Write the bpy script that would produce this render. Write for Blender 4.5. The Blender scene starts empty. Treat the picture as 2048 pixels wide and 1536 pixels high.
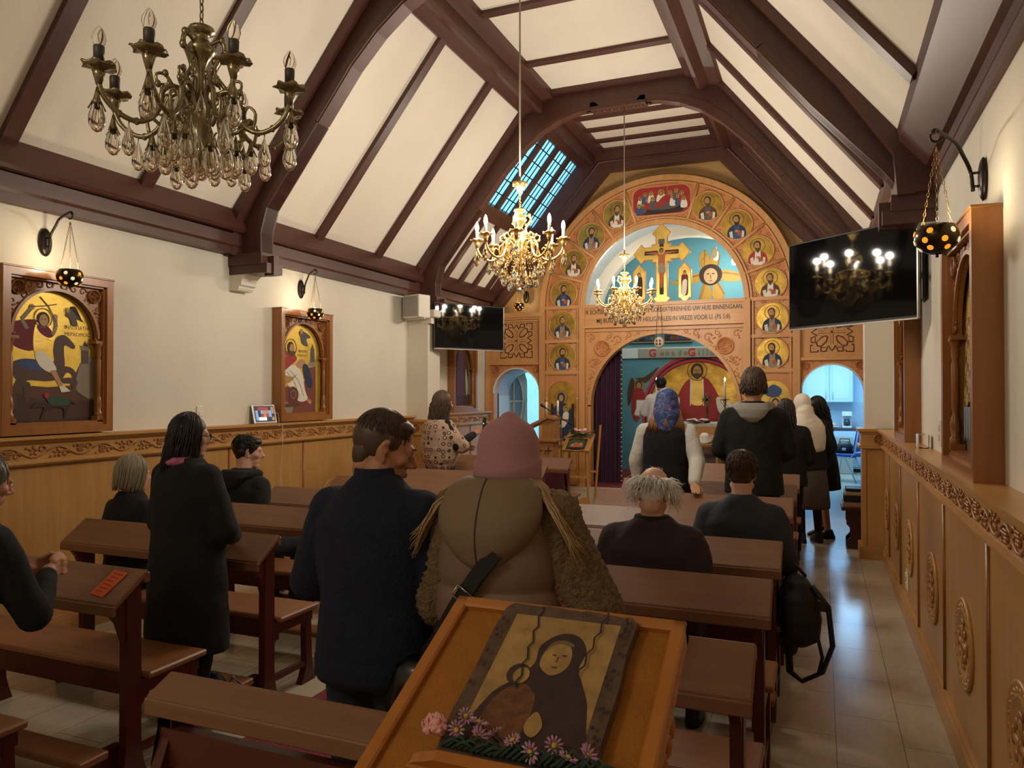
import bpy, math, random
from mathutils import Vector, Matrix, Euler, noise
sc = bpy.context.scene
COL = sc.collection
PI = math.pi
sin, cos = math.sin, math.cos
random.seed(7)
# ---------------------------------------------------------------- camera
F_PX = 1500.0
YAW = math.atan((1642 - 1024) / F_PX)
PITCH = math.atan(20 * cos(YAW) / F_PX)
EYE = Vector((0, 0, 1.70))
cam_d = bpy.data.cameras.new('camera'); cam = bpy.data.objects.new('camera', cam_d); COL.objects.link(cam)
cam_d.sensor_width = 36.0; cam_d.lens = 36.0 * F_PX / 2048; cam_d.clip_start = 0.05; cam_d.clip_end = 100
FWD = Vector((-sin(YAW) * cos(PITCH), cos(YAW) * cos(PITCH), sin(PITCH)))
RGT = Vector((cos(YAW), sin(YAW), 0)); UPV = RGT.cross(FWD)
cam.matrix_world = Matrix(((RGT.x, UPV.x, -FWD.x, EYE.x), (RGT.y, UPV.y, -FWD.y, EYE.y), (RGT.z, UPV.z, -FWD.z, EYE.z), (0, 0, 0, 1)))
sc.camera = cam
# ---------------------------------------------------------------- world, view
w = bpy.data.worlds.new('evening_sky'); sc.world = w; w.use_nodes = True
bgn = w.node_tree.nodes['Background']; bgn.inputs[0].default_value = (0.36, 0.72, 0.95, 1); bgn.inputs[1].default_value = 1.6
sc.view_settings.view_transform = 'Standard'; sc.view_settings.look = 'None'; sc.view_settings.gamma = 1
sc.view_settings.exposure = 0.3; sc.view_settings.use_curve_mapping = False
sc.cycles.use_denoising = True
sc.cycles.max_bounces = 8; sc.cycles.diffuse_bounces = 4; sc.cycles.glossy_bounces = 4; sc.cycles.transmission_bounces = 6
sc.cycles.caustics_reflective = False; sc.cycles.caustics_refractive = False
sc.cycles.sample_clamp_indirect = 6
# ---------------------------------------------------------------- large lights of the place, and an added fill
def add_light(name, kind, loc, energy, color, size=0.1, rot=None, sy=None, parent=None, spot=None):
    d = bpy.data.lights.new(name, kind); d.energy = energy; d.color = color
    if kind == 'AREA':
        d.size = size
        if sy: d.shape = 'RECTANGLE'; d.size_y = sy
    elif kind == 'SPOT':
        d.shadow_soft_size = size; d.spot_size = spot; d.spot_blend = 0.5
    else: d.shadow_soft_size = size
    o = bpy.data.objects.new(name, d); COL.objects.link(o); o.location = loc
    if rot: o.rotation_euler = rot
    return o
WARM = (1.0, 0.90, 0.77)
# area lights for daylight in the kitchen and the room behind the left door; lamps of the altar; added fill behind the camera
add_light('kitchen_daylight', 'AREA', (0.25, 16.2, 2.7), 62, (0.36, 0.66, 1.0), 1.0, (0, 0, 0), 1.6)
add_light('side_room_daylight', 'AREA', (-4.45, 12.9, 2.7), 70, (0.45, 0.80, 1.0), 0.8, (math.radians(-60), 0, 0))
add_light('altar_lamp', 'POINT', (-1.45, 12.9, 3.75), 30, (1.0, 0.90, 0.75), 0.08)
add_light('altar_lamp', 'POINT', (-2.9, 12.3, 3.6), 22, (1.0, 0.90, 0.75), 0.08)
add_light('rear_fill_light', 'POINT', (-2.6, -1.7, 3.9), 66, WARM, 0.25)  # unseen fill added to brighten the backs and the near pews

# ---------------------------------------------------------------- materials
def lin(c):
    c /= 255.0
    return c / 12.92 if c <= 0.04045 else ((c + 0.055) / 1.055) ** 2.4
def rgb(h):
    h = h.lstrip('#'); return (lin(int(h[0:2], 16)), lin(int(h[2:4], 16)), lin(int(h[4:6], 16)), 1)
MATS = {}
def newmat(name):
    m = bpy.data.materials.new(name); m.use_nodes = True; nt = m.node_tree
    return m, nt, nt.nodes['Principled BSDF']
def M(hexc, rough=0.6, metal=0.0, bump=0, bscale=60, var=0, vscale=6, name=None, spec=None, sheen=0):
    key = (hexc, rough, metal, bump, bscale, var, vscale, spec, sheen)
    if key in MATS: return MATS[key]
    m, nt, b = newmat(name or 'paint_' + hexc.strip('#'))
    c = rgb(hexc); b.inputs['Base Color'].default_value = c; b.inputs['Roughness'].default_value = rough; b.inputs['Metallic'].default_value = metal
    if spec is not None: b.inputs['Specular IOR Level'].default_value = spec
    if sheen: b.inputs['Sheen Weight'].default_value = sheen; b.inputs['Sheen Tint'].default_value = c
    L = nt.links.new
    tc = nt.nodes.new('ShaderNodeTexCoord')
    if var:
        n = nt.nodes.new('ShaderNodeTexNoise'); n.inputs['Scale'].default_value = vscale; n.inputs['Detail'].default_value = 5
        r = nt.nodes.new('ShaderNodeValToRGB'); e = r.color_ramp.elements
        e[0].position = 0.3; e[1].position = 0.7
        e[0].color = tuple(x * (1 - var) for x in c[:3]) + (1,); e[1].color = tuple(min(1, x * (1 + var)) for x in c[:3]) + (1,)
        L(tc.outputs['Object'], n.inputs['Vector']); L(n.outputs['Fac'], r.inputs['Fac']); L(r.outputs['Color'], b.inputs['Base Color'])
    if bump:
        n = nt.nodes.new('ShaderNodeTexNoise'); n.inputs['Scale'].default_value = bscale; n.inputs['Detail'].default_value = 4
        bp = nt.nodes.new('ShaderNodeBump'); bp.inputs['Strength'].default_value = bump; bp.inputs['Distance'].default_value = 0.01
        L(tc.outputs['Object'], n.inputs['Vector']); L(n.outputs['Fac'], bp.inputs['Height']); L(bp.outputs['Normal'], b.inputs['Normal'])
    MATS[key] = m; return m
def wood(name, dark, light, grain='z', scale=1.0, rough=0.35, contrast=0.25, coat=0.0):
    key = ('wood', name)
    if key in MATS: return MATS[key]
    m, nt, b = newmat(name); L = nt.links.new
    tc = nt.nodes.new('ShaderNodeTexCoord'); mp = nt.nodes.new('ShaderNodeMapping')
    s = {'x': (1.2, 22, 22), 'y': (22, 1.2, 22), 'z': (22, 22, 1.2)}[grain]
    mp.inputs['Scale'].default_value = tuple(v * scale for v in s)
    n = nt.nodes.new('ShaderNodeTexNoise'); n.inputs['Scale'].default_value = 1.0; n.inputs['Detail'].default_value = 6; n.inputs['Distortion'].default_value = 0.6
    n2 = nt.nodes.new('ShaderNodeTexNoise'); n2.inputs['Scale'].default_value = 1.3; n2.inputs['Detail'].default_value = 2
    r = nt.nodes.new('ShaderNodeValToRGB'); e = r.color_ramp.elements
    e[0].position = 0.5 - contrast; e[1].position = 0.5 + contrast; e[0].color = rgb(dark); e[1].color = rgb(light)
    ad = nt.nodes.new('ShaderNodeMath'); ad.operation = 'MULTIPLY_ADD'; ad.inputs[1].default_value = 0.5; 
    L(tc.outputs['Object'], mp.inputs['Vector']); L(mp.outputs['Vector'], n.inputs['Vector']); L(tc.outputs['Object'], n2.inputs['Vector'])
    L(n2.outputs['Fac'], ad.inputs[0])
    h = nt.nodes.new('ShaderNodeMath'); h.operation = 'MULTIPLY'; h.inputs[1].default_value = 0.5; L(n.outputs['Fac'], h.inputs[0]); L(h.outputs[0], ad.inputs[2])
    L(ad.outputs[0], r.inputs['Fac']); L(r.outputs['Color'], b.inputs['Base Color'])
    bp = nt.nodes.new('ShaderNodeBump'); bp.inputs['Strength'].default_value = 0.08; bp.inputs['Distance'].default_value = 0.004
    L(n.outputs['Fac'], bp.inputs['Height']); L(bp.outputs['Normal'], b.inputs['Normal'])
    b.inputs['Roughness'].default_value = rough
    if coat: b.inputs['Coat Weight'].default_value = coat; b.inputs['Coat Roughness'].default_value = 0.2
    MATS[key] = m; return m
def gold(name, hexc='c9a24a', rough=0.32, metal=0.75, var=0.35, scale=7):
    key = ('gold', name)
    if key in MATS: return MATS[key]
    m = M(hexc, rough, metal, bump=0.15, bscale=25, var=var, vscale=scale, name=name); MATS[key] = m; return m
def emit(name, hexc, strength):
    key = ('emit', name)
    if key in MATS: return MATS[key]
    m, nt, b = newmat(name); c = rgb(hexc); b.inputs['Base Color'].default_value = c
    b.inputs['Emission Color'].default_value = c; b.inputs['Emission Strength'].default_value = strength
    MATS[key] = m; return m
def glass(name, hexc='ffffff', rough=0.02, ior=1.5, trans=1.0, metal=0):
    key = ('glass', name)
    if key in MATS: return MATS[key]
    m, nt, b = newmat(name); b.inputs['Base Color'].default_value = rgb(hexc); b.inputs['Roughness'].default_value = rough
    b.inputs['Transmission Weight'].default_value = trans; b.inputs['IOR'].default_value = ior; b.inputs['Metallic'].default_value = metal
    MATS[key] = m; return m

OAK_Z = wood('honey_oak_upright', 'a8783e', 'cf9f62', 'z', 1.0, 0.32, 0.28)
OAK_Y = wood('honey_oak_long', 'a8783e', 'cf9f62', 'y', 1.0, 0.32, 0.28)
OAK_X = wood('honey_oak_cross', 'a8783e', 'cf9f62', 'x', 1.0, 0.32, 0.28)
OAK_D = wood('brown_oak_frame', '7a4a20', 'a46c38', 'z', 1.0, 0.32, 0.28)
SCREEN = wood('screen_oak', 'b47a44', 'dca86e', 'z', 0.8, 0.4, 0.3)
SCREEN_X = wood('screen_oak_cross', 'b47a44', 'dca86e', 'x', 0.8, 0.4, 0.3)
SCREEN_R = wood('screen_oak_red', 'b06c3e', 'd6945e', 'z', 0.8, 0.42, 0.3)
CARVE_R = wood('carved_oak_red', '9c5a30', 'c88450', 'z', 2.0, 0.45, 0.3)
CARVE = wood('carved_oak', '8a5426', 'b98248', 'y', 1.5, 0.38, 0.3)
PLYW = wood('plain_veneer', '9a7442', 'c09a62', 'x', 0.6, 0.55, 0.3)
MAHO_Y = wood('dark_beam_long', '40251f', '5a352b', 'y', 0.8, 0.42, 0.3)
MAHO_Z = wood('dark_beam', '40251f', '5a352b', 'z', 0.8, 0.42, 0.3)
MAHO_X = wood('dark_beam_cross', '40251f', '5a352b', 'x', 0.8, 0.42, 0.3)
PEW_X = wood('pew_top_mahogany', '64402a', '8c6244', 'x', 1.2, 0.42, 0.3)
PEW_Z = wood('pew_frame_mahogany', '40160f', '5c2416', 'z', 1.2, 0.32, 0.3)
PEW_S = wood('pew_seat', '74452a', '9c6a42', 'x', 1.2, 0.4, 0.3)
WALLW = M('dfd8c8', 0.75, bump=0.12, bscale=35, var=0.03, vscale=2, name='cream_wall_paint')
CEILW = M('e8dfce', 0.85, bump=0.15, bscale=60, var=0.02, vscale=2, name='white_ceiling_plaster')
BLACKM = M('14120f', 0.5, name='black_plastic')
IRON = M('2a221b', 0.35, 0.6, bump=0.2, bscale=50, name='dark_iron')
BRASS = M('c9a352', 0.22, 1.0, name='polished_brass')

# ---------------------------------------------------------------- mesh builder
class MB:
    def __init__(s):
        s.v = []; s.f = []; s.m = []; s.mats = []; s.T = Matrix.Identity(4); s.stack = []; s.sm = []
    def push(s, m): s.stack.append(s.T.copy()); s.T = s.T @ m; return s
    def pop(s): s.T = s.stack.pop(); return s
    def mi(s, mat):
        if mat is None: mat = s.mats[0] if s.mats else None
        if mat not in s.mats: s.mats.append(mat)
        return s.mats.index(mat)
    def add(s, vs, fs, mat=None, smooth=False):
        b = len(s.v); T = s.T
        s.v += [tuple(T @ Vector(p)) for p in vs]; k = s.mi(mat)
        for f in fs: s.f.append(tuple(i + b for i in f)); s.m.append(k); s.sm.append(smooth)
    def box(s, x0, x1, y0, y1, z0, z1, mat=None):
        vs = [(x, y, z) for z in (z0, z1) for y in (y0, y1) for x in (x0, x1)]
        s.add(vs, [(0, 2, 3, 1), (4, 5, 7, 6), (0, 1, 5, 4), (2, 6, 7, 3), (0, 4, 6, 2), (1, 3, 7, 5)], mat)
    def bev(s, x0, x1, y0, y1, z0, z1, b, mat=None):
        # box with chamfered edges
        vs = []; X = (x0, x1); Y = (y0, y1); Z = (z0, z1)
        idx = {}
        for i in (0, 1):
            for j in (0, 1):
                for k in (0, 1):
                    sx = b if i == 0 else -b; sy = b if j == 0 else -b; sz = b if k == 0 else -b
                    for a, p in enumerate(((X[i], Y[j] + sy, Z[k] + sz), (X[i] + sx, Y[j], Z[k] + sz), (X[i] + sx, Y[j] + sy, Z[k]))):
                        idx[(i, j, k, a)] = len(vs); vs.append(p)
        g = lambda i, j, k, a: idx[(i, j, k, a)]
        fs = [(g(0, 0, 0, 0), g(0, 0, 1, 0), g(0, 1, 1, 0), g(0, 1, 0, 0)), (g(1, 0, 0, 0), g(1, 1, 0, 0), g(1, 1, 1, 0), g(1, 0, 1, 0)),
              (g(0, 0, 0, 1), g(1, 0, 0, 1), g(1, 0, 1, 1), g(0, 0, 1, 1)), (g(0, 1, 0, 1), g(0, 1, 1, 1), g(1, 1, 1, 1), g(1, 1, 0, 1)),
              (g(0, 0, 0, 2), g(0, 1, 0, 2), g(1, 1, 0, 2), g(1, 0, 0, 2)), (g(0, 0, 1, 2), g(1, 0, 1, 2), g(1, 1, 1, 2), g(0, 1, 1, 2))]
        for j in (0, 1):
            for k in (0, 1): fs.append((g(0, j, k, 1), g(1, j, k, 1), g(1, j, k, 2), g(0, j, k, 2)))
        for i in (0, 1):
            for k in (0, 1): fs.append((g(i, 0, k, 0), g(i, 1, k, 0), g(i, 1, k, 2), g(i, 0, k, 2)))
            for j in (0, 1): fs.append((g(i, j, 0, 0), g(i, j, 1, 0), g(i, j, 1, 1), g(i, j, 0, 1)))
            for j in (0, 1):
                for k in (0, 1): fs.append((g(i, j, k, 0), g(i, j, k, 1), g(i, j, k, 2)))
        s.add(vs, fs, mat)
    def prism(s, poly, a0, a1, axis='y', mat=None):
        # 2D polygon extruded along an axis; poly in the two other axes, in x,y,z order
        def P(u, v, a): return (a, u, v) if axis == 'x' else ((u, a, v) if axis == 'y' else (u, v, a))
        n = len(poly); vs = [P(u, v, a0) for u, v in poly] + [P(u, v, a1) for u, v in poly]
        fs = [tuple(range(n)), tuple(range(2 * n - 1, n - 1, -1))] + [(i, (i + 1) % n, n + (i + 1) % n, n + i) for i in range(n)]
        s.add(vs, fs, mat)
    def tube(s, pts, r, n=8, mat=None, caps=True, smooth=True, flat=1.0):
        pts = [Vector(p) for p in pts]; m = len(pts)
        if m < 2: return
        rs = r if isinstance(r, (list, tuple)) else [r] * m
        vs = []; up = None
        for i, p in enumerate(pts):
            t = (pts[min(i + 1, m - 1)] - pts[max(i - 1, 0)])
            if t.length < 1e-9: t = Vector((0, 0, 1))
            t.normalize()
            if up is None:
                up = Vector((0, 0, 1)) if abs(t.z) < 0.9 else Vector((1, 0, 0))
            a = t.cross(up)
            if a.length < 1e-6: a = t.cross(Vector((0.3, 0.9, 0.1)))
            a.normalize(); bb = a.cross(t).normalized(); up = bb
            for k in range(n):
                an = 2 * PI * k / n; q = p + (a * cos(an) * rs[i] + bb * sin(an) * rs[i] * flat)
                vs.append(tuple(q))
        fs = [(i * n + k, i * n + (k + 1) % n, (i + 1) * n + (k + 1) % n, (i + 1) * n + k) for i in range(m - 1) for k in range(n)]
        if caps: fs += [tuple(range(n - 1, -1, -1)), tuple(range((m - 1) * n, m * n))]
        s.add(vs, fs, mat, smooth)
    def lathe(s, prof, c=(0, 0, 0), n=16, mat=None, smooth=True, sx=1, sy=1):
        vs = []; m = len(prof)
        for r, z in prof:
            for k in range(n):
                an = 2 * PI * k / n; vs.append((c[0] + r * cos(an) * sx, c[1] + r * sin(an) * sy, c[2] + z))
        fs = [(i * n + k, i * n + (k + 1) % n, (i + 1) * n + (k + 1) % n, (i + 1) * n + k) for i in range(m - 1) for k in range(n)]
        fs += [tuple(range(n - 1, -1, -1)), tuple(range((m - 1) * n, m * n))]
        s.add(vs, fs, mat, smooth)
    def ell(s, c, r, mat=None, n=12, m=8, rot=None, smooth=True):
        vs = []; rx, ry, rz = (r, r, r) if not isinstance(r, (list, tuple)) else r
        R = rot.to_matrix() if isinstance(rot, Euler) else (rot or Matrix.Identity(3)); c = Vector(c)
        for i in range(1, m):
            t = PI * i / m
            for k in range(n):
                a = 2 * PI * k / n; vs.append(tuple(c + R @ Vector((rx * sin(t) * cos(a), ry * sin(t) * sin(a), rz * cos(t)))))
        top = len(vs); vs.append(tuple(c + R @ Vector((0, 0, rz)))); vs.append(tuple(c - R @ Vector((0, 0, rz))))
        fs = [(i * n + k, (i + 1) * n + k, (i + 1) * n + (k + 1) % n, i * n + (k + 1) % n) for i in range(m - 2) for k in range(n)]
        fs += [(top, k, (k + 1) % n) for k in range(n)] + [(top + 1, (m - 2) * n + (k + 1) % n, (m - 2) * n + k) for k in range(n)]
        s.add(vs, fs, mat, smooth)
    def cap(s, p0, r0, p1, r1, mat=None, n=12):
        # tapered limb with round ends
        p0 = Vector(p0); p1 = Vector(p1); d = (p1 - p0); L = d.length
        if L < 1e-6: return s.ell(p0, r0, mat)
        R = d.to_track_quat('Z', 'Y').to_matrix(); vs = []; k2 = 4; rings = []
        for i in range(1, k2 + 1): t = PI / 2 * i / k2; rings.append((r0 * sin(t), -r0 * cos(t)))
        for i in range(0, k2): t = PI / 2 * i / k2; rings.append((r1 * cos(t), L + r1 * sin(t)))
        for r, z in rings:
            for k in range(n):
                a = 2 * PI * k / n; vs.append(tuple(p0 + R @ Vector((r * cos(a), r * sin(a), z))))
        b = len(vs); vs.append(tuple(p0 + R @ Vector((0, 0, -r0)))); vs.append(tuple(p0 + R @ Vector((0, 0, L + r1))))
        m = len(rings)
        fs = [(i * n + k, i * n + (k + 1) % n, (i + 1) * n + (k + 1) % n, (i + 1) * n + k) for i in range(m - 1) for k in range(n)]
        fs += [(b, (k + 1) % n, k) for k in range(n)] + [(b + 1, (m - 1) * n + k, (m - 1) * n + (k + 1) % n) for k in range(n)]
        s.add(vs, fs, mat, True)
    def loft(s, secs, mat=None, n=20, p=2.0, smooth=True):
        # secs: (cx, cy, z, rx, ry); p = superellipse power
        vs = []
        for cx, cy, z, rx, ry in secs:
            for k in range(n):
                a = 2 * PI * k / n; ca, sa = cos(a), sin(a); e = 2.0 / p
                vs.append((cx + rx * math.copysign(abs(ca) ** e, ca), cy + ry * math.copysign(abs(sa) ** e, sa), z))
        m = len(secs)
        fs = [(i * n + k, i * n + (k + 1) % n, (i + 1) * n + (k + 1) % n, (i + 1) * n + k) for i in range(m - 1) for k in range(n)]
        fs += [tuple(range(n - 1, -1, -1)), tuple(range((m - 1) * n, m * n))]
        s.add(vs, fs, mat, smooth)
    def build(s, name, parent=None, world=False, voxel=0, smoothit=0, disp=0, dscale=0.1, kind=None, label=None):
        me = bpy.data.meshes.new(name)
        vs = s.v
        if parent is not None and world:
            inv = parent.matrix_basis.inverted(); vs = [tuple(inv @ Vector(p)) for p in vs]
        me.from_pydata(vs, [], s.f)
        for m in s.mats: me.materials.append(m)
        me.polygons.foreach_set('material_index', s.m); me.polygons.foreach_set('use_smooth', s.sm)
        me.update()
        o = bpy.data.objects.new(name, me); COL.objects.link(o)
        if parent is not None: o.parent = parent
        if voxel:
            r = o.modifiers.new('blend', 'REMESH'); r.mode = 'VOXEL'; r.voxel_size = voxel; r.use_smooth_shade = True
        if smoothit:
            q = o.modifiers.new('soften', 'SMOOTH'); q.iterations = smoothit; q.factor = 0.5
        if disp:
            t = bpy.data.textures.new('folds', 'CLOUDS'); t.noise_scale = dscale; t.noise_depth = 2
            q = o.modifiers.new('folds', 'DISPLACE'); q.texture = t; q.strength = disp; q.mid_level = 0.5; q.texture_coords = 'LOCAL'
        if kind: o['kind'] = kind
        if label: o['label'] = label
        return o
def tag(o, label, cat, group=None):
    o['label'] = label; o['category'] = cat
    if group: o['group'] = group
    return o
def thing(name, label, cat, loc=(0, 0, 0), rz=0, group=None):
    o = bpy.data.objects.new(name, None); COL.objects.link(o); o.location = loc; o.rotation_euler = (0, 0, rz)
    o.matrix_basis = Matrix.Translation(loc) @ Matrix.Rotation(rz, 4, 'Z'); o.empty_display_size = 0.1
    return tag(o, label, cat, group)
def dup(root, loc, rz=0, label=None):
    r = root.copy(); COL.objects.link(r); r.location = loc; r.rotation_euler = (0, 0, rz)
    if label: r['label'] = label
    for ch in list(root.children):
        c = ch.copy(); COL.objects.link(c); c.parent = r
        for g in list(ch.children):
            d = g.copy(); COL.objects.link(d); d.parent = c
    return r
def px(x, y, Y=None, X=None, z=None):
    d = FWD * F_PX + RGT * (x - 1024) - UPV * (y - 768)
    t = Y / d.y if Y is not None else (X / d.x if X is not None else (z - EYE.z) / d.z)
    return EYE + d * t
def struct(mb, name):
    o = mb.build(name); o['kind'] = 'structure'; return o
def text_mesh(body, size, mat, name, parent=None, M4=None, ext=0.002, bold=0.0, align='CENTER', sx=1.0):
    c = bpy.data.curves.new(name, 'FONT'); c.body = body; c.size = size; c.extrude = ext; c.offset = bold; c.align_x = align; c.align_y = 'CENTER'; c.resolution_u = 3
    t = bpy.data.objects.new(name, c); COL.objects.link(t)
    dg = bpy.context.evaluated_depsgraph_get(); me = bpy.data.meshes.new_from_object(t.evaluated_get(dg))
    bpy.data.objects.remove(t)
    if not me.vertices: return None
    for v in me.vertices:
        v.co = (M4 @ Vector((v.co.x * sx, v.co.y, v.co.z))) if M4 else v.co
    me.materials.clear(); me.materials.append(mat)
    o = bpy.data.objects.new(name, me); COL.objects.link(o)
    if parent is not None: o.parent = parent
    return o
def frameM(o, u, v, n):
    return Matrix(((u[0], v[0], n[0], o[0]), (u[1], v[1], n[1], o[1]), (u[2], v[2], n[2], o[2]), (0, 0, 0, 1)))
class Art:
    # layered flat painting on its own little plane: u right, v up, n towards the viewer
    def __init__(s, o, u, v, n): s.mb = MB(); s.F = frameM(o, Vector(u), Vector(v), Vector(n)); s.k = 0; s.mb.T = s.F; s.ox = 0; s.oy = 0; s.sc = 1
    def at(s, x, y, sc=1.0): s.ox, s.oy, s.sc = x, y, sc; return s
    def poly(s, pts, mat):
        s.k += 1; h = s.k * 0.00018
        s.mb.add([(s.ox + x * s.sc, s.oy + y * s.sc, h) for x, y in pts], [tuple(range(len(pts)))], mat)
    def ell(s, cx, cy, rx, ry, mat, n=22, a0=0, a1=2 * PI, rot=0):
        P = []
        for i in range(n + (0 if a1 - a0 > 6.28 else 1)):
            a = a0 + (a1 - a0) * i / n; x, y = rx * cos(a), ry * sin(a); P.append((cx + x * cos(rot) - y * sin(rot), cy + x * sin(rot) + y * cos(rot)))
        s.poly(P, mat)
    def ring(s, cx, cy, r, w, mat, n=26):
        s.k += 1; h = s.k * 0.00018; vs = []
        for i in range(n):
            a = 2 * PI * i / n
            for q in (r - w / 2, r + w / 2): vs.append((s.ox + (cx + q * cos(a)) * s.sc, s.oy + (cy + q * sin(a)) * s.sc, h))
        s.mb.add(vs, [(2 * i, 2 * i + 1, (2 * i + 3) % (2 * n), (2 * i + 2) % (2 * n)) for i in range(n)], mat)
    def line(s, pts, w, mat):
        for (x0, y0), (x1, y1) in zip(pts, pts[1:]):
            dx, dy = x1 - x0, y1 - y0; L = math.hypot(dx, dy) or 1; nx, ny = -dy / L * w / 2, dx / L * w / 2
            s.poly([(x0 + nx, y0 + ny), (x1 + nx, y1 + ny), (x1 - nx, y1 - ny), (x0 - nx, y0 - ny)], mat)
def smoothpts(pts, n=6, closed=True):
    # Catmull-Rom through the control points
    P = [Vector((p[0], p[1], 0)) for p in pts]; out = []; N = len(P)
    rng = range(N) if closed else range(N - 1)
    for i in rng:
        p0 = P[(i - 1) % N] if closed or i > 0 else P[0]; p1 = P[i]; p2 = P[(i + 1) % N]; p3 = P[(i + 2) % N] if closed or i + 2 < N else P[-1]
        for k in range(n):
            t = k / n
            q = 0.5 * ((2 * p1) + (-p0 + p2) * t + (2 * p0 - 5 * p1 + 4 * p2 - p3) * t * t + (-p0 + 3 * p1 - 3 * p2 + p3) * t ** 3); out.append((q.x, q.y))
    if not closed: out.append((P[-1].x, P[-1].y))
    return out
# ================================================================ the room
XL, XR, CX = -5.0, 0.68, -2.16
CR = -2.225                      # ridge line of the roof
YI = 11.0
ZP = 5.40
SL = 1.257                       # slope of the roof sides
def zs(X):                       # roof plane height at X
    return 3.30 + SL * (X - (-4.95)) if X < CR else 3.30 + SL * ((2 * CR + 4.95) - X)
XA = -4.95 + (ZP - 3.30) / SL    # left edge of the flat ceiling
XB = 2 * CR - XA
YT = (1.92, 5.27, 8.58)          # front faces of the three trusses
# floor tiles
fm, nt, b = newmat('polished_beige_tile'); L = nt.links.new
tc = nt.nodes.new('ShaderNodeTexCoord'); sx = nt.nodes.new('ShaderNodeSeparateXYZ'); cb = nt.nodes.new('ShaderNodeCombineXYZ')
L(tc.outputs['Object'], sx.inputs[0]); L(sx.outputs['Y'], cb.inputs['X']); L(sx.outputs['X'], cb.inputs['Y'])
mp = nt.nodes.new('ShaderNodeMapping'); mp.inputs['Location'].default_value = (0.245, 0.24, 0); L(cb.outputs[0], mp.inputs['Vector'])
br = nt.nodes.new('ShaderNodeTexBrick'); br.inputs['Scale'].default_value = 1; br.inputs['Brick Width'].default_value = 0.575; br.inputs['Row Height'].default_value = 0.3
br.inputs['Mortar Size'].default_value = 0.0022; br.offset = 0.5
br.inputs['Color1'].default_value = rgb('b3a68e'); br.inputs['Color2'].default_value = rgb('bdb09a'); br.inputs['Mortar'].default_value = rgb('6f6455')
L(mp.outputs[0], br.inputs['Vector'])
n = nt.nodes.new('ShaderNodeTexNoise'); n.inputs['Scale'].default_value = 3; n.inputs['Detail'].default_value = 5
m2 = nt.nodes.new('ShaderNodeMapping'); m2.inputs['Scale'].default_value = (2, 9, 1); L(cb.outputs[0], m2.inputs['Vector']); L(m2.outputs[0], n.inputs['Vector'])
mx = nt.nodes.new('ShaderNodeMixRGB'); mx.blend_type = 'MULTIPLY'; mx.inputs[0].default_value = 0.35; L(br.outputs['Color'], mx.inputs[1]); L(n.outputs['Color'], mx.inputs[2])
hs = nt.nodes.new('ShaderNodeHueSaturation'); hs.inputs['Saturation'].default_value = 0.9; hs.inputs['Value'].default_value = 1.25; L(mx.outputs[0], hs.inputs['Color']); L(hs.outputs[0], b.inputs['Base Color'])
b.inputs['Roughness'].default_value = 0.2
bp = nt.nodes.new('ShaderNodeBump'); bp.inputs['Strength'].default_value = 0.3; bp.inputs['Distance'].default_value = 0.002; bp.invert = True
L(br.outputs['Fac'], bp.inputs['Height']); L(bp.outputs[0], b.inputs['Normal'])
mb = MB(); mb.box(-6.2, 2.0, -3.4, 18.7, -0.1, 0, fm); struct(mb, 'floor')
# walls
mb = MB(); mb.box(XL - 0.25, XL, -3.2, 11.1, 0, 3.35, WALLW); struct(mb, 'wall_left')
mb = MB(); mb.box(XR, XR + 0.25, -3.2, 11.1, 0, 3.35, WALLW); struct(mb, 'wall_right')
mb = MB(); mb.prism([(XL - .25, 0), (XR + .25, 0), (XR + .25, 3.2), (XB, 5.7), (XA, 5.7), (XL - .25, 3.2)], -3.3, -3.1, 'y', WALLW); struct(mb, 'wall_back')
# ceiling plaster: left slope, flat, right slope
mb = MB(); t = 0.12
def slope(mb, xa, xb, y0, y1, mat=CEILW):
    za, zb = zs(xa), zs(xb); mb.prism([(xa, za), (xb, zb), (xb, zb + t), (xa, za + t)], y0, y1, 'y', mat)
slope(mb, XL - .25, XA, -3.2, 8.9); slope(mb, XL - .25, -4.22, 8.9, 11.45); slope(mb, XB, XR + .25, -3.2, 11.45)
slope(mb, -3.37, XA, 8.9, 11.45)
slope(mb, -4.22, -3.37, 8.9, 8.98, MAHO_Z); slope(mb, -4.22, -3.37, 11.12, 11.45, MAHO_Z)
mb.box(XA - 0.05, XB + 0.05, -3.2, 11.45, ZP, ZP + t, CEILW); struct(mb, 'ceiling')
# piers carrying the third truss
mb = MB(); mb.box(XL - .02, -4.70, 8.55, 8.88, 0, 2.62, WALLW); mb.box(XL - .02, -4.64, 8.53, 8.90, 2.60, 2.72, WALLW)
mb.bev(XL - .02, -4.58, 8.52, 8.92, 2.68, 2.78, .015, WALLW); struct(mb, 'trim_1')
mb = MB(); mb.box(0.42, XR + .02, 8.55, 8.88, 0, 2.62, WALLW); mb.box(0.36, XR + .02, 8.53, 8.90, 2.58, 2.70, WALLW)
mb.bev(0.30, XR + .02, 8.52, 8.92, 2.66, 2.78, .015, WALLW); struct(mb, 'trim_2')
# white corbel stones under truss feet
def corbel(x0, sgn, y0, y1, nm):
    mb = MB(); P = [(0, 0), (.10, 0), (.115, .02), (.115, .035), (.14, .045)] + [(.14 + .13 * (1 - cos(a)), .045 + .10 * sin(a)) for a in [i * PI / 2 / 6 for i in range(7)]] + [(.32, .16), (.32, .20), (0, .20)]
    mb.prism([(x0 + sgn * u, 2.64 + v * 1.05) for u, v in P], y0, y1, 'y', WALLW); struct(mb, nm)
corbel(XL - .01, 1, 5.352, 5.548, 'trim_3'); corbel(XR + .11, -1, 5.352, 5.548, 'trim_4')
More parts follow.
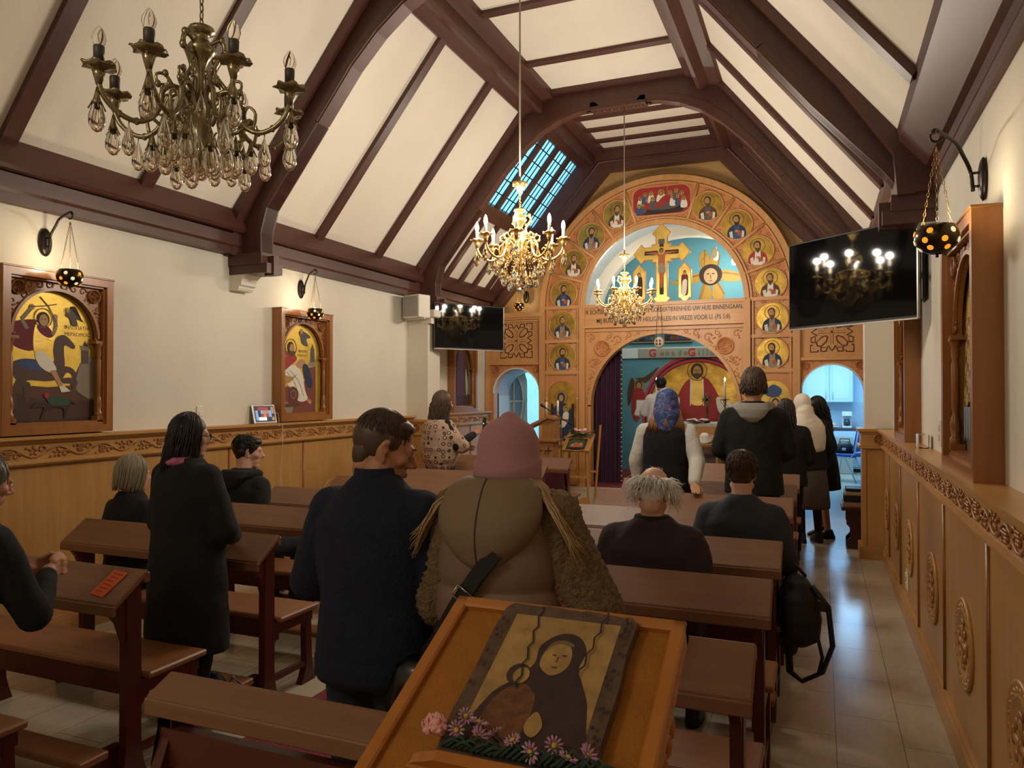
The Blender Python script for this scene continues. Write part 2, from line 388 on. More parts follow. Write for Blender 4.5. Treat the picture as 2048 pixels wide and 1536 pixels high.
# wall plates and sloping boards along both walls
mb = MB()
for s in (1, -1):
    X = lambda x: x if s == 1 else 2 * CR - x
    if s == 1: mb.prism([(X(-5.02), 2.96), (X(-4.90), 2.96), (X(-4.90), 3.02), (X(-4.885), 3.04), (X(-4.885), 3.14), (X(-5.02), 3.14)], -3.1, 11.0, 'y', MAHO_Y)
    if s == 1: mb.prism([(X(-5.02), 3.14), (X(-4.84), 3.155), (X(-4.82), 3.18), (X(-4.90), 3.37), (X(-4.93), 3.40), (X(-5.02), 3.3)], -3.1, 11.0, 'y', MAHO_Y)
    if s == -1:
        mb.prism([(.70, 2.968), (.648, 2.968), (.648, 3.03), (.642, 3.035), (.642, 3.126), (.70, 3.126)], -3.1, 11.0, 'y', MAHO_Y)
        mb.prism([(.70, 3.124), (.648, 3.098), (.608, 3.108), (.462, 3.285), (.45, 3.36), (.70, 3.2)], -3.1, 11.0, 'y', MAHO_Y)
    # purlins at the edge of the flat ceiling
    mb.prism([(X(-3.47), zs(-3.47) + .03), (X(-3.42), zs(-3.42) - .06), (X(-3.30), 5.20), (X(-3.20), 5.16), (X(-3.16), 5.17), (X(-3.16), 5.30), (X(-3.03), 5.33), (X(-3.01), 5.42), (X(-3.3), 5.44)], -3.1, 11.3, 'y', MAHO_Y)
struct(mb, 'trim_5')
# rafters on the slopes and slats on the flat
mb = MB()
def rafter(mb, y, x0, x1, wd=0.11, d=0.045):
    z0, z1 = zs(x0), zs(x1); nx = (SL if x0 < CR else -SL); L_ = math.hypot(nx, 1); ox, oz = nx / L_ * d, -1 / L_ * d
    mb.prism([(x0, z0 + .01), (x1, z1 + .01), (x1 + ox, z1 + oz), (x0 + ox, z0 + oz)], y - wd / 2, y + wd / 2, 'y', MAHO_Z)
for y in (-2.2, -1.1, 0.0, 1.05, 3.24, 4.33, 6.52, 7.66):
    rafter(mb, y, -4.93, -3.4); rafter(mb, y, 2 * CR + 4.92, 2 * CR + 3.4)
for y in (9.15, 9.62, 10.09, 10.56): rafter(mb, y + .25, -4.93, -4.22, .1)
for y in (9.62, 10.56): rafter(mb, y, 2 * CR + 4.93, 2 * CR + 3.4, .1)
for y in (-1.6, -.4, 0.8, 3.24, 4.33, 6.60, 7.80): mb.box(-3.05, -1.36, y - .05, y + .05, ZP - .035, ZP + .01, MAHO_X)
for y in (9.10, 9.62, 10.10, 10.58, 11.0): mb.box(-3.05, -1.36, y - .05, y + .05, ZP - .035, ZP + .01, MAHO_X)
struct(mb, 'trim_6')
# arch-braced trusses
def truss(y0, nm):
    # broad board against the roof, narrower rib with curved braces standing off it (mirrored halves)
    out = [(-5.0, 2.95), (-4.98, 3.26), (-4.60, zs(-4.60) + .02), (-3.75, zs(-3.75) + .02), (-3.55, zs(-3.55) + .02), (-3.28, 5.42), (-2.9, 5.42), (-2.6, 5.42), (CR, 5.42)]
    brd = [(-4.90, 2.95), (-4.88, 3.22), (-4.555, zs(-4.59) - .035), (-3.715, zs(-3.75) - .03), (-3.51, zs(-3.55) - .03), (-3.24, 5.36), (-2.9, 5.36), (-2.6, 5.36), (CR, 5.36)]
    rib = [(-4.66, 2.95), (-4.665, 3.15), (-4.60, 3.37), (-4.40, 3.62), (-4.05, 4.06), (-3.70, 4.50), (-3.45, 4.75), (-3.20, 4.94), (-2.95, 5.06), (-2.70, 5.125), (-2.45, 5.14), (CR, 5.14)]
    rbo = [(-4.95, 2.95), (-4.93, 3.2), (-4.80, 3.45), (-4.60, 3.72), (-4.25, 4.16), (-3.90, 4.60), (-3.60, 4.98), (-3.35, 5.3), (-3.0, 5.4), (-2.7, 5.4), (-2.45, 5.4), (CR, 5.4)]
    brc = [(-4.70, 2.96), (-4.72, 3.15), (-4.65, 3.38), (-4.45, 3.66), (-4.10, 4.10), (-3.76, 4.54), (-3.52, 4.81), (-3.27, 5.01), (-3.00, 5.13), (-2.72, 5.19), (-2.5, 5.20)]
    rib0, rbo0, brc0 = rib, rbo, brc
    mb = MB()
    for s in (1, -1):
        X = lambda x: x if s == 1 else 2 * CR - x
        def strip(O, I, a, bq):
            for (p0, p1, q0, q1) in zip(O, O[1:], I, I[1:]):
                mb.prism([(X(p0[0]), p0[1]), (X(p1[0]), p1[1]), (X(q1[0]), q1[1]), (X(q0[0]), q0[1])], a, bq, 'y', MAHO_Z)
        strip(out, brd, y0, y0 + .37)
        if s == -1:
            rib = [(-4.91, 2.95), (-4.905, 3.03), (-4.83, 3.13)] + rib0[3:]; rbo = [(-5.13, 2.95), (-5.13, 3.1), (-5.08, 3.2)] + rbo0[3:]; brc = [(-4.95, 2.96), (-4.95, 3.05), (-4.88, 3.17)] + brc0[3:]
        strip(rbo, rib, y0 + .115, y0 + .255)
        strip(brc[:5], rib[:5], y0 + .10, y0 + .27)
        strip(brc[4:], [(x, z + .012) for x, z in rib[4:11]], y0 + .095, y0 + .275)
        # foot block against the wall
        w_ = -5.02 if s == 1 else -5.15
        q_ = 0 if s == 1 else .25
        for xa, ya, yb2, za, zb2 in ((-4.62 - q_, .06, .30, 2.86, 2.965), (-4.57 - q_, .075, .285, 2.78, 2.87)):
            x0, x1 = sorted((X(w_), X(xa))); mb.box(x0, x1, y0 + ya, y0 + yb2, za, zb2, MAHO_X)
        x0, x1 = sorted((X(-4.66 - q_), X(-4.555 - q_))); mb.box(x0, x1, y0 + .15, y0 + .22, 2.765, 2.94, MAHO_Z)
        if s == -1: mb.prism([(.49, 2.96), (.69, 2.96), (.69, 3.15), (.47, 3.32), (.40, 3.40)], y0 + .004, y0 + .36, 'y', MAHO_Z)
        x0, x1 = sorted((X(-2.56), X(CR))); mb.box(x0, x1, y0 + .095, y0 + .275, 5.115, 5.2, MAHO_X)
    for k in range(9):
        x = CR - .36 + k * .09; mb.tube([(x - .03, y0 + .185, 5.118), (x + .03, y0 + .185, 5.118)], .018, 8, MAHO_X)
    struct(mb, nm)
for i, y in enumerate(YT): truss(y, 'trim_%d' % (7 + i))
# octagonal frame above the screen
mb = MB()
O = [(-5.0, 3.25), (-3.28, 5.41), (CX, 5.41)]; I = [(-5.0, 2.80), (-2.97, 5.07), (CX, 5.07)]
for s in (1, -1):
    X = lambda x: x if s == 1 else 2 * CX - x
    for p0, p1, q0, q1 in zip(O, O[1:], I, I[1:]): mb.prism([(X(p0[0]), p0[1]), (X(p1[0]), p1[1]), (X(q1[0]), q1[1]), (X(q0[0]), q0[1])], 10.98, 11.4, 'y', MAHO_Z)
    mb.tube([(X(-4.9), 10.98, 3.08), (X(-3.1), 10.98, 5.2), (X(CX), 10.98, 5.2)], .02, 6, MAHO_Z)
struct(mb, 'trim_10')
# skylight in the left slope
def onsl(x, off=0): n_ = (SL / math.hypot(SL, 1), -1 / math.hypot(SL, 1)); return (x + n_[0] * off, zs(x) + n_[1] * off)
mb = MB(); y0s = 9.02
def slbox(mb, xa, xb, ya, yb, o0, o1, mat):
    a, b2, c, d = onsl(xa, o0), onsl(xb, o0), onsl(xb, o1), onsl(xa, o1); mb.prism([a, b2, c, d], ya, yb, 'y', mat)
slbox(mb, -4.30, -4.17, 8.85, 11.2, -.05, .07, MAHO_Y); slbox(mb, -3.44, -3.33, 8.85, 11.2, -.05, .07, MAHO_Y)
for k in range(5): slbox(mb, -4.20, -3.38, 8.99 + k * .51, 9.09 + k * .51, -.02, .03, MAHO_Z)
w1 = struct(mb, 'window_1')
LEAD = M('1c2226', .5, .3)
lm, nt, b = newmat('pale_obscured_glass'); b.inputs['Transmission Weight'].default_value = 1; b.inputs['Base Color'].default_value = rgb('c8e6ee'); b.inputs['Roughness'].default_value = .35; b.inputs['IOR'].default_value = 1.12
g = MB(); slbox(g, -4.18, -3.42, 9.04, 11.1, -.012, -.006, lm); g.build('pane', w1)
g = MB()
for k in range(4):
    ya = 9.10 + k * .51
    for q in (1, 2): slbox(g, -4.18, -3.42, ya + .39 * q / 3 - .005, ya + .39 * q / 3 + .005, -.006, .006, LEAD)
    for q in range(1, 6): x = -4.18 + q * .127 ; slbox(g, x - .005, x + .005, ya, ya + .39, -.006, .006, LEAD)
g.build('lead_cames', w1)
# panelled dado: left and right
def dado(nm, xw, xf, xs, zt, y0, y1, sgn, strips, meds, pitch):
    mb = MB(); a, b2 = sorted((xw, xf)); mb.box(a, b2, y0, y1, 0, zt - .03, OAK_Z)
    X = lambda d: xf + sgn * d     # d: distance out of the panel face
    def bx(d0, d1, ya, yb, z0, z1, m): x0, x1 = sorted((X(d0), X(d1))); mb.box(x0, x1, ya, yb, z0, z1, m)
    bx(-.01, .03, y0, y1, 0, .12, OAK_Y); bx(-.01, .018, y0, y1, .12, .145, OAK_Y)
    for y in strips: mb.tube([(X(.002), y, .14), (X(.002), y, zt - .2)], .011, 8, OAK_D)
    # shelf, band, mouldings
    x0, x1 = sorted((xw, X(.075))); mb.box(x0, x1, y0, y1, zt - .022, zt, OAK_Y)
    P = [(0, -.205), (.03, -.20), (.045, -.185), (.045, -.175), (.02, -.165), (.02, -.06), (.035, -.05), (.055, -.035), (.066, -.022), (0, -.022)]
    mb.prism([(X(u), zt + v) for u, v in P], y0, y1, 'y', OAK_Y)
    o = struct(mb, nm)
    # vine scroll carving on the band
    g = MB(); zc = zt - .112; xo = X(.024); rr = random.Random(3); y = y0; k = 0
    while y < y1 - .2:
        if not (y1 > 0): break
        ph = [(xo, y + i * .35 / 10, zc + .033 * sin(2 * PI * i / 10)) for i in range(11)]
        g.tube(ph, .006, 5, CARVE)
        for s in (0, 1):
            cy = y + .0875 + s * .175; cz = zc + (-.01 if s == 0 else .012)
            if (k + s) % 2 == 0:
                for r_ in range(4):
                    for q in range(4 - (r_ > 1)):
                        g.ell((xo, cy - .022 + q * .014 + (r_ % 2) * .007, cz + .022 - r_ * .013), .0085, CARVE, 6, 4)
            else:
                for q in range(5):
                    an = 2 * PI * q / 5 + .3; g.ell((xo, cy + .022 * cos(an), cz + .022 * sin(an)), (.006, .016, .009), CARVE, 6, 4, Euler((an, 0, 0)))
            sp = [(xo, cy + .06 + (.026 - .0018 * i) * cos(i * .7) * 1, zc + (.02 if s else -.02) + (.026 - .0018 * i) * sin(i * .7)) for i in range(10)]
            g.tube(sp, [.0065 - .0003 * i for i in range(10)], 5, CARVE)
            g.ell((xo, cy - .05, zc + (.03 if s else -.034)), (.006, .01, .01), CARVE, 6, 4)
        y += .35; k += 1
    g.build('vine_carving', o)
    # round carved medallions
    for y in meds:
        g = MB(); R0 = Matrix.Translation((X(0), y, .565)) @ Matrix.Rotation(sgn * PI / 2, 4, 'Y') @ Matrix.Scale(1.0, 4); g.push(R0)
        S = .205
        g.lathe([(S * 1.0, 0), (S, .012), (S * .95, .016), (S * .9, .008), (S * .8, .008), (S * .76, .014), (S * .73, .014), (S * .7, .008), (.02, .008)], n=36, mat=OAK_Z)
        for q in range(24):
            an = 2 * PI * q / 24; g.ell((S * .85 * cos(an), S * .85 * sin(an), .010), (.018, .007, .006), OAK_Z, 6, 4, Euler((0, 0, an + .9)))
        for q in range(4):
            an = PI / 2 * q
            g.ell((.05 * cos(an), .05 * sin(an), .012), (.05, .016, .008), OAK_Z, 8, 4, Euler((0, 0, an))); g.ell((.1 * cos(an), .1 * sin(an), .012), (.014, .035, .007), CARVE, 8, 4, Euler((0, 0, an)))
            g.ell((.075 * cos(an + PI / 4), .075 * sin(an + PI / 4), .012), (.022, .022, .007), CARVE, 8, 4)
        g.ell((0, 0, .012), (.03, .03, .01), CARVE, 10, 5); g.pop(); g.build('carved_medallion', o)
    return o
RST = [1.32 + i * 1.13 for i in range(7)]; RST = [2.25 - 1.13 * 1, 2.25, 3.40, 4.53, 5.66, 6.88, 7.96]
dado('trim_11', XR, 0.60, 0.56, 1.335, -0.6, 8.56, -1, RST, [1.7, 2.86, 3.93, 4.98, 6.20, 7.23, 8.25], 1.13)
dado('trim_12', XL, -4.95, -4.9, 1.41, 0.4, 8.56, 1, [1.2, 2.2, 3.2, 4.25, 5.3, 6.35, 7.4, 8.3], [2.75, 4.78, 6.85], 1.05)
# dado wrapped round the piers and beyond
def pierdado(x0, x1, y0, y1, zt, nm, sgn):
    mb = MB(); mb.box(x0, x1, y0, y1, 0, zt - .03, OAK_Z); e = .03
    mb.box(x0 - e, x1 + e, y0 - e, y1 + e, 0, .12, OAK_X); mb.box(x0 - .045, x1 + .045, y0 - .045, y1 + .045, zt - .03, zt, OAK_X)
    mb.box(x0 - .025, x1 + .025, y0 - .025, y1 + .025, zt - .05, zt - .03, OAK_X); mb.box(x0 - .035, x1 + .035, y0 - .035, y1 + .035, zt - .20, zt - .17, OAK_X)
    mb.box(x0 - .012, x1 + .012, y0 - .012, y1 + .012, zt - .17, zt - .05, OAK_X)
    xc = (x0 + x1) / 2; mb.box(x0 - .004, x0 + .035, y0 - .014, y0, .12, zt - .2, OAK_Z); mb.box(x1 - .035, x1 + .004, y0 - .014, y0, .12, zt - .2, OAK_Z)
    mb.push(Matrix.Translation((xc, y0 - .012, zt - .11)) @ Matrix.Rotation(PI / 2, 4, 'X'))
    mb.lathe([(.05, 0), (.05, .008), (.042, .008), (.042, .002), (.0, .002)], n=20, mat=CARVE)
    for q in range(4): mb.ell((.02 * cos(q * PI / 2), .02 * sin(q * PI / 2), .004), (.012, .012, .006), CARVE, 8, 4)
    mb.pop(); struct(mb, nm)
pierdado(.39, .70, 8.53, 8.90, 1.335, 'trim_13', -1); pierdado(-5.02, -4.68, 8.53, 8.90, 1.36, 'trim_14', 1)
dado('trim_15', XL, -4.93, -4.88, 1.42, 8.92, 10.95, 1, [9.6, 10.3], [], 1)
# red carpet of the centre aisle, step of the altar platform
CARPET = M('7a2830', .95, bump=.5, bscale=180, var=.1, vscale=30, name='red_carpet')
STEPM = M('c9bda8', .4, name='pale_stone_step')
mb = MB(); mb.box(-2.62, -1.86, .6, 10.55, 0, .012, CARPET); tag(mb.build('aisle_carpet'), 'dark red carpet runner on the tiled centre aisle between the pews', 'carpet')
mb = MB(); mb.box(-4.9, -.40, 10.62, 11.15, 0, .28, STEPM); mb.box(-4.95, -.40, 11.1, 13.7, 0, .28, STEPM); mb.box(-3.9, -.40, 11.02, 13.65, .28, .292, CARPET); struct(mb, 'trim_16')
# ---------------------------------------------------------------- rooms behind the screen
BLUEW = M('5f9db0', .8, bump=.08, bscale=30, var=.03, vscale=3, name='blue_wall_paint')
GREYW = M('a9b4b8', .7, name='pale_grey_vault'); LBLUE = M('d5e6ee', .8, name='pale_wall_paint')
mb = MB(); mb.box(-3.95, -.42, 13.62, 13.8, 0, 4.6, BLUEW); struct(mb, 'wall_altar')
mb = MB(); mb.box(-4.0, -3.88, 11.18, 13.8, 0, 3.2, BLUEW); mb.box(-.46, -.36, 11.18, 13.8, 0, 3.2, BLUEW); struct(mb, 'wall_altar_sides')
mb = MB(); N = 20                                                     # barrel vault
for i in range(N):
    a0, a1 = PI * i / N, PI * (i + 1) / N; q = lambda a, r: (CX - r * cos(a) * 1.0, 3.0 + r * .92 * sin(a))
    p = [q(a0, 1.76), q(a1, 1.76), q(a1, 1.9), q(a0, 1.9)]; mb.prism(p, 11.18, 13.8, 'y', GREYW)
    p = [q(a0, 1.55), q(a1, 1.55), q(a1, 1.76), q(a0, 1.76)]; mb.prism(p, 13.1, 13.3, 'y', WALLW)
struct(mb, 'ceiling_altar')
# side room on the left
mb = MB(); mb.box(-5.6, -3.95, 13.5, 13.6, 0, 3.2, LBLUE); mb.box(-5.7, -5.6, 11.18, 13.6, 0, 3.2, LBLUE); mb.box(-4.12, -4.0, 11.9, 13.5, 0, 3.2, LBLUE); mb.box(-5.7, -3.95, 11.18, 13.6, 3.1, 3.2, LBLUE); mb.box(-4.95, -4.0, 13.42, 13.5, 1.8, 1.9, M('8a949a', .4)); struct(mb, 'wall_side_room')
# kitchen behind the right door
mb = MB(); mb.box(-.9, 1.9, 18.3, 18.4, 0, 3, LBLUE); mb.box(-.56, -.46, 13.85, 18.3, 0, 3, LBLUE); mb.box(1.0, 1.1, 11.18, 18.3, 0, 3, LBLUE); mb.box(-.9, 1.9, 11.18, 18.4, 2.75, 2.85, LBLUE); struct(mb, 'wall_kitchen')
# ================================================================ the carved wooden altar screen
GOLD = gold('gold_leaf'); GOLD2 = gold('bright_gold_leaf', 'dcb85a', .35, .55, .25, 5)
SKIN_I = M('b98a5e', .6); HAIR_I = M('3a2a1c', .7); BEARD_I = M('5a4028', .7); LINEN_I = M('e4dccb', .7); BLUE_I = M('3a4f7a', .7)
RED_I = M('a02a28', .6); DRED_I = M('6e1c26', .7); GREY_I = M('5a5450', .7); DBLUE_I = M('26324e', .7); BROWN_I = M('5a3a26', .7); DBRN = M('32211a', .7)
BLACK_I = M('1c1614', .6); GREEN_I = M('2c4a34', .7); WHITE_I = M('efe9dc', .7); ROSE_I = M('8e4a48', .7); STONE_I = M('8e8272', .7); ORANGE_I = M('a85a34', .7)
scr = thing('altar_screen', 'tall carved oak altar screen with a great arch of round saint icons', 'altar screen', (CX, YI, 0))
T0 = .16                                                             # thickness
def arch_plate(mb, x0, x1, ztop, cx, z0, R, yf, yb, mat, N=24, zbot=None):
    # plate with a round-topped opening; sides below the spring line are left open
    zb = z0 if zbot is None else zbot
    pts = [(cx - R * cos(PI * i / N), z0 + R * sin(PI * i / N)) for i in range(N + 1)]
    for (xa, za), (xb, zb2) in zip(pts, pts[1:]): mb.prism([(xa, za), (xb, zb2), (xb, ztop), (xa, ztop)], yf, yb, 'y', mat)
    if cx - R > x0 + 1e-4: mb.box(x0, cx - R, yf, yb, zb, ztop, mat)
    if x1 > cx + R + 1e-4: mb.box(cx + R, x1, yf, yb, zb, ztop, mat)
def scroll(mb, x, z, y, s, mat, a=0.0, flip=1, r=.006):
    # one carved acanthus curl with two leaves
    P = [(x + flip * s * (1 - .075 * i) * cos(a + i * .62), y, z + s * (1 - .075 * i) * sin(a + i * .62)) for i in range(12)]
    mb.tube(P, [r * (1.15 - .05 * i) for i in range(12)], 5, mat)
    mb.ell((x + flip * s * 1.25 * cos(a - .5), y, z + s * 1.25 * sin(a - .5)), (s * .38, r, s * .2), mat, 6, 4, Euler((0, -a, 0)))
def cross_rosette(mb, x, z, y, R, mat):
    mb.push(Matrix.Translation((x, y, z)) @ Matrix.Rotation(PI / 2, 4, 'X'))
    mb.lathe([(R, 0), (R, .016), (R * .93, .022), (R * .84, .016), (R * .82, .004), (.001, .004)], n=28, mat=mat)
    for q in range(4):
        a = q * PI / 2; mb.ell((R * .36 * cos(a), R * .36 * sin(a), .008), (R * .34, R * .07, .008), mat, 8, 4, Euler((0, 0, a)))
        mb.ell((R * .62 * cos(a), R * .62 * sin(a), .008), (R * .07, R * .24, .008), mat, 8, 4, Euler((0, 0, a)))
        mb.ell((R * .38 * cos(a + .785), R * .38 * sin(a + .785), .006), (R * .13, R * .13, .007), mat, 8, 4)
    mb.pop()
yf, yb = YI, YI + T0
# --- great arch ring with its inscription beam
mb = MB(); N = 44; cz = 3.02
for i in range(N):
    a0, a1 = PI * i / N, PI * (i + 1) / N; q = lambda r, a: (CX - r * cos(a), cz + r * sin(a))
    mb.prism([q(1.22, a0), q(1.22, a1), q(1.84, a1), q(1.84, a0)], yf + .02, yb, 'y', SCREEN_R)
for sx_ in (-1, 1):
    xa, xb = sorted((CX + sx_ * 1.22, CX + sx_ * 1.84)); mb.box(xa, xb, yf + .02, yb, .28, cz, SCREEN)
mb.build('arch_panel', scr, True)
mb = MB()
for r, w in ((1.20, .035), (1.845, .04), (1.26, .014), (1.78, .014)):
    for i in range(N):
        a0, a1 = PI * i / N, PI * (i + 1) / N; q = lambda r, a: (CX - r * cos(a), cz + r * sin(a))
        mb.prism([q(r - w, a0), q(r - w, a1), q(r + w, a1), q(r + w, a0)], yf - (.03 if w > .02 else .01), yf + .03, 'y', SCREEN)
for sx_ in (-1, 1):
    for r, w, d in ((1.205, .045, .05), (1.85, .045, .05), (1.28, .012, .015), (1.775, .012, .015)):
        x = CX + sx_ * r; mb.box(x - w, x + w, yf - d, yf + .03, .28, cz, SCREEN)
    for z in (3.02, 2.50, 2.02): xa, xb = sorted((CX + sx_ * 1.24, CX + sx_ * 1.82)); mb.box(xa, xb, yf - .02, yf + .03, z - .025, z + .025, SCREEN_X)
for a in (17.5, 35.5, 54, 72.5):
    for s in (-1, 1):
        t = math.radians(90 + s * a); p = [(CX + r * cos(t), yf, cz + r * sin(t)) for r in (1.22, 1.82)]
        mb.tube(p, .026, 6, SCREEN)
mb.build('moulding', scr, True)
# carved curls round each icon
g = MB()
IC = [(26, 1.525), (45, 1.51), (63.4, 1.51), (82, 1.53)]
CENT = []
for s in (-1, 1):
    for a, r in IC: t = math.radians(90 + s * a); CENT.append((CX + r * cos(t), cz + r * sin(t), t))
    for z in (2.75, 2.26): CENT.append((CX + s * 1.535, z, None))
rr = random.Random(5)
for x, z, t in CENT:
    for q in range(4):
        for e in (-.28, .28):
            a = PI / 4 + q * PI / 2 + (t or 0) + e; d = .262
            scroll(g, x + d * cos(a), z + d * sin(a), yf + .018, .036, CARVE_R if t else SCREEN_R, rr.uniform(0, 6), 1 if q % 2 else -1, .007)
for s in (-1, 1):
    for k in range(6):
        scroll(g, CX + s * (.32 + .0 * k), 4.35 + k * .075, yf + .018, .032, CARVE_R, k * 1.3, s, .006)
    for k in range(5): scroll(g, CX + s * k * .08, 4.325, yf + .018, .026, CARVE_R, k * 1.1, s, .005); scroll(g, CX + s * k * .08, 4.775, yf + .018, .024, CARVE_R, k * 1.1, s, .005)
g.build('scroll_carving', scr, True)
# --- round saint icons
def saint(A, R, hair, beard, robe, under, look=0, scroll_=None, bare=False):
    A.ell(0, 0, R, R, GOLD, 34)
    A.ring(0, R * .36, R * .47, R * .04, BROWN_I)
    A.poly(smoothpts([(-.62 * R, -.78 * R), (-.55 * R, -.3 * R), (-.28 * R, -.06 * R), (0, .02 * R), (.28 * R, -.06 * R), (.55 * R, -.3 * R), (.62 * R, -.78 * R), (.3 * R, -.94 * R), (0, -.985 * R), (-.3 * R, -.94 * R)], 3), robe)
    A.poly(smoothpts([(-.14 * R, 0), (.16 * R, 0), (.2 * R, -.5 * R), (.34 * R, -.92 * R), (0, -.97 * R), (-.3 * R, -.92 * R), (-.2 * R, -.5 * R)], 3), under)
    A.poly([(-.5 * R, -.5 * R), (-.3 * R, -.42 * R), (-.25 * R, -.93 * R), (-.44 * R, -.87 * R)], LINEN_I)
    A.poly([(.5 * R, -.5 * R), (.34 * R, -.42 * R), (.3 * R, -.92 * R), (.46 * R, -.86 * R)], LINEN_I)
    for k in (-.4, .38): A.line([(k * R, -.45 * R), (k * .9 * R, -.9 * R)], .015 * R, GREY_I)
    A.ell(look * .03 * R, .40 * R, .25 * R, .30 * R, hair, 18)
    A.ell(look * .05 * R, .34 * R, .175 * R, .24 * R, SKIN_I, 18)
    A.poly(smoothpts([(-.17 * R, .3 * R), (-.12 * R, .2 * R), (.12 * R, .2 * R), (.18 * R, .3 * R), (.17 * R, .08 * R), (.04 * R, -.12 * R), (-.04 * R, -.12 * R), (-.16 * R, .08 * R)], 3), beard)
    A.line([(-.12 * R, .42 * R), (-.03 * R, .42 * R)], .03 * R, HAIR_I); A.line([(.05 * R, .42 * R), (.14 * R, .42 * R)], .03 * R, HAIR_I)
    A.line([(.02 * R, .4 * R), (.015 * R, .28 * R)], .025 * R, BEARD_I)
    A.ell(.0, -.45 * R, .13 * R, .09 * R, SKIN_I, 10); A.poly([(.02 * R, -.48 * R), (.26 * R, -.42 * R), (.3 * R, -.72 * R), (.06 * R, -.78 * R)], scroll_ or ORANGE_I)
kinds = [(HAIR_I, BEARD_I, BROWN_I, GREY_I), (HAIR_I, HAIR_I, DBLUE_I, BLUE_I), (HAIR_I, BEARD_I, RED_I, LINEN_I), (BEARD_I, BEARD_I, BROWN_I, LINEN_I), (HAIR_I, HAIR_I, DBLUE_I, STONE_I), (BEARD_I, BEARD_I, DBLUE_I, STONE_I)]
seq = {-1: [5, 1, 3, 4, 3, 1], 1: [0, 1, 2, 3, 5, 4]}
for s in (-1, 1):
    for k, (x, z, t) in enumerate([c for c in CENT if (c[0] > CX) == (s > 0)]):
        ii = seq[s][k]; R = .205
        mb = MB(); mb.push(Matrix.Translation((x, yf + .02, z)) @ Matrix.Rotation(PI / 2, 4, 'X'))
        mb.lathe([(R + .022, 0), (R + .022, .014), (R + .01, .022), (R, .016), (R - .004, .0)], n=34, mat=SCREEN); mb.pop()
        fr = mb.build('icon_roundel', scr, True)
        A = Art((x, yf + .004, z), (1, 0, 0), (0, 0, 1), (0, -1, 0)); saint(A, R, *kinds[ii], look=1 if s < 0 else -1)
        A.mb.build('saint_painting', fr, False) if False else None
        o = A.mb.build('saint_painting', None); o.data.transform(Matrix.Translation((-CX, -YI, 0))); o.parent = fr
# --- supper icon at the crown
A = Art((CX, yf + .012, 4.54), (1, 0, 0), (0, 0, 1), (0, -1, 0)); W, H = .42, .205
def rrect(w, h, r, n=6): return [(sx_ * (w - r) + r * cos(a0 + PI / 2 * i / n), sy_ * (h - r) + r * sin(a0 + PI / 2 * i / n)) for sx_, sy_, a0 in ((1, 1, 0), (-1, 1, PI / 2), (-1, -1, PI), (1, -1, 1.5 * PI)) for i in range(n + 1)]
A.poly(rrect(W + .02, H + .02, .14), SCREEN); A.poly(rrect(W, H, .13), RED_I); A.poly([(-.33, .02), (.33, .02), (.33, -.19), (-.33, -.19)], GREY_I)
A.poly(smoothpts([(-.36, -.05), (-.2, -.12), (0, -.14), (.22, -.12), (.37, -.04), (.3, -.18), (0, -.195), (-.3, -.18)], 4), DBRN)
A.poly([(.08, .2), (.1, .2), (.1, .06), (.08, .06)], ORANGE_I)
HD = [(-.31, .05), (-.27, -.03), (-.24, .1), (-.2, .02), (-.15, .11), (-.13, .03), (-.33, -.06), (.13, .1), (.17, .04), (.22, .12), (.25, .04), (.3, .08), (.33, .0), (0, .11)]
for k, (x, z) in enumerate(HD):
    b_ = k == len(HD) - 1; r = .04 if b_ else .028; rb = [LINEN_I, GREY_I, BLUE_I, RED_I][k % 4]
    A.poly(smoothpts([(x - r * 1.6, z - .13), (x - r * 1.3, z - .03), (x, z - .01), (x + r * 1.3, z - .03), (x + r * 1.7, z - .13)], 3), LINEN_I if b_ else rb)
    A.ell(x, z, r * 1.15, r * 1.25, GOLD2, 14); A.ell(x, z, r * .8, r * .95, HAIR_I, 12); A.ell(x, z - .003, r * .5, r * .72, SKIN_I, 10)
A.poly(smoothpts([(.01, .04), (.06, .06), (.08, -.02), (.03, -.08), (-.1, -.1), (-.06, -.04)], 4), RED_I)
o = A.mb.build('supper_icon'); o.data.transform(Matrix.Translation((-CX, -YI, 0))); o.parent = scr
# --- inscription beam
mb = MB(); mb.box(CX - 1.2, CX + 1.2, yf - .02, yb, 2.70, 3.00, SCREEN_X); mb.box(CX - 1.19, CX + 1.19, yf - .056, yb + .02, 2.99, 3.04, SCREEN_X); mb.box(CX - 1.19, CX + 1.19, yf - .056, yb, 2.685, 2.715, SCREEN_X)
bm_ = mb.build('inscription_beam', scr, True)
INK = M('2a1a14', .5)
for body, z, w, xc in (('IK ECHTER ZAL DOOR UW GROTE GOEDERTIERENHEID UW HUIS BINNENGAAN,', 2.925, 2.30, CX), ('MIJ BUIGEN NAAR UW HEILIG PALEIS\u00b7IN VREZE VOOR U. (PS 5:8)', 2.79, 1.95, CX + .0)):
    M4 = frameM((xc - CX, -.022, z), Vector((1, 0, 0)), Vector((0, 0, 1)), Vector((0, -1, 0)))
    o = text_mesh(body, .118, INK, 'lettering', None, None, .001, .0008)
    wd = max(v.co.x for v in o.data.vertices) - min(v.co.x for v in o.data.vertices); k = w / wd
    o.data.transform(M4 @ Matrix.Diagonal((k, .80, 1, 1))); o.parent = bm_
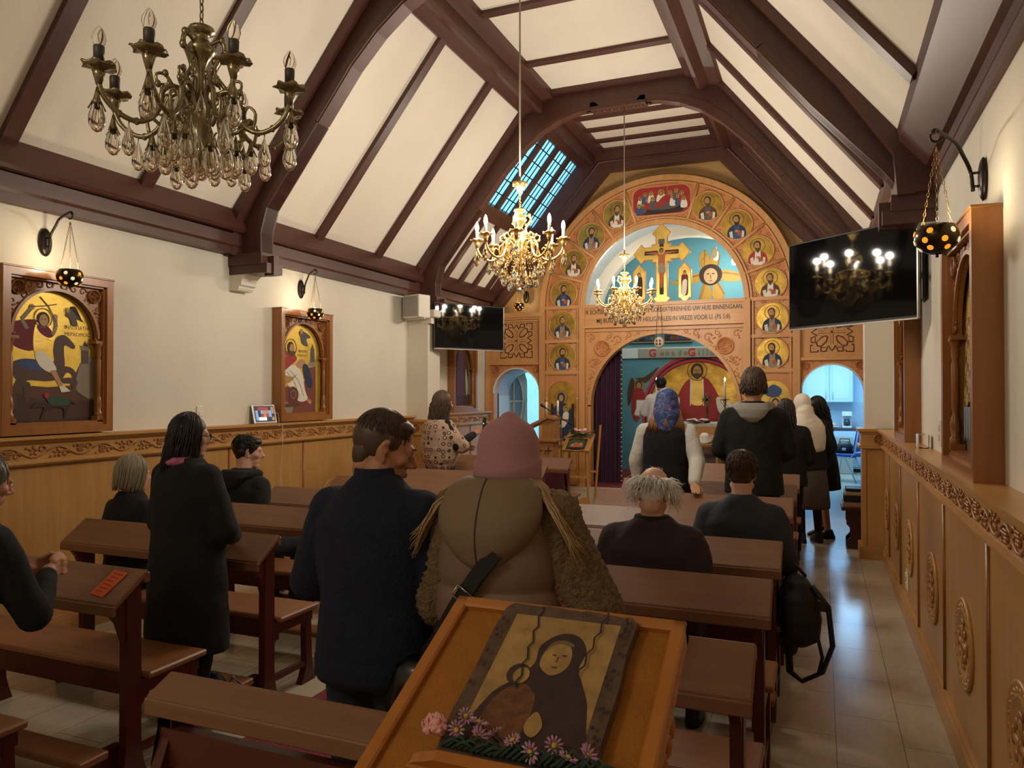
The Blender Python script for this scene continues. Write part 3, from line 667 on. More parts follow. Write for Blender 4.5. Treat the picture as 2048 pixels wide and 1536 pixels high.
# --- royal arch below the beam
mb = MB(); arch_plate(mb, CX - 1.17, CX + 1.17, 2.69, CX, 1.50, 1.08, yf + .03, yb, SCREEN, 32, .28); mb.build('royal_arch_panel', scr, True)
mb = MB(); 
for r, w in ((1.10, .025),):
    for i in range(36):
        a0, a1 = PI * i / 36, PI * (i + 1) / 36; q = lambda r, a: (CX - r * cos(a), 1.50 + r * sin(a))
        mb.prism([q(r - w, a0), q(r - w, a1), q(r + w, a1), q(r + w, a0)], yf - .01, yf + .04, 'y', SCREEN)
mb.box(CX - 1.16, CX + 1.16, yf - .0, yf + .04, 2.63, 2.685, SCREEN_X)
for s in (-1, 1): xa, xb = sorted((CX + s * 1.075, CX + s * 1.12)); mb.box(xa, xb, yf - .01, yf + .04, .28, 1.52, SCREEN)
mb.build('royal_arch_moulding', scr, True)
for s in (-1, 1): g = MB(); cross_rosette(g, CX + s * .90, 2.38, yf + .03, .125, SCREEN_R); g.build('cross_rosette', scr, True)
g = MB()
for s in (-1, 1):
    for k, (dx, z, sz, a) in enumerate([(.66, 2.50, .07, .4), (.50, 2.57, .05, 1.5), (.36, 2.605, .035, 3), (.22, 2.62, .025, 1), (.74, 2.36, .05, 2.4), (1.03, 2.16, .06, .8), (1.06, 1.98, .05, 2), (1.09, 1.82, .04, 4), (1.11, 1.68, .03, 1), (.98, 2.20, .05, 4), (1.06, 2.55, .05, 1.0), (.80, 2.57, .045, 2.2)]):
        scroll(g, CX + s * dx, z, yf + .028, sz, SCREEN_R, a, s, .010 if sz > .04 else .006)
        g.ell((CX + s * (dx + .03), yf + .028, z - .05), (.03, .01, .016), SCREEN_R, 8, 4, Euler((0, s * (.8 + k), 0)))
g.build('vine_spandrel_carving', scr, True)
# --- arched icons below the roundels
def small_arch(x, kind):
    mb = MB(); mb.box(x - .285, x + .285, yf - .005, yf + .02, 1.98, 2.0, SCREEN_X)
    arch_plate(mb, x - .27, x + .27, 1.97, x, 1.66, .225, yf - .008, yf + .022, SCREEN_R, 20, .95)
    for s in (-1, 1):
        mb.lathe([(.022, .95), (.022, 1.0), (.014, 1.02), (.017, 1.3), (.013, 1.5), (.02, 1.53), (.013, 1.56), (.028, 1.6), (.03, 1.63)], (x + s * .245, yf - .02, 0), 10, SCREEN)
    mb.box(x - .27, x + .27, yf - .03, yf + .02, .90, .96, SCREEN_X)
    fr = mb.build('icon_niche', scr, True)
    A = Art((x, yf + .012, 1.4), (1, 0, 0), (0, 0, 1), (0, -1, 0))
    P = [(.225, -.45), (.225, .26)] + [(.225 * cos(PI * i / 16), .26 + .225 * sin(PI * i / 16)) for i in range(1, 16)] + [(-.225, .26), (-.225, -.45)]
    A.poly(P, GOLD2 if kind else GOLD)
    if kind == 0:
        A.poly([(-.19, .14), (-.15, .14), (-.13, .0), (.13, .0), (.15, .14), (.19, .14), (.19, -.42), (-.19, -.42)], DBRN)
        A.poly(smoothpts([(-.15, .05), (-.05, .14), (.05, .14), (.14, .03), (.16, -.2), (.19, -.4), (0, -.44), (-.19, -.4), (-.15, -.2)], 4), DBLUE_I)
        A.ring(-.02, .24, .1, .008, BROWN_I); A.ell(-.02, .23, .065, .085, DBLUE_I); A.ell(-.02, .225, .035, .05, SKIN_I)
        A.ell(.06, .06, .05, .055, GOLD2); A.ell(.06, .06, .028, .036, HAIR_I); A.ell(.06, .055, .02, .028, SKIN_I)
        A.poly(smoothpts([(.02, .0), (.1, .0), (.09, -.12), (.03, -.22), (-.04, -.22), (.0, -.1)], 4), LINEN_I); A.line([(-.06, -.1), (.1, -.12)], .03, ROSE_I); A.ell(-.03, -.3, .03, .04, RED_I); A.ell(.08, -.38, .06, .03, STONE_I)
    else:
        A.poly(smoothpts([(-.1, .30), (0, .42), (.12, .36), (.1, .27), (0, .24)], 4), BLUE_I); A.ring(.04, .18, .08, .008, BROWN_I)
        A.ell(.04, .17, .05, .065, HAIR_I); A.ell(.04, .165, .033, .045, SKIN_I); A.poly(smoothpts([(-.1, .08), (.04, .12), (.16, .06), (.15, -.4), (-.12, -.4)], 4), ORANGE_I)
        A.poly([(-.2, .3), (-.17, .3), (-.14, -.3), (-.2, -.3)], GREY_I)
    o = A.mb.build('painting'); o.data.transform(Matrix.Translation((-CX, -YI, 0))); o.parent = fr
small_arch(CX - 1.535, 0); small_arch(CX + 1.535, 1)
# --- side bays: door arch, lattice panel, cornice
for s in (-1, 1):
    xc = CX + s * 2.30; x0, x1 = xc - .455 - (.062 if s < 0 else 0), xc + .455
    if s > 0: x1 = XR - .09
    mb = MB(); arch_plate(mb, x0, x1, 2.16, xc, 1.70, .39, yf + .01, yb + .04, SCREEN_R, 24, .0 if s > 0 else .28)
    mb.box(x0, x1, yf + .01, yb, 2.16, 2.92, SCREEN); mb.build('side_bay_panel', scr, True)
    mb = MB()
    for z, h, d in ((2.93, .035, .07), (2.88, .02, .04), (2.17, .022, .03), (2.84, .015, .02)): mb.box(x0 - (.0 if s < 0 else .02), x1 + (.02 if s < 0 else 0), yf - d, yb, z - h, z + h, SCREEN_X)
    for x in (x0 + .03, x1 - .03): mb.box(x - .035, x + .035, yf - .025, yf + .02, .28 if s < 0 else 0, 2.9, SCREEN)
    for i in range(24):
        a0, a1 = PI * i / 24, PI * (i + 1) / 24; q = lambda r, a: (xc - r * cos(a), 1.70 + r * sin(a))
        mb.prism([q(.385, a0), q(.385, a1), q(.405, a1), q(.405, a0)], yf - .005, yf + .02, 'y', M('d8d4c8', .4))
    mb.build('side_bay_moulding', scr, True)
    for e in (-1, 1): g = MB(); cross_rosette(g, xc + e * .345, 2.075, yf + .012, .055, CARVE_R); g.build('cross_rosette', scr, True)
    g = MB()
    for e in (-1, 1):
        for k, (dx, z) in enumerate([(.25, 2.11), (.14, 2.13), (.395, 1.98), (.41, 1.87), (.31, 2.0)]): scroll(g, xc + e * dx, z, yf + .01, .028, CARVE_R, k, e, .005)
    g.build('spandrel_scrolls', scr, True)
    # pierced geometric cross lattice, recess shade put in as dark brown pieces round pale ones
    DK = M('4a2818', .6); y1_, y2_ = yf + .005, yf + .011
    def piece(P, mat, yy): g.prism([(xc + u, 2.53 + v) for u, v in P], yy, yf + .02, 'y', mat)
    def both(P, k=1.0):
        cxp = sum(p[0] for p in P) / len(P); cyp = sum(p[1] for p in P) / len(P)
        big = [(u + (u - cxp) / (math.hypot(u - cxp, v - cyp) or 1) * .02, v + (v - cyp) / (math.hypot(u - cxp, v - cyp) or 1) * .02) for u, v in P]
        global g
        g = MB(); piece(big, DK, yf + .006); piece(P, SCREEN, yf + .0); g.build('lattice_inlay', scr, True)
    for q in range(4):
        a = q * PI / 2; R_ = lambda u, v: (u * cos(a) - v * sin(a), u * sin(a) + v * cos(a))
        both([R_(0, -.012), R_(.17, -.012), R_(.17, -.045), R_(.245, 0), R_(.17, .045), R_(.17, .012), R_(0, .012)])
        a2 = a + PI / 4; R2 = lambda u, v: (u * cos(a2) - v * sin(a2), u * sin(a2) + v * cos(a2))
        both([R2(.10, -.014), R2(.15, -.034), R2(.225, -.034), R2(.25, 0), R2(.225, .034), R2(.15, .034), R2(.10, .014)])
        for e in (-1, 1): both([R_(.215, e * .065), R_(.255, e * .085), R_(.255, e * .13), R_(.215, e * .13 - e * .0)])
        both([R_(.262, .185), R_(.262, .262), R_(.185, .262), R_(.185, .238), R_(.238, .238), R_(.238, .185)])
# --- crucifix and its two side icons standing on the beam
cru = MB(); zc = 3.77
def gilt(mb, P, y, d, mat): mb.prism(P, y - d, y, 'y', mat)
CR = [(-.055, -.66), (-.055, -.115), (-.20, -.115), (-.20, -.075), (-.245, -.115), (-.30, -.115), (-.385, 0), (-.30, .1), (-.245, .1), (-.20, .065), (-.13, .065), (-.13, .12), (-.07, .12), (-.07, .20), (-.12, .25), (-.12, .30), (0, .42), (.12, .30), (.12, .25), (.07, .20), (.07, .12), (.13, .12), (.13, .065), (.20, .065), (.245, .1), (.30, .1), (.385, 0), (.30, -.115), (.245, -.115), (.20, -.075), (.20, -.115), (.055, -.115), (.055, -.66), (.11, -.70), (.0, -.78), (-.11, -.70)]
crx = MB()
def stripcross(mb, e, y, d, mat):
    B = [((-.075, -.66), (.075, .24)), ((-.28, -.09), (.28, .075)), ((-.13, -.13), (.13, .12))]
    k = 0
    for (a, b2), (c, d2) in B: mb.box(CX + a - e, CX + c + e, y - d - k * .0007, y - k * .0007, zc + b2 - e, zc + d2 + e, mat); k += 1
    for cx_, cy_, r1, r2 in ((-.30, -.005, .11, .135), (.30, -.005, .11, .135), (0, .29, .13, .13), (0, -.68, .12, .10)):
        k += 1; mb.prism([(CX + cx_ - r1 - e, zc + cy_), (CX + cx_, zc + cy_ - r2 - e), (CX + cx_ + r1 + e, zc + cy_), (CX + cx_, zc + cy_ + r2 + e)], y - d - k * .0007, y - k * .0007, 'y', mat)
stripcross(crx, .014, yf + .06, .03, SCREEN_R); stripcross(crx, 0, yf + .03, .008, GOLD2); crucifix = crx.build('crucifix', scr, True)
A = Art((CX, yf + .012, zc), (1, 0, 0), (0, 0, 1), (0, -1, 0))
A.poly([(-.25, -.03), (.25, -.03), (.25, .03), (-.25, .03)], DBRN); A.poly([(-.03, -.62), (.03, -.62), (.03, .2), (-.03, .2)], DBRN); A.poly([(-.045, .13), (.045, .13), (.045, .2), (-.045, .2)], GREY_I)
A.poly(smoothpts([(-.24, .0), (-.12, -.02), (-.05, -.05), (-.045, -.2), (.045, -.2), (.05, -.05), (.12, -.02), (.24, .0), (.12, .01), (0, .0), (-.12, .01)], 4), ORANGE_I)
A.poly(smoothpts([(-.04, -.17), (.04, -.17), (.05, -.3), (-.04, -.31)], 4), STONE_I); A.poly([(-.035, -.3), (.035, -.3), (.015, -.52), (-.015, -.52)], ORANGE_I)
A.ell(0, .03, .052, .056, GOLD2); A.ell(0, .03, .033, .042, HAIR_I); A.ell(.002, .022, .02, .028, ORANGE_I)
o = A.mb.build('painted_figure'); o.data.transform(Matrix.Translation((-CX, -YI, 0))); o.parent = crucifix
for s in (-1, 1):
    xc = CX + s * .335; P0 = [(-.085, -.2), (-.085, .17), (0, .27), (.085, .17), (.085, -.2), (.03, -.2), (.085, -.24), (0, -.3), (-.085, -.24), (-.03, -.2)]
    P1 = [(-.085, -.23), (-.085, .17), (0, .27), (.085, .17), (.085, -.23)]
    mb = MB()
    for e, yy, d, mt in ((1.12, yf + .06, .03, SCREEN_R), (1, yf + .03, .008, GOLD2)):
        mb.prism([(xc + u * e, 3.33 + v * (1 + (e - 1) * .5)) for u, v in P1], yy - d, yy, 'y', mt)
        mb.prism([(xc - .09 * e, 3.33 - .2), (xc, 3.33 - .3 * e), (xc + .09 * e, 3.33 - .2)], yy - d - .001, yy, 'y', mt)
    fr = mb.build('standing_icon', scr, True)
    A = Art((xc, yf + .018, 3.33), (1, 0, 0), (0, 0, 1), (0, -1, 0))
    A.poly(smoothpts([(-.045, .08), (0, .11), (.045, .08), (.05, -.08), (.04, -.2), (-.04, -.2), (-.05, -.08)], 4), DRED_I if s > 0 else DBRN)
    if s > 0: A.poly(smoothpts([(-.03, .0), (.03, .02), (.03, -.1), (.01, -.2), (-.04, -.2)], 4), LINEN_I)
    A.ell(0, .13, .034, .036, GOLD); A.ell(0, .13, .022, .03, HAIR_I); A.ell(0, .125, .014, .02, SKIN_I)
    o = A.mb.build('painted_figure'); o.data.transform(Matrix.Translation((-CX, -YI, 0))); o.parent = fr
# --- plain veneer wall filling the octagon above the screen
mb = MB()
def fillarch(mb, R, y0_, y1_, mat):
    # from the arch up to the roof line
    K = 40
    for i in range(K):
        a0, a1 = PI * i / K, PI * (i + 1) / K
        def P(a):
            x = CX - R * cos(a); return (x, cz + R * sin(a)), (x, min(5.12, 2.84 + 1.13 * ((x + 5.0) if x < CX else (2 * CX + 5.0 - x))) + .12)
        (p, pt), (q, qt) = P(a0), P(a1); mb.prism([p, q, qt, pt], y0_, y1_, 'y', mat)
fillarch(mb, 1.80, yf + .161, yf + .21, PLYW)
for s in (-1, 1):
    X = lambda x: x if s < 0 else 2 * CX - x
    mb.prism([(X(-5.0), 2.9), (X(-3.96), 2.9), (X(-3.96), 4.15), (X(-5.0), 3.0)], yf + .161, yf + .21, 'y', PLYW)
o = struct(mb, 'wall_front')
# ================================================================ what shows through the arches
# altar wall painting: seated Christ in a gold lunette under a red and blue arch
zb = 1.38; xb_ = -2.03; yw = 13.615
A = Art((xb_, yw, zb), (1, 0, 0), (0, 0, 1), (0, -1, 0)); DBL = M('27305c', .7); BRED = M('c8342c', .6)
def half(rx, rz, m): A.poly([(rx * cos(PI * i / 30), rz * sin(PI * i / 30)) for i in range(31)] + [(-rx, -.25), (rx, -.25)], m)
half(1.0, 1.02, BRED); half(.955, .965, DBL); half(.925, .93, BRED); half(.90, .89, DRED_I); half(.875, .87, GOLD)
A.poly(smoothpts([(-.22, .52), (.0, .62), (.2, .55), (.40, .2), (.5, .0), (.35, -.12), (.38, -.25), (-.4, -.25), (-.36, -.1), (-.5, .0), (-.38, .22)], 4), RED_I)
A.poly(smoothpts([(-.1, .6), (.07, .6), (.1, .3), (.08, .12), (-.1, .12), (-.12, .3)], 4), GOLD2); A.line([(-.12, .58), (-.13, .1)], .02, LINEN_I); A.line([(.09, .58), (.1, .1)], .02, LINEN_I)
for s in (-1, 1):
    A.poly(smoothpts([(s * .34, .26), (s * .66, .06), (s * .52, -.08), (s * .36, .0)], 4), LINEN_I); A.line([(s * .38, .2), (s * .54, -.04)], .008, BROWN_I); A.line([(s * .4, .22), (s * .6, .0)], .008, BROWN_I); A.ell(s * .62, .05, .05, .04, SKIN_I, 10)
A.ring(-.01, .72, .17, .012, BROWN_I); A.ell(-.01, .72, .11, .135, HAIR_I); A.ell(-.01, .70, .075, .11, SKIN_I); A.poly(smoothpts([(-.07, .67), (.05, .67), (.04, .6), (-.01, .565), (-.06, .6)], 4), BEARD_I)
A.line([(-.055, .735), (-.02, .735)], .012, HAIR_I); A.line([(.0, .735), (.035, .735)], .012, HAIR_I); A.line([(-.01, .73), (-.01, .68)], .01, BROWN_I)
A.ell(-1.06, .47, .095, .105, GOLD, 18); A.ell(-1.06, .47, .06, .08, HAIR_I); A.ell(-1.06, .46, .042, .06, SKIN_I); A.poly(smoothpts([(-1.15, .38), (-.98, .38), (-.95, .1), (-1.1, -.2), (-1.2, .0)], 4), RED_I)
A.poly(smoothpts([(-1.12, .6), (-.95, .62), (-.7, .8), (-.82, .62), (-.95, .52)], 4), BROWN_I); A.poly(smoothpts([(-1.2, .6), (-1.14, .5), (-1.2, .2), (-1.26, .1), (-1.27, .35)], 4), BROWN_I)
o = A.mb.build('wall_painting'); tag(o, 'gold lunette wall painting of a seated figure in red robes under a red arch', 'painting')
# winged figure high on the blue wall
A = Art((-1.80, yw, 3.75), (1, 0, 0), (0, 0, 1), (0, -1, 0)); OCH = M('b08a3a', .6); OCL = M('7a5c28', .6)
for P in ([(.0, .1), (.3, .12), (.6, .02), (.95, -.02), (.6, -.07), (.25, -.08)], [(-.02, .1), (-.3, .08), (-.6, -.02), (-.75, -.05), (-.5, -.1), (-.2, -.06)], [(-.12, .05), (-.2, .35), (-.1, .5), (.0, .3), (.05, .1)], [(.1, .1), (.16, .4), (.05, .52), (.0, .28)], [(-.1, -.05), (-.2, -.4), (-.1, -.62), (.02, -.3)], [(.1, -.05), (.24, -.3), (.18, -.55), (.02, -.3)]):
    A.poly(smoothpts(P, 4), OCH); A.line([P[0], P[2 if len(P) > 4 else 1]], .015, OCL)
    A.line([((p[0] * .9 + .01), p[1] * .9 - .03) for p in P[:3]], .01, OCL)
A.ell(0, .05, .2, .19, DBRN, 22); A.ell(.0, .03, .12, .14, M('b5966e', .6), 20); A.line([(-.07, .07), (-.02, .07)], .015, DBRN); A.line([(.02, .07), (.07, .07)], .015, DBRN); A.line([(0, .05), (0, -.02)], .012, BROWN_I); A.line([(-.03, -.055), (.03, -.055)], .012, DRED_I)
tag(A.mb.build('winged_head_painting'), 'ochre six-winged head painted high on the blue wall behind the crucifix', 'painting')
# white text band
mb = MB(); mb.box(-3.86, -.48, 13.59, 13.619, 2.34, 2.53, LBLUE); mb.box(-3.1, -.48, 13.585, 13.592, 2.345, 2.51, M('9fa69a', .8)); bd = mb.build('text_band')
tag(bd, 'white board with faded painted letters and two red capitals across the altar wall', 'sign')
FADE = M('85897c', .8)
for ch, x, mt, sz in (('G', -2.83, BRED, .19), ('e', -2.66, FADE, .13), ('n', -2.56, FADE, .13), ('a', -2.46, FADE, .13), ('d', -2.34, FADE, .13), ('e', -2.24, FADE, .13), ('G', -2.13, BRED, .19), ('l', -2.0, FADE, .13), ('l', -1.93, FADE, .13), ('l', -1.86, FADE, .13), ('o', -1.77, FADE, .13)):
    o = text_mesh(ch, sz, mt, 'letter', None, frameM((x, 13.582, 2.425), Vector((1, 0, 0)), Vector((0, 0, 1)), Vector((0, -1, 0))), .001, .006)
    o.parent = bd
# small stained windows above the band
BW = M('24344c', .3)
for k, x in enumerate((-3.02, -2.38, -1.62)):
    mb = MB(); mb.box(x - .26, x + .26, 13.58, 13.63, 2.62, 3.2, M('8a8064', .5)); mb.box(x - .23, x + .23, 13.572, 13.585, 2.65, 3.17, BW); o = struct(mb, 'window_%d' % (2 + k))
    g = MB(); r3 = random.Random(k)
    for i in range(5):
        for j in range(6): g.box(x - .22 + i * .09, x - .14 + i * .09, 13.568, 13.573, 2.66 + j * .085, 2.735 + j * .085, [M('31517c', .3), M('203050', .3), M('5a6a5a', .3), M('6a4a3a', .3)][r3.randrange(4)])
    g.build('pane', o)
# ---- purple curtain, white side door, altar, priest's desk etc.
PUR = M('3e1c34', .85, bump=.2, bscale=60, sheen=.3, name='dark_purple_velvet')
mb = MB(); K = 60; P = []
for i in range(K + 1):
    t = i / K; x = -3.30 + t * .46; P.append((x, 11.32 + .035 * sin(t * 2 * PI * 6) + .012 * sin(t * 31)))
vs = [(x, y, .32) for x, y in P] + [(x + .01, y, 3.0) for x, y in P]; n = K + 1
mb.add(vs + [(x, y + .012, z) for x, y, z in vs], [(i, i + 1, n + i + 1, n + i) for i in range(K)] + [(2 * n + i, 3 * n + i, 3 * n + i + 1, 2 * n + i + 1) for i in range(K)], PUR, True)
cu = mb.build('altar_curtain'); tag(cu, 'dark purple velvet curtain with beaded edge hanging in the royal arch', 'curtain')
g = MB()
for k in range(70): g.ell((-2.835, 11.29, .36 + k * .037), (.011, .011, .011), [M('d8ccb4', .6), M('3a2c28', .6)][k % 2], 6, 4)
g.build('beaded_trim', cu)
# side door, opened, with an oval window
sd = thing('side_door', 'pale green wooden door with an oval cross-barred window left of the screen', 'door', (-4.80, 11.72, .28), math.radians(40)); PALE = M('b9bda6', .5, name='pale_green_paint'); PALE2 = M('9a9e88', .5)
mb = MB(); N = 20; DW = .24
R0_ = [(DW * cos(PI * i / N), 1.56 + .36 * sin(PI * i / N)) for i in range(N + 1)]
# door leaf as strips round the oval opening
def oval(a, rx=.15, rz=.42): return (rx * cos(a), 1.30 + rz * sin(a))
def outer(a):
    c, s_ = cos(a), sin(a)
    # leaf outline point in this direction from the oval centre
    best = None
    for k in range(400):
        t = k * .005; x, z = t * c, 1.30 + t * s_
        inside = abs(x) <= DW and z >= 0.7 and (z <= 1.56 or (x / DW) ** 2 + ((z - 1.56) / .36) ** 2 <= 1)
        if not inside: break
        best = (x, z)
    return best
KK = 32
for i in range(KK):
    a0, a1 = 2 * PI * i / KK, 2 * PI * (i + 1) / KK; mb.prism([oval(a0), oval(a1), outer(a1), outer(a0)], -.02, .02, 'y', PALE)
mb.box(-DW, DW, -.02, .02, 0, .705, PALE)
for x in (-.12, 0, .12): mb.box(x - .006, x + .006, -.026, -.02, .05, .72, PALE2)
mb.build('door_leaf', sd)
mb = MB(); mb.tube([(.155 * cos(2 * PI * i / 32), -.02, 1.30 + .425 * sin(2 * PI * i / 32)) for i in range(33)], .014, 6, PALE)
mb.tube([(.19 * cos(2 * PI * i / 32), -.02, 1.28 + .50 * sin(2 * PI * i / 32)) for i in range(16, 33)], .010, 6, PALE2)
mb.box(-.012, .012, -.026, .026, .88, 1.72, PALE); mb.box(-.15, .15, -.026, .026, 1.27, 1.30, PALE); mb.build('window_frame', sd)
mb = MB(); mb.prism([oval(2 * PI * i / 24, .148, .418) for i in range(24)], -.004, .004, 'y', M('7a98b8', .2, name='leaded_blue_glass'))
for k in range(9): a = 2 * PI * k / 9; mb.tube([(.03 * cos(a), -.006, 1.3 + .08 * sin(a)), (.13 * cos(a), -.006, 1.3 + .38 * sin(a))], .004, 4, M('c8c6a0', .4))
mb.build('window_glass', sd)
# grey arched reveal of the side door
mb = MB(); GR = M('a8a8ae', .6, name='grey_reveal'); xc = CX - 2.30
for i in range(20):
    a0, a1 = PI * i / 20, PI * (i + 1) / 20; q = lambda r, a: (xc - r * cos(a), 1.70 + r * sin(a)); mb.prism([q(.39, a0), q(.39, a1), q(.44, a1), q(.44, a0)], yb, 11.9, 'y', GR)
mb.box(xc - .46, xc - .39, yb, 11.9, .28, 1.7, GR); mb.box(xc + .39, xc + .44, yb, 11.9, .28, 1.7, GR); mb.box(xc - .40, xc - .385, yb + .05, 11.8, .28, 1.66, M('c4c4c6', .5)); struct(mb, 'trim_17')
# ================================================================ pews
def make_pew(w, label, narrow=False):
    # origin: floor under the right rear post; runs to -x; people sit on the far (+y) side, back to the book rest
    t = thing('pew', label, 'pew', (0, 0, 0), 0, 'wooden pews in two blocks facing the altar screen')
    b = .006; dy, dz = (-.17, -.12) if not narrow else (-.09, -.04)
    # book rest: sloping board with front lip
    mb = MB(); L_ = math.hypot(dy, dz); ang = math.atan2(-dz, -dy)
    mb.push(Matrix.Translation((0, 0, .92)) @ Matrix.Rotation(ang, 4, 'X')); mb.bev(-w, 0, -L_, .0, -.028, 0, .006, PEW_X); mb.pop()
    mb.build('book_rest', t)
    mb = MB(); mb.bev(-w, 0, dy - .004, dy + .016, .92 + dz - .05, .92 + dz - .004, .004, PEW_X); mb.bev(-w, 0, -.012, .02, .86, .905, .004, PEW_X); mb.build('rest_rail', t)
    # seat
    mb = MB(); mb.bev(-w, 0, .02, .36, .425, .455, .008, PEW_S); mb.build('seat', t)
    mb = MB(); mb.box(-w + .05, -.05, .04, .06, .32, .425, PEW_Z); mb.box(-w + .05, -.05, .30, .32, .34, .425, PEW_Z); mb.box(-w + .04, -.04, -.08, -.05, .70, .80, PEW_Z) if narrow else None
    mb.build('apron', t)
    for x in (-w + .04, -.075):
        # end frame: tall rear post with bracket, seat bearer, front leg, foot
        mb = MB(); x2 = x + .042
        mb.prism([(-.12, 0), (.04, 0), (.02, .06), (.005, .14), (.0, .90), (-.02, .905), (-.075, .86), (-.075, .14), (-.085, .06)], x, x2, 'x', PEW_Z)
        mb.prism([(-.075, .60), (-.075, .85), (dy + .02, .92 + dz - .03), (dy + .03, .92 + dz - .06), (-.11, .70)], x + .004, x2 - .004, 'x', PEW_Z)
        mb.build('rear_post', t)
        mb = MB(); mb.prism([(.0, .36), (.34, .36), (.34, .425), (.0, .425)], x + .002, x2 - .002, 'x', PEW_Z)
        mb.prism([(.0, .30), (.05, .36), (.0, .36)], x + .004, x2 - .004, 'x', PEW_Z); mb.prism([(.27, .36), (.29, .30), (.29, .36)], x + .004, x2 - .004, 'x', PEW_Z); mb.build('seat_bearer', t)
        mb = MB(); mb.prism([(.24, 0), (.37, 0), (.35, .06), (.335, .12), (.325, .38), (.285, .38), (.28, .30), (.285, .12), (.27, .06)], x, x2, 'x', PEW_Z); mb.build('front_leg', t)
        mb = MB(); mb.prism([(-.02, .10), (.29, .10), (.29, .13), (-.02, .13)], x + .006, x2 - .006, 'x', PEW_Z); mb.build('stretcher', t)
    mb = MB(); mb.bev(-w + .03, -.03, -.30, -.16, .15, .185, .006, PEW_S); mb.box(-w + .1, -w + .14, -.27, -.04, .0, .15, PEW_Z); mb.box(-.14, -.10, -.27, -.04, .0, .15, PEW_Z); mb.build('kneeler', t)
    return t
ORD = ['nearest', 'second nearest', 'third nearest', 'fourth nearest', 'fifth nearest', 'sixth nearest', 'seventh nearest', 'frontmost']
notesR = ['directly behind the icon lectern', 'behind the seated white-haired man', 'behind the seated blue-grey jacket man', 'in front of both seated men', 'under the hand of the floral scarf woman', 'ahead of the floral scarf woman', 'far up the block', 'next to the altar step']
notesL = ['with the orange card on its rest', 'behind the woman with the grey bob', 'behind the young man in the black hooded jacket', 'empty, level with the navy sweater', 'empty, half hidden by the mauve hat', 'just behind the filming woman', 'beside the mauve hat', 'covered by a dark red cloth']
pr = make_pew(1.51, 'x'); first = True
for blk, x, notes in (('right', -.19, notesR), ('left', -2.77, notesL)):
    for i in range(8):
        lb = '%s pew of the %s block, %s' % (ORD[i], blk, notes[i]); y = 2.47 + .88 * i
        if first: pr.location = (x, y, 0); pr.matrix_basis = Matrix.Translation((x, y, 0)); pr['label'] = lb; first = False
        else: dup(pr, (x, y, 0), 0, lb)
pb = make_pew(1.51, 'rearmost pew with a narrow top rail, cut off by the bottom of the picture', True); pb.location = (-.19, 1.60, 0); pb.matrix_basis = Matrix.Translation((-.19, 1.60, 0))
dup(pr, (-2.80, 1.60, 0), 0, 'rearmost pew of the left block, only its seat corner showing at bottom left')
# orange card on the nearest left rest
mb = MB(); ang = math.atan2(.12, .17); OR = M('d8602c', .7, name='orange_paper'); a = px(218, 1172, z=.87)
mb.push(Matrix.Translation((-2.90, 2.385, .864)) @ Matrix.Rotation(ang, 4, 'X') @ Matrix.Rotation(-.12, 4, 'Z')); mb.box(-.045, .045, -.07, .07, 0, .001, OR)
for k in range(6): mb.box(-.03, .03 - .01 * (k % 3), .05 - k * .02, .054 - k * .02, .001, .0014, M('7a2e16', .7))
mb.pop(); tag(mb.build('orange_card'), 'small orange printed card lying on the book rest of the nearest left pew', 'card')
# dark red cloth hanging from the frontmost left pew
WINE = M('4a1020', .85, bump=.2, bscale=50, name='wine_cloth'); mb = MB(); vs = []; n = 40; y = 2.47 + .88 * 7 - .20
for i in range(n + 1): x = -4.2 + i * 1.39 / n; vs += [(x, y + .008 * sin(i * 1.1), .755), (x, y - .01 + .02 * sin(i * 1.1), .08)]
mb.add(vs + [(a_, b_ + .006, c_) for a_, b_, c_ in vs], [(2 * i, 2 * i + 2, 2 * i + 3, 2 * i + 1) for i in range(n)] + [(2 * (n + 1) + 2 * i, 2 * (n + 1) + 2 * i + 1, 2 * (n + 1) + 2 * i + 3, 2 * (n + 1) + 2 * i + 2) for i in range(n)], WINE, True); tag(mb.build('pew_cloth'), 'wine red cloth hanging below the book rest of the frontmost left pew', 'cloth')
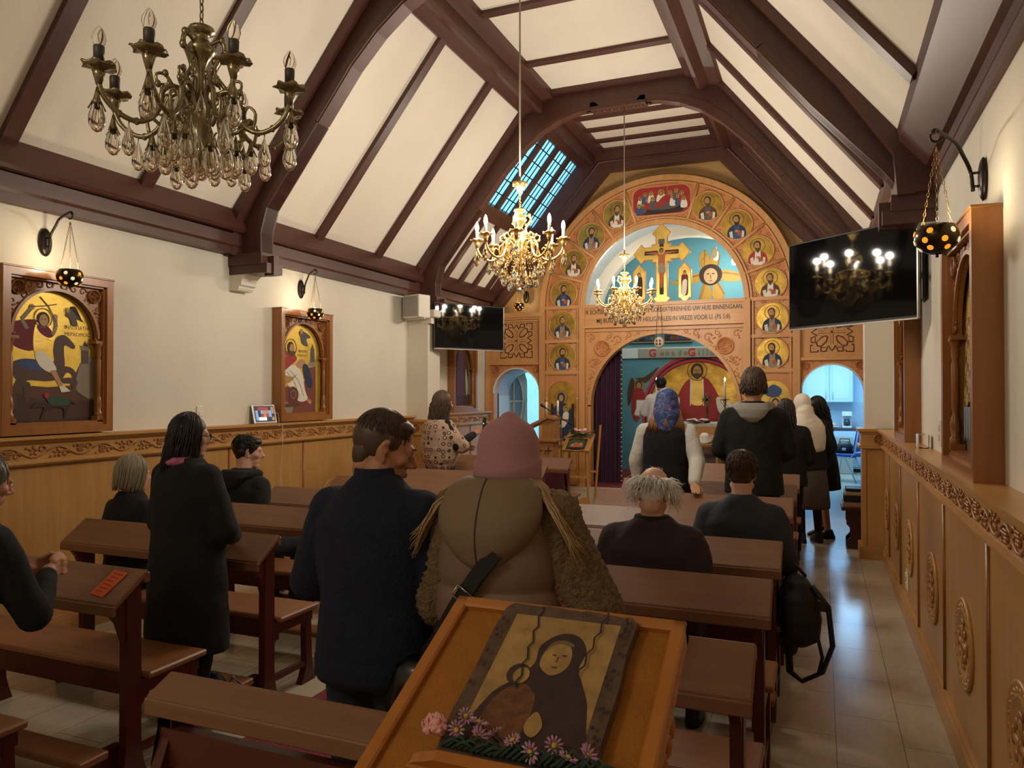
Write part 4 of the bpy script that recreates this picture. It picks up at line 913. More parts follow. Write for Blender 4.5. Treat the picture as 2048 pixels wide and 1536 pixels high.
# ================================================================ chandeliers
def inst(me, name, parent, loc, rz=0, sc_=1.0):
    o = bpy.data.objects.new(name, me); COL.objects.link(o); o.parent = parent; o.location = loc; o.rotation_euler = (0, 0, rz); o.scale = (sc_, sc_, sc_); return o
def mesh_of(mb, name):
    o = mb.build(name); me = o.data; bpy.data.objects.remove(o); return me
def make_chandelier(label, loc, R, metal, crystal, sleeve, bulbm, rod_top, lit, watts, dz=.05):
    t = thing('chandelier', label, 'chandelier', loc, 0, None)
    sc_ = R / .34
    mb = MB(); mb.tube([(0, 0, rod_top), (0, 0, .42)], .007 * sc_ ** .5, 10, M('b9b09a', .3, .7) ); mb.build('rod', t)
    mb = MB(); mb.lathe([(.006, .33), (.02, .35), (.035, .385), (.052, .405), (.046, .41), (.06, .425), (.01, .43)], n=16, mat=metal)
    for k in range(8): a = k * PI / 4; mb.ell((.052 * cos(a), .052 * sin(a), .41), (.014, .014, .014), metal, 6, 4)
    mb.build('rod_cup', t)
    mb = MB()
    for k in range(4):
        z = .32 - k * .028; e = (k % 2) * PI / 2
        mb.tube([(.007 * cos(a) * cos(e), .007 * cos(a) * sin(e), z + .018 * sin(a)) for a in [2 * PI * i / 10 for i in range(11)]], .0028, 5, metal)
    mb.build('chain', t)
    # stem with three scrolls
    S = sc_
    mb = MB(); mb.lathe([(.012, .22), (.045, .215), (.05, .20), (.03, .19), (.022, .175), (.045, .15), (.055, .13), (.04, .11), (.025, .09), (.015, .06), (.012, -.02), (.03, -.05), (.04, -.07), (.05, -.09), (.05, -.13), (.035, -.15), (.045, -.18), (.028, -.26), (.012, -.30), (.002, -.32)], n=14, mat=metal)
    for k in range(3):
        a = 2 * PI * k / 3 + .5; P = [(.03, .15), (.07, .17), (.085, .13), (.06, .09), (.045, .05), (.07, .01), (.09, -.02), (.075, -.05), (.05, -.05)]
        Q = smoothpts(P, 4, False); mb.tube([(r * cos(a), r * sin(a), z) for r, z in Q], [.010 - .004 * abs(i / len(Q) - .5) for i in range(len(Q))], 6, metal)
        for r, z in ((.075, .17), (.05, .09), (.09, -.02), (.085, .12)): mb.ell((r * cos(a), r * sin(a), z), (.014, .014, .018), metal, 6, 4)
    mb.T = Matrix.Identity(4); o = mb.build('stem', t)
    if S > 1: o.scale = (S ** .7, S ** .7, 1)
    # one arm, copied eight times
    P = [(.035, -.12), (.06, -.05), (.10, -.03), (.135, -.06), (.14, -.11), (.17, -.165), (.22, -.19), (.275, -.175), (.315, -.14), (.335, -.10), (.34, -.075)]
    Q = smoothpts(P, 3, False); mb = MB(); mb.tube([(r * S, 0, z) for r, z in Q], .0095 * S ** .5, 7, metal)
    for P2 in ([(.10, -.03), (.125, .005), (.155, .0), (.15, -.035), (.13, -.03)], [(.17, -.165), (.13, -.19), (.10, -.165), (.12, -.14)], [(.2, -.185), (.21, -.12), (.185, -.09), (.17, -.11)], [(.05, -.06), (.04, .0), (.06, .02), (.07, .0)]):
        Q2 = smoothpts(P2, 3, False); mb.tube([(r * S, 0, z) for r, z in Q2], [.0075 - .0035 * i / len(Q2) for i in range(len(Q2))], 5, metal)
    for r, z in ((.125, .01), (.15, -.035), (.22, -.19), (.275, -.175), (.06, .02)): mb.ell((r * S, 0, z), (.012, .010, .015), metal, 6, 4)
    mb.lathe([(.010, -.09), (.018, -.06), (.022, -.045), (.012, -.035)], (.34 * S, 0, 0), 10, metal)
    arm = mesh_of(mb, 'arm')
    mb = MB(); vs = []; n = 24
    for i, (r, z) in enumerate([(.008, -.035), (.03, -.028), (.048, -.018), (.052, -.026), (.03, -.034), (.008, -.042)]):
        for k in range(n): a = 2 * PI * k / n; w_ = 1 + .13 * sin(6 * a) * (i in (2, 3)); vs.append((r * w_ * cos(a), r * w_ * sin(a), z + .006 * cos(6 * a) * (i in (2, 3))))
    mb.add(vs, [(i * n + k, i * n + (k + 1) % n, (i + 1) * n + (k + 1) % n, (i + 1) * n + k) for i in range(5) for k in range(n)], metal, True); pan = mesh_of(mb, 'drip_pan')
    mb = MB(); mb.lathe([(.011, -.035), (.012, .045), (.011, .048)], n=12, mat=sleeve); slv = mesh_of(mb, 'candle_sleeve')
    mb = MB(); mb.lathe([(.008, .045), (.013, .058), (.0155, .072), (.014, .09), (.009, .107), (.004, .117), (.0005, .122)], n=12, mat=bulbm); blb = mesh_of(mb, 'bulb')
    mb = MB(); mb.tube([(0, 0, .05), (.003, 0, .07), (-.003, 0, .085), (0, .002, .07)], .0008, 4, M('8a7a5a', .4)); fil = mesh_of(mb, 'filament')
    # teardrop crystal with a little metal calyx
    mb = MB(); mb.lathe([(.0015, 0), (.003, -.02), (.012, -.045), (.020, -.075), (.019, -.095), (.011, -.11), (.002, -.114)], n=8 if lit else 12, mat=crystal, smooth=not lit)
    big = MB(); big.v = mb.v[:]; big.f = mb.f[:]; big.m = mb.m[:]; big.sm = mb.sm[:]; big.mats = mb.mats[:]
    big.lathe([(.002, .0), (.006, -.018), (.010, -.036), (.013, -.046), (.0105, -.036), (.004, -.014)], n=8, mat=metal)
    for k in range(4): a = k * PI / 2; big.tube([(.009 * cos(a), .009 * sin(a), -.035), (.020 * cos(a), .020 * sin(a), -.058)], .002, 4, metal)
    dsm = mesh_of(mb, 'crystal_drop'); dbg = mesh_of(big, 'crystal_drop')
    if not lit: S2 = 1.2
    else: S2 = 1
    rng = random.Random(4)
    for k in range(8):
        a = 2 * PI * k / 8 + .30; ca, sa = cos(a), sin(a)
        ar = inst(arm, 'arm', t, (0, 0, 0), a)
        for me, nm in ((pan, 'drip_pan'), (slv, 'candle_sleeve'), (blb, 'bulb')):
            q_ = inst(me, nm, ar, (.34 * S, 0, 0), 0, 1)
            if not lit: q_.scale = (1.08, 1.08, 1) if nm == 'drip_pan' else (1.55, 1.55, .95)
        if not lit: inst(fil, 'filament', ar, (.34 * S, 0, 0), 0, S2)
        inst(dbg, 'crystal_drop', t, (.345 * S * ca, .345 * S * sa, -.10), a, 1.15 * S2); inst(dsm, 'crystal_drop', t, (.245 * S * ca, .245 * S * sa, -.19), a, .95 * S2)
        inst(dbg, 'crystal_drop', t, (.18 * S * cos(a + .2), .18 * S * sin(a + .2), -.20 - .03 * (k % 2)), a, 1.0 * S2)
        if lit:
            d = bpy.data.lights.new('bulb_light', 'POINT'); d.energy = watts; d.color = WARM; d.shadow_soft_size = .03
            lo = bpy.data.objects.new('bulb_light', d); COL.objects.link(lo); lo.parent = t; lo.location = (.34 * S * ca, .34 * S * sa, .15)
    for k in range(12):
        a = 2 * PI * k / 12; r = .125 * S; zb_ = -.27 + dz - .03 * (k % 2) - .02 * (k % 3)
        inst(dbg if k % 2 else dsm, 'crystal_drop', t, (r * cos(a), r * sin(a), zb_), a, 1.15 * S2)
        mb = MB(); z = -.08
        r0 = .05
        for q in range(9): f = q / 9; mb.ell(((r0 + (r - r0) * f) * cos(a), (r0 + (r - r0) * f) * sin(a), -.09 + (zb_ + .09) * f), .0055, crystal if q % 2 else metal, 6, 4)
        mb.tube([(r0 * cos(a), r0 * sin(a), -.09), (r * cos(a), r * sin(a), zb_)], .0014, 4, metal); mb.build('bead_chain', t)
    for k in range(6): a = 2 * PI * k / 6 + .2; inst(dsm, 'crystal_drop', t, (.055 * cos(a), .055 * sin(a), -.33 + dz), a, 1.1 * S2)
    for k in range(8):
        a = 2 * PI * k / 8; inst(dsm, 'crystal_drop', t, (.11 * S * cos(a), .11 * S * sin(a), -.06), a, .9)
    inst(dbg, 'crystal_drop', t, (0, 0, -.34 + dz), 0, 1.35)
    return t
GOLDC = M('efc878', .25, .9, name='bright_gilt_metal'); BRZ = M('9a8d6c', .26, .85, bump=.2, bscale=40, name='antique_bronze')
CRY = glass('clear_crystal', 'fff4d8', .02, 1.55); CRYS = glass('smoky_crystal', 'f4ecd8', .05, 1.35)
BULB_ON = emit('lit_bulb', 'ffe9c4', 45); BULB_OFF = glass('clear_bulb_glass', 'f4efe6', .02, 1.1)
cA = make_chandelier('large unlit bronze chandelier with smoky crystal drops, at upper left', (-2.16, 2.16, 2.865), .345, BRZ, CRYS, M('4a463c', .4), BULB_OFF, 5.14 - 2.865, False, 0, .13)
cB = make_chandelier('lit gold chandelier with crystal drops hanging mid-nave, nearer of the two lit ones', (-2.18, 5.455, 2.93), .34, GOLDC, CRY, M('f2e6c8', .4), BULB_ON, 5.12 - 2.93, True, 13.0)
cC = dup(cB, (-2.16, 8.765, 2.93), .35, 'lit gold chandelier with crystal drops hanging close before the altar screen'); 
for c in (cB, cC): c['group'] = 'lit gold chandeliers'
# ================================================================ pierced hanging lamps on wall brackets
AMB = emit('amber_lamp_glass', 'e08a1e', 1.1); PALEG = emit('pale_lamp_glass', 'e8d8b0', .7)
def make_lamp(label, wall, globe, outv, rG=.085):
    t = thing('hanging_lamp', label, 'lamp', globe, 0, 'pierced ball lamps hanging from wall brackets')
    w_ = Vector(wall) - Vector(globe); g0 = Vector((0, 0, 0)); o_ = Vector(outv)
    side = Vector((-o_.y, o_.x, 0))
    mb = MB()
    # oval wall plate
    fr = Matrix.Translation(w_ + o_ * .012) @ Matrix(((side.x, 0, o_.x, 0), (side.y, 0, o_.y, 0), (0, 1, 0, 0), (0, 0, 0, 1)))
    mb.push(fr); mb.lathe([(.05, -.012), (.055, 0), (.045, .010), (.030, .016), (.001, .018)], n=20, mat=IRON, sx=.9, sy=1.8); mb.pop(); mb.build('wall_plate', t)
    top = Vector((0, 0, .40)); mb = MB(); b0 = w_ + o_ * .03 + Vector((0, 0, -.05)); b1 = w_ + o_ * .05 + Vector((0, 0, .04))
    mid = (b1 + top) * .5 + Vector((0, 0, .06)); P = [b0 + o_ * .02, b1 + o_ * .01, b1 * .7 + top * .3 + Vector((0, 0, .035)), mid, top + Vector((0, 0, .04)), top + Vector((0, 0, .04)) - w_.normalized() * .03]
    Q = []
    for i in range(len(P) - 1):
        for k in range(5):
            tt = k / 5; p0 = P[max(i - 1, 0)]; p1 = P[i]; p2 = P[i + 1]; p3 = P[min(i + 2, len(P) - 1)]
            Q.append(.5 * ((2 * p1) + (p2 - p0) * tt + (2 * p0 - 5 * p1 + 4 * p2 - p3) * tt ** 2 + (-p0 + 3 * p1 - 3 * p2 + p3) * tt ** 3))
    Q.append(P[-1]); mb.tube(Q, .0085, 8, IRON); hk = [top + Vector((0, 0, .035)) + Vector((o_.x * .022 * sin(a), o_.y * .022 * sin(a), .022 * cos(a) - .02)) for a in [i * PI / 6 for i in range(-1, 9)]]
    mb.tube(hk, .005, 6, IRON); mb.tube([w_ + o_ * .01 + Vector((0, 0, -.03)), w_ + o_ * .05 + Vector((0, 0, -.03))], .006, 6, IRON); mb.tube([w_ + o_ * .01 + Vector((0, 0, .03)), w_ + o_ * .05 + Vector((0, 0, .03))], .006, 6, IRON); mb.build('bracket_arm', t)
    CH = M('8a6a3a', .35, .8)
    for k in range(3):
        a = 2 * PI * k / 3 + .4; mb = MB(); e0 = Vector((rG * .72 * cos(a), rG * .72 * sin(a), rG * .62)); e1 = Vector((0, 0, .375)); n = 16
        for i in range(n):
            c = e0.lerp(e1, (i + .5) / n); d = (e1 - e0) / n * .62; s_ = side if i % 2 else o_
            mb.tube([c + d * cos(u) * .8 + s_ * .0045 * sin(u) for u in [2 * PI * j / 8 for j in range(9)]], .0014, 4, CH)
        mb.build('chain', t)
    # bowl: shell open on top
    mb = MB(); pr_ = [(rG * sin(a) * 1.0, -rG * .86 * cos(a)) for a in [i * 2.25 / 10 for i in range(11)]]; pr_[0] = (.001, pr_[0][1]); inner = [(r * .94, z * .94 + .002) for r, z in pr_][::-1]; inner[-1] = (.001, inner[-1][1])
    vs = []; n = 24; prof = pr_ + inner
    for r, z in prof:
        for k in range(n): vs.append((r * cos(2 * PI * k / n), r * sin(2 * PI * k / n), z))
    mb.add(vs, [(i * n + k, i * n + (k + 1) % n, (i + 1) * n + (k + 1) % n, (i + 1) * n + k) for i in range(len(prof) - 1) for k in range(n)], M('3a2c18', .22, .7), True)
    mb.lathe([(.006, -rG * .86 - .012), (.006, -rG * .84)], n=8, mat=IRON); bo = mb.build('bowl', t)
    mb = MB(); q = 0
    for phi, n_, off in ((1.15, 6, 0), (1.62, 7, .45), (2.12, 6, .1)):
        for k in range(n_):
            a = 2 * PI * k / n_ + off; z = rG * .86 * cos(PI - phi) if False else -rG * .86 * cos(phi - .35); rr_ = rG * sin(phi - .35) * 1.0
            nrm = Vector((sin(phi - .35) * cos(a), sin(phi - .35) * sin(a), -cos(phi - .35))).normalized(); c = Vector((rr_ * cos(a), rr_ * sin(a), z)) + nrm * .001
            Rm = nrm.to_track_quat('Z', 'Y').to_matrix(); mb = MB(); mb.ell(c, (.0125, .0125, .0025), AMB if (q * 5) % 3 else PALEG, 12, 4, Rm); mb.build('glass_stud', bo); q += 1
    mb = MB(); mb.lathe([(.03, rG * .30), (.045, rG * .34), (.04, rG * .5), (.01, rG * .62), (.002, rG * .64)], n=14, mat=emit('lamp_flame', 'fff0cc', 30)); mb.build('light_bulb', t)
    d = bpy.data.lights.new('lamp_light', 'POINT'); d.energy = 2.6; d.color = (1, .80, .52); d.shadow_soft_size = .03; lo = bpy.data.objects.new('lamp_light', d); COL.objects.link(lo); lo.parent = t; lo.location = (0, 0, rG * .85)
    return t
make_lamp('pierced dark ball lamp with amber studs above the horseman icon', (XL, 3.58, 2.75), (-4.73, 3.57, 2.495), (1, 0, 0))
make_lamp('pierced dark ball lamp with amber studs above the icon of the seated writing saint', (XL, 6.36, 2.78), (-4.73, 6.25, 2.51), (1, 0, 0))
make_lamp('large pierced ball lamp near the right wall beside the wide television', (XR, 3.86, 2.65), (.445, 3.52, 2.345), (-1, 0, 0))
make_lamp('small pierced ball lamp above the left lattice panel of the screen', (-4.30, 11.04, 3.22), (-4.33, 10.80, 3.05), (0, -1, 0))
# ================================================================ icons in carved frames on the side walls
FRW = wood('frame_oak', '7e4c22', 'b07640', 'z', 1.0, .28, .3); FRC = wood('frame_carving', '6e3c18', '9c6430', 'z', 2.0, .35, .3)
def framed_icon(label, loc, rz, W, H, D, draw, fr=FRW):
    t = thing('framed_icon', label, 'icon', loc, rz, 'large arched icons in carved wooden frames along the walls')
    b = .052; mb = MB(); h = W / 2
    mb.box(-h, -h + b, -D, 0, 0, H, fr); mb.box(h - b, h, -D, 0, 0, H, fr); mb.box(-h + b, h - b, -D, 0, H - b, H, fr); mb.box(-h + b, h - b, -D, 0, 0, b, fr); mb.bev(-h - .008, h + .008, -D - .006, -.002, H - .001, H + .012, .003, fr)
    mb.box(-h + b, h - b, -.012, 0, b, H - b, fr)
    mb.box(-h + b, -h + b + .014, -D + .02, -.01, b, H - b, fr); mb.box(h - b - .014, h - b, -D + .02, -.01, b, H - b, fr); mb.box(-h + b, h - b, -D + .02, -.01, H - b - .014, H - b, fr); mb.box(-h + b, h - b, -D + .025, -.01, b, b + .03, fr); mb.build('frame', t)
    Ra = h - b - .045; zsp = H - b - .07 - Ra
    mb = MB(); arch_plate(mb, -h + b, h - b, H - b, 0, zsp, Ra, -.055, -.03, fr, 24, zsp - .02)
    for i in range(24):
        a0, a1 = PI * i / 24, PI * (i + 1) / 24; q = lambda r, a: (-r * cos(a), zsp + r * sin(a)); mb.prism([q(Ra, a0), q(Ra, a1), q(Ra + .02, a1), q(Ra + .02, a0)], -.068, -.05, 'y', fr)
    mb.build('arch_panel', t)
    for s in (-1, 1): g = MB(); cross_rosette(g, s * (h - b - .075), H - b - .075, -.055, .05, FRC); g.build('cross_rosette', t)
    g = MB()
    for s in (-1, 1):
        for k, (dx, dz) in enumerate([(.16, .05), (.23, .04), (.30, .03), (.045, .17), (.04, .24), (.035, .31), (.12, .12), (.03, .38)]):
            if dz > .35 or h - b - dx > .02: scroll(g, s * (h - b - dx), H - b - dz, -.056, .03, FRC, k * 1.3, s, .007)
    g.build('spandrel_carving', t)
    for s in (-1, 1):
        mb = MB(); mb.lathe([(.026, b + .03), (.026, b + .09), (.018, b + .10), (.026, b + .14), (.02, b + .19), (.012, b + .21), (.017, b + .24), (.018, zsp - .16), (.012, zsp - .14), (.02, zsp - .10), (.016, zsp - .07), (.028, zsp - .04), (.03, zsp - .03)], (s * (h - b - .028), -.06, 0), 12, fr)
        mb.box(s * (h - b - .028) - .045, s * (h - b - .028) + .045, -.085, -.02, zsp - .035, zsp - .015, fr); mb.box(s * (h - b - .028) - .03, s * (h - b - .028) + .03, -.085, -.02, b + .02, b + .06, fr); mb.build('column', t)
    A = Art((0, -.016, 0), (1, 0, 0), (0, 0, 1), (0, -1, 0)); W2 = h - b - .002
    A.bg = lambda m: A.poly([(-W2, b + .03), (W2, b + .03), (W2, zsp), (Ra, zsp)] + [(Ra * cos(PI * i / 24), zsp + Ra * sin(PI * i / 24)) for i in range(1, 24)] + [(-Ra, zsp), (-W2, zsp)], m)
    A.clip = (W2, b, zsp, Ra); draw(A, t); p = A.mb.build('painting', t)
    return t
def conv(P, x0, y0, kx, ky): return [((x - x0) * kx, (y0 - y) * ky) for x, y in P]
def lettering(t, body, x, z, size, y=-.0172, mt=None):
    o = text_mesh(body, size, mt or M('7a4a20', .5), 'lettering', t, frameM((x, y, z), Vector((1, 0, 0)), Vector((0, 0, 1)), Vector((0, -1, 0))), .0003, .0)
GB = gold('glowing_gold_ground', 'd9b548', .42, .45, .2, 6)
def draw_rider(A, t):
    c = lambda P: conv(P, 328, 1372, .00126, .001145)
    A.bg(GB); S = lambda P, m, n=4: A.poly(smoothpts(c(P), n), m)
    A.poly(c([(60, 1090), (170, 1080), (300, 1090), (430, 1080), (500, 930), (570, 900), (585, 1310), (55, 1310)]), BROWN_I)
    S([(470, 1080), (500, 940), (585, 900), (585, 1150), (500, 1130)], STONE_I); A.poly(c([(55, 1180), (220, 1200), (585, 1170), (585, 1325), (55, 1325)]), DBRN)
    A.poly(c([(55, 1100), (110, 1120), (300, 1180), (585, 1170), (585, 1280), (300, 1290), (55, 1290)]), M('4a2e22', .7))
    # tower
    A.poly(c([(500, 850), (550, 850), (548, 940), (502, 940)]), GREY_I); A.poly(c([(490, 825), (555, 830), (550, 855), (498, 855)]), STONE_I); A.poly(c([(510, 825), (525, 790), (540, 828)]), GREY_I)
    # horse
    HB = M('4e3228', .6)
    S([(90, 960), (150, 925), (240, 925), (330, 940), (330, 860), (345, 790), (390, 765), (430, 790), (462, 830), (450, 850), (400, 830), (395, 880), (400, 960), (380, 1030), (300, 1055), (200, 1050), (150, 1060), (110, 1030)], HB)
    S([(90, 950), (65, 960), (75, 1020), (95, 1040), (100, 1010), (88, 985)], HB); S([(130, 1040), (180, 1060), (120, 1120), (130, 1180), (90, 1240), (85, 1200), (100, 1120)], HB); S([(160, 1060), (200, 1070), (190, 1130), (195, 1185), (175, 1180), (165, 1120)], HB)
    S([(350, 1000), (400, 960), (450, 975), (470, 1010), (450, 1040), (440, 1010), (410, 1000), (380, 1040)], HB); S([(370, 1040), (440, 1030), (480, 1060), (450, 1110), (440, 1070), (390, 1065)], HB)
    S([(120, 945), (200, 925), (250, 960), (260, 990), (170, 980)], BLUE_I)
    # rider: cape, body, arms, swords, legs
    S([(62, 735), (130, 700), (240, 690), (235, 780), (215, 870), (130, 860), (90, 820)], DRED_I)
    S([(235, 700), (290, 690), (340, 770), (325, 810), (285, 800), (280, 900), (225, 890), (215, 790)], GOLD2); S([(225, 885), (290, 885), (350, 980), (310, 1000), (250, 960)], LINEN_I)
    S([(235, 720), (290, 715), (330, 770), (300, 790), (250, 760)], DRED_I); A.poly(c([(310, 990), (345, 985), (390, 1080), (370, 1090)]), SKIN_I); A.poly(c([(365, 1085), (395, 1080), (435, 1115), (380, 1122)]), LINEN_I)
    A.line(c([(180, 745), (150, 690), (205, 615)]), .026, STONE_I); A.line(c([(325, 770), (345, 720), (340, 665)]), .026, STONE_I); A.ell(*c([(205, 612)])[0], .02, .02, SKIN_I, 10); A.ell(*c([(340, 660)])[0], .018, .022, SKIN_I, 10)
    A.line(c([(190, 612), (270, 600), (348, 580)]), .007, GREY_I); A.line(c([(345, 690), (300, 600), (250, 545)]), .007, GREY_I)
    hx, hz = c([(270, 680)])[0]; A.ring(hx, hz + .01, .065, .006, OCL); A.ell(hx, hz, .045, .052, HAIR_I, 18); A.ell(hx + .002, hz - .006, .032, .042, SKIN_I, 16); A.line([(hx - .018, hz), (hx - .006, hz)], .005, HAIR_I); A.line([(hx + .006, hz), (hx + .018, hz)], .005, HAIR_I)
    # small angel
    S([(400, 640), (430, 600), (455, 590), (500, 660), (525, 680), (470, 660), (475, 700), (440, 700), (425, 660)], GREY_I); S([(430, 590), (460, 585), (490, 640), (500, 670), (460, 630)], DBRN); ax, az = c([(412, 612)])[0]; A.ring(ax, az, .02, .004, OCL); A.ell(ax, az, .013, .015, SKIN_I, 10)
    # lower beast with green cloak
    S([(205, 1210), (240, 1180), (300, 1190), (330, 1150), (420, 1160), (470, 1200), (430, 1190), (410, 1260), (395, 1280), (385, 1220), (300, 1225), (270, 1280), (258, 1270), (275, 1215), (230, 1215)], DBRN); S([(290, 1160), (360, 1145), (420, 1165), (415, 1200), (330, 1200)], GREEN_I); A.ell(*c([(290, 1140)])[0], .018, .02, RED_I, 10)
    lettering(t, '\u03a6I\u039bO\u03a0A\u03a4HP', *c([(476, 716)])[0], .036); lettering(t, 'MEPXOPIOC', *c([(476, 758)])[0], .036)
def draw_writer(A, t):
    c = lambda P: conv(P, 1800, 1285, .0027, .00174); S = lambda P, m, n=4: A.poly(smoothpts(c(P), n), m)
    A.bg(GB); A.poly(c([(1668, 1090), (1780, 1080), (1895, 1010), (1895, 1250), (1668, 1250)]), M('7a4038', .7)); A.poly(c([(1668, 1170), (1700, 1160), (1760, 1200), (1750, 1250), (1668, 1250)]), STONE_I)
    A.poly(c([(1668, 790), (1690, 760), (1722, 890), (1712, 960), (1668, 990)]), BROWN_I); A.poly(c([(1850, 970), (1895, 960), (1895, 1100)]), M('7a4038', .7))
    A.poly(c([(1862, 850), (1885, 850), (1890, 950), (1858, 950)]), GREY_I); A.poly(c([(1866, 850), (1874, 820), (1882, 850)]), GREY_I); A.poly(c([(1850, 935), (1898, 935), (1898, 965), (1850, 960)]), STONE_I)
    S([(1700, 970), (1770, 960), (1810, 1010), (1830, 1110), (1845, 1160), (1790, 1170), (1740, 1090), (1700, 1040)], LINEN_I); S([(1672, 930), (1705, 890), (1745, 880), (1780, 920), (1745, 960), (1700, 1000), (1668, 1000)], RED_I)
    S([(1775, 955), (1800, 920), (1830, 935), (1825, 970), (1790, 975)], SKIN_I, 3); S([(1700, 1020), (1750, 1030), (1780, 1010), (1740, 1060), (1690, 1070)], OCH); S([(1812, 965), (1845, 955), (1872, 1050), (1865, 1090), (1835, 1070)], DBLUE_I)
    S([(1840, 1155), (1868, 1170), (1862, 1190), (1845, 1178)], SKIN_I, 3); S([(1735, 1100), (1760, 1085), (1785, 1110), (1785, 1160), (1760, 1190), (1735, 1170)], M('6a3426', .7)); A.ring(*c([(1760, 1130)])[0], .04, .008, STONE_I); A.poly(c([(1715, 1185), (1795, 1180), (1790, 1200), (1715, 1205)]), BROWN_I)
    for P in ([(1720, 1000), (1760, 1050), (1800, 1150)], [(1740, 990), (1790, 1050), (1820, 1140)]): A.line(c(P), .004, GREY_I)
    hx, hz = c([(1745, 862)])[0]; A.ring(hx, hz + .01, .085, .008, OCL); A.ell(hx - .005, hz + .005, .055, .065, HAIR_I, 18); A.ell(hx + .012, hz, .036, .048, SKIN_I, 16); S([(1735, 880), (1768, 878), (1760, 900), (1745, 905)], BEARD_I, 3)
    S([(1790, 760), (1820, 755), (1862, 785), (1835, 800), (1845, 840), (1810, 830), (1800, 790)], GREY_I); A.ell(*c([(1806, 760)])[0], .018, .02, SKIN_I, 10); A.ring(*c([(1806, 760)])[0], .028, .005, OCL)
    lettering(t, '\u0424MAPKI', *c([(1815, 875)])[0], .04); lettering(t, '\u03a0IA\u03a0OC\u03a4', *c([(1815, 900)])[0], .036)
def draw_wings(A, t):
    A.bg(GB); W, b, zsp, Ra = A.clip
    A.poly([(-W + .03, b + .04), (W - .03, b + .04), (W - .03, .62), (-W + .03, .62)], M('6a6a80', .7)); A.poly([(-W + .03, b + .04), (W - .03, b + .04), (W - .03, .26), (-W + .03, .26)], M('4a3440', .7))
    for s in (-1, 1):
        A.poly(smoothpts([(s * .05, .98), (s * .14, 1.0), (s * .26, .9), (s * .27, .6), (s * .2, .3), (s * .14, .22), (s * .1, .5), (s * .05, .8)], 4), DBRN if s < 0 else BROWN_I)
        A.poly(smoothpts([(s * .16, .62), (s * .19, .62), (s * .24, .38), (s * .2, .24), (s * .17, .34)], 4), M('b9b88a', .6))
    A.poly(smoothpts([(-.08, .86), (.08, .86), (.13, .3), (-.13, .3)], 4), M('5a3c50', .7)); A.ell(0, .97, .06, .07, HAIR_I); A.ring(0, .97, .085, .008, OCL); A.ell(0, .96, .035, .048, SKIN_I)
def draw_crowd(A, t):
    A.bg(GB); W, b, zsp, Ra = A.clip; BG = M('7c8894', .7)
    A.poly([(-W, b + .03), (W, b + .03), (W, .34), (-W, .30)], GREY_I)
    A.poly(smoothpts([(-.02, .92), (.09, .9), (.17, .75), (.19, .4), (.22, b + .04), (-.12, b + .04), (-.06, .45), (-.08, .78)], 4), BG); A.poly([(-.02, .42), (.12, .42), (.2, b + .04), (-.02, b + .04)], M('c8bfa4', .7)); A.line([(.02, .3), (.05, .2), (.03, .12)], .008, RED_I); A.line([(.09, .3), (.06, .2), (.1, .12)], .008, RED_I)
    A.ell(.03, .95, .075, .09, GOLD2); A.ell(.03, .95, .05, .07, BG); A.ell(.03, .94, .032, .046, SKIN_I)
    for i in range(8):
        for k, x in enumerate((-.27, -.21, -.15)):
            z = .70 - i * .055 + .02 * k; A.ell(x, z, .033, .033, GOLD2, 14); A.ring(x, z, .031, .005, OCL, 14); A.ell(x, z - .004, .017, .02, HAIR_I if (i + k) % 2 else SKIN_I, 10)
    for x in (-.27, -.21, -.15): A.poly([(x - .025, .30), (x + .025, .30), (x + .02, .16), (x - .015, .13)], [BG, LINEN_I, GREY_I][int(abs(x) * 100) % 3])
    lettering(t, 'THEO', -.18, .92, .036); lettering(t, 'CALLIA', -.18, .84, .036)
framed_icon('large icon of a rider with two raised swords on a brown horse, gold ground', (XL + .001, 3.635, 1.42), PI / 2, .82, 1.115, .11, draw_rider)
framed_icon('large icon of a seated saint in red writing, gold ground, by the tablet', (XL + .001, 6.34, 1.42), PI / 2, .83, 1.115, .12, draw_writer)
framed_icon('tall icon with dark crossed wings on the left wall beyond the pier', (XL + .001, 10.08, 1.42), PI / 2, .80, 1.10, .11, draw_wings)
framed_icon('large icon of a grey saint and rows of haloed heads on the near right wall', (XR - .001, 3.96, 1.335), -PI / 2, .86, 1.12, .11, draw_crowd)
framed_icon('icon in a deep wooden frame on the right wall behind the wide television', (XR - .001, 6.66, 1.335), -PI / 2, .86, 1.10, .11, draw_wings)
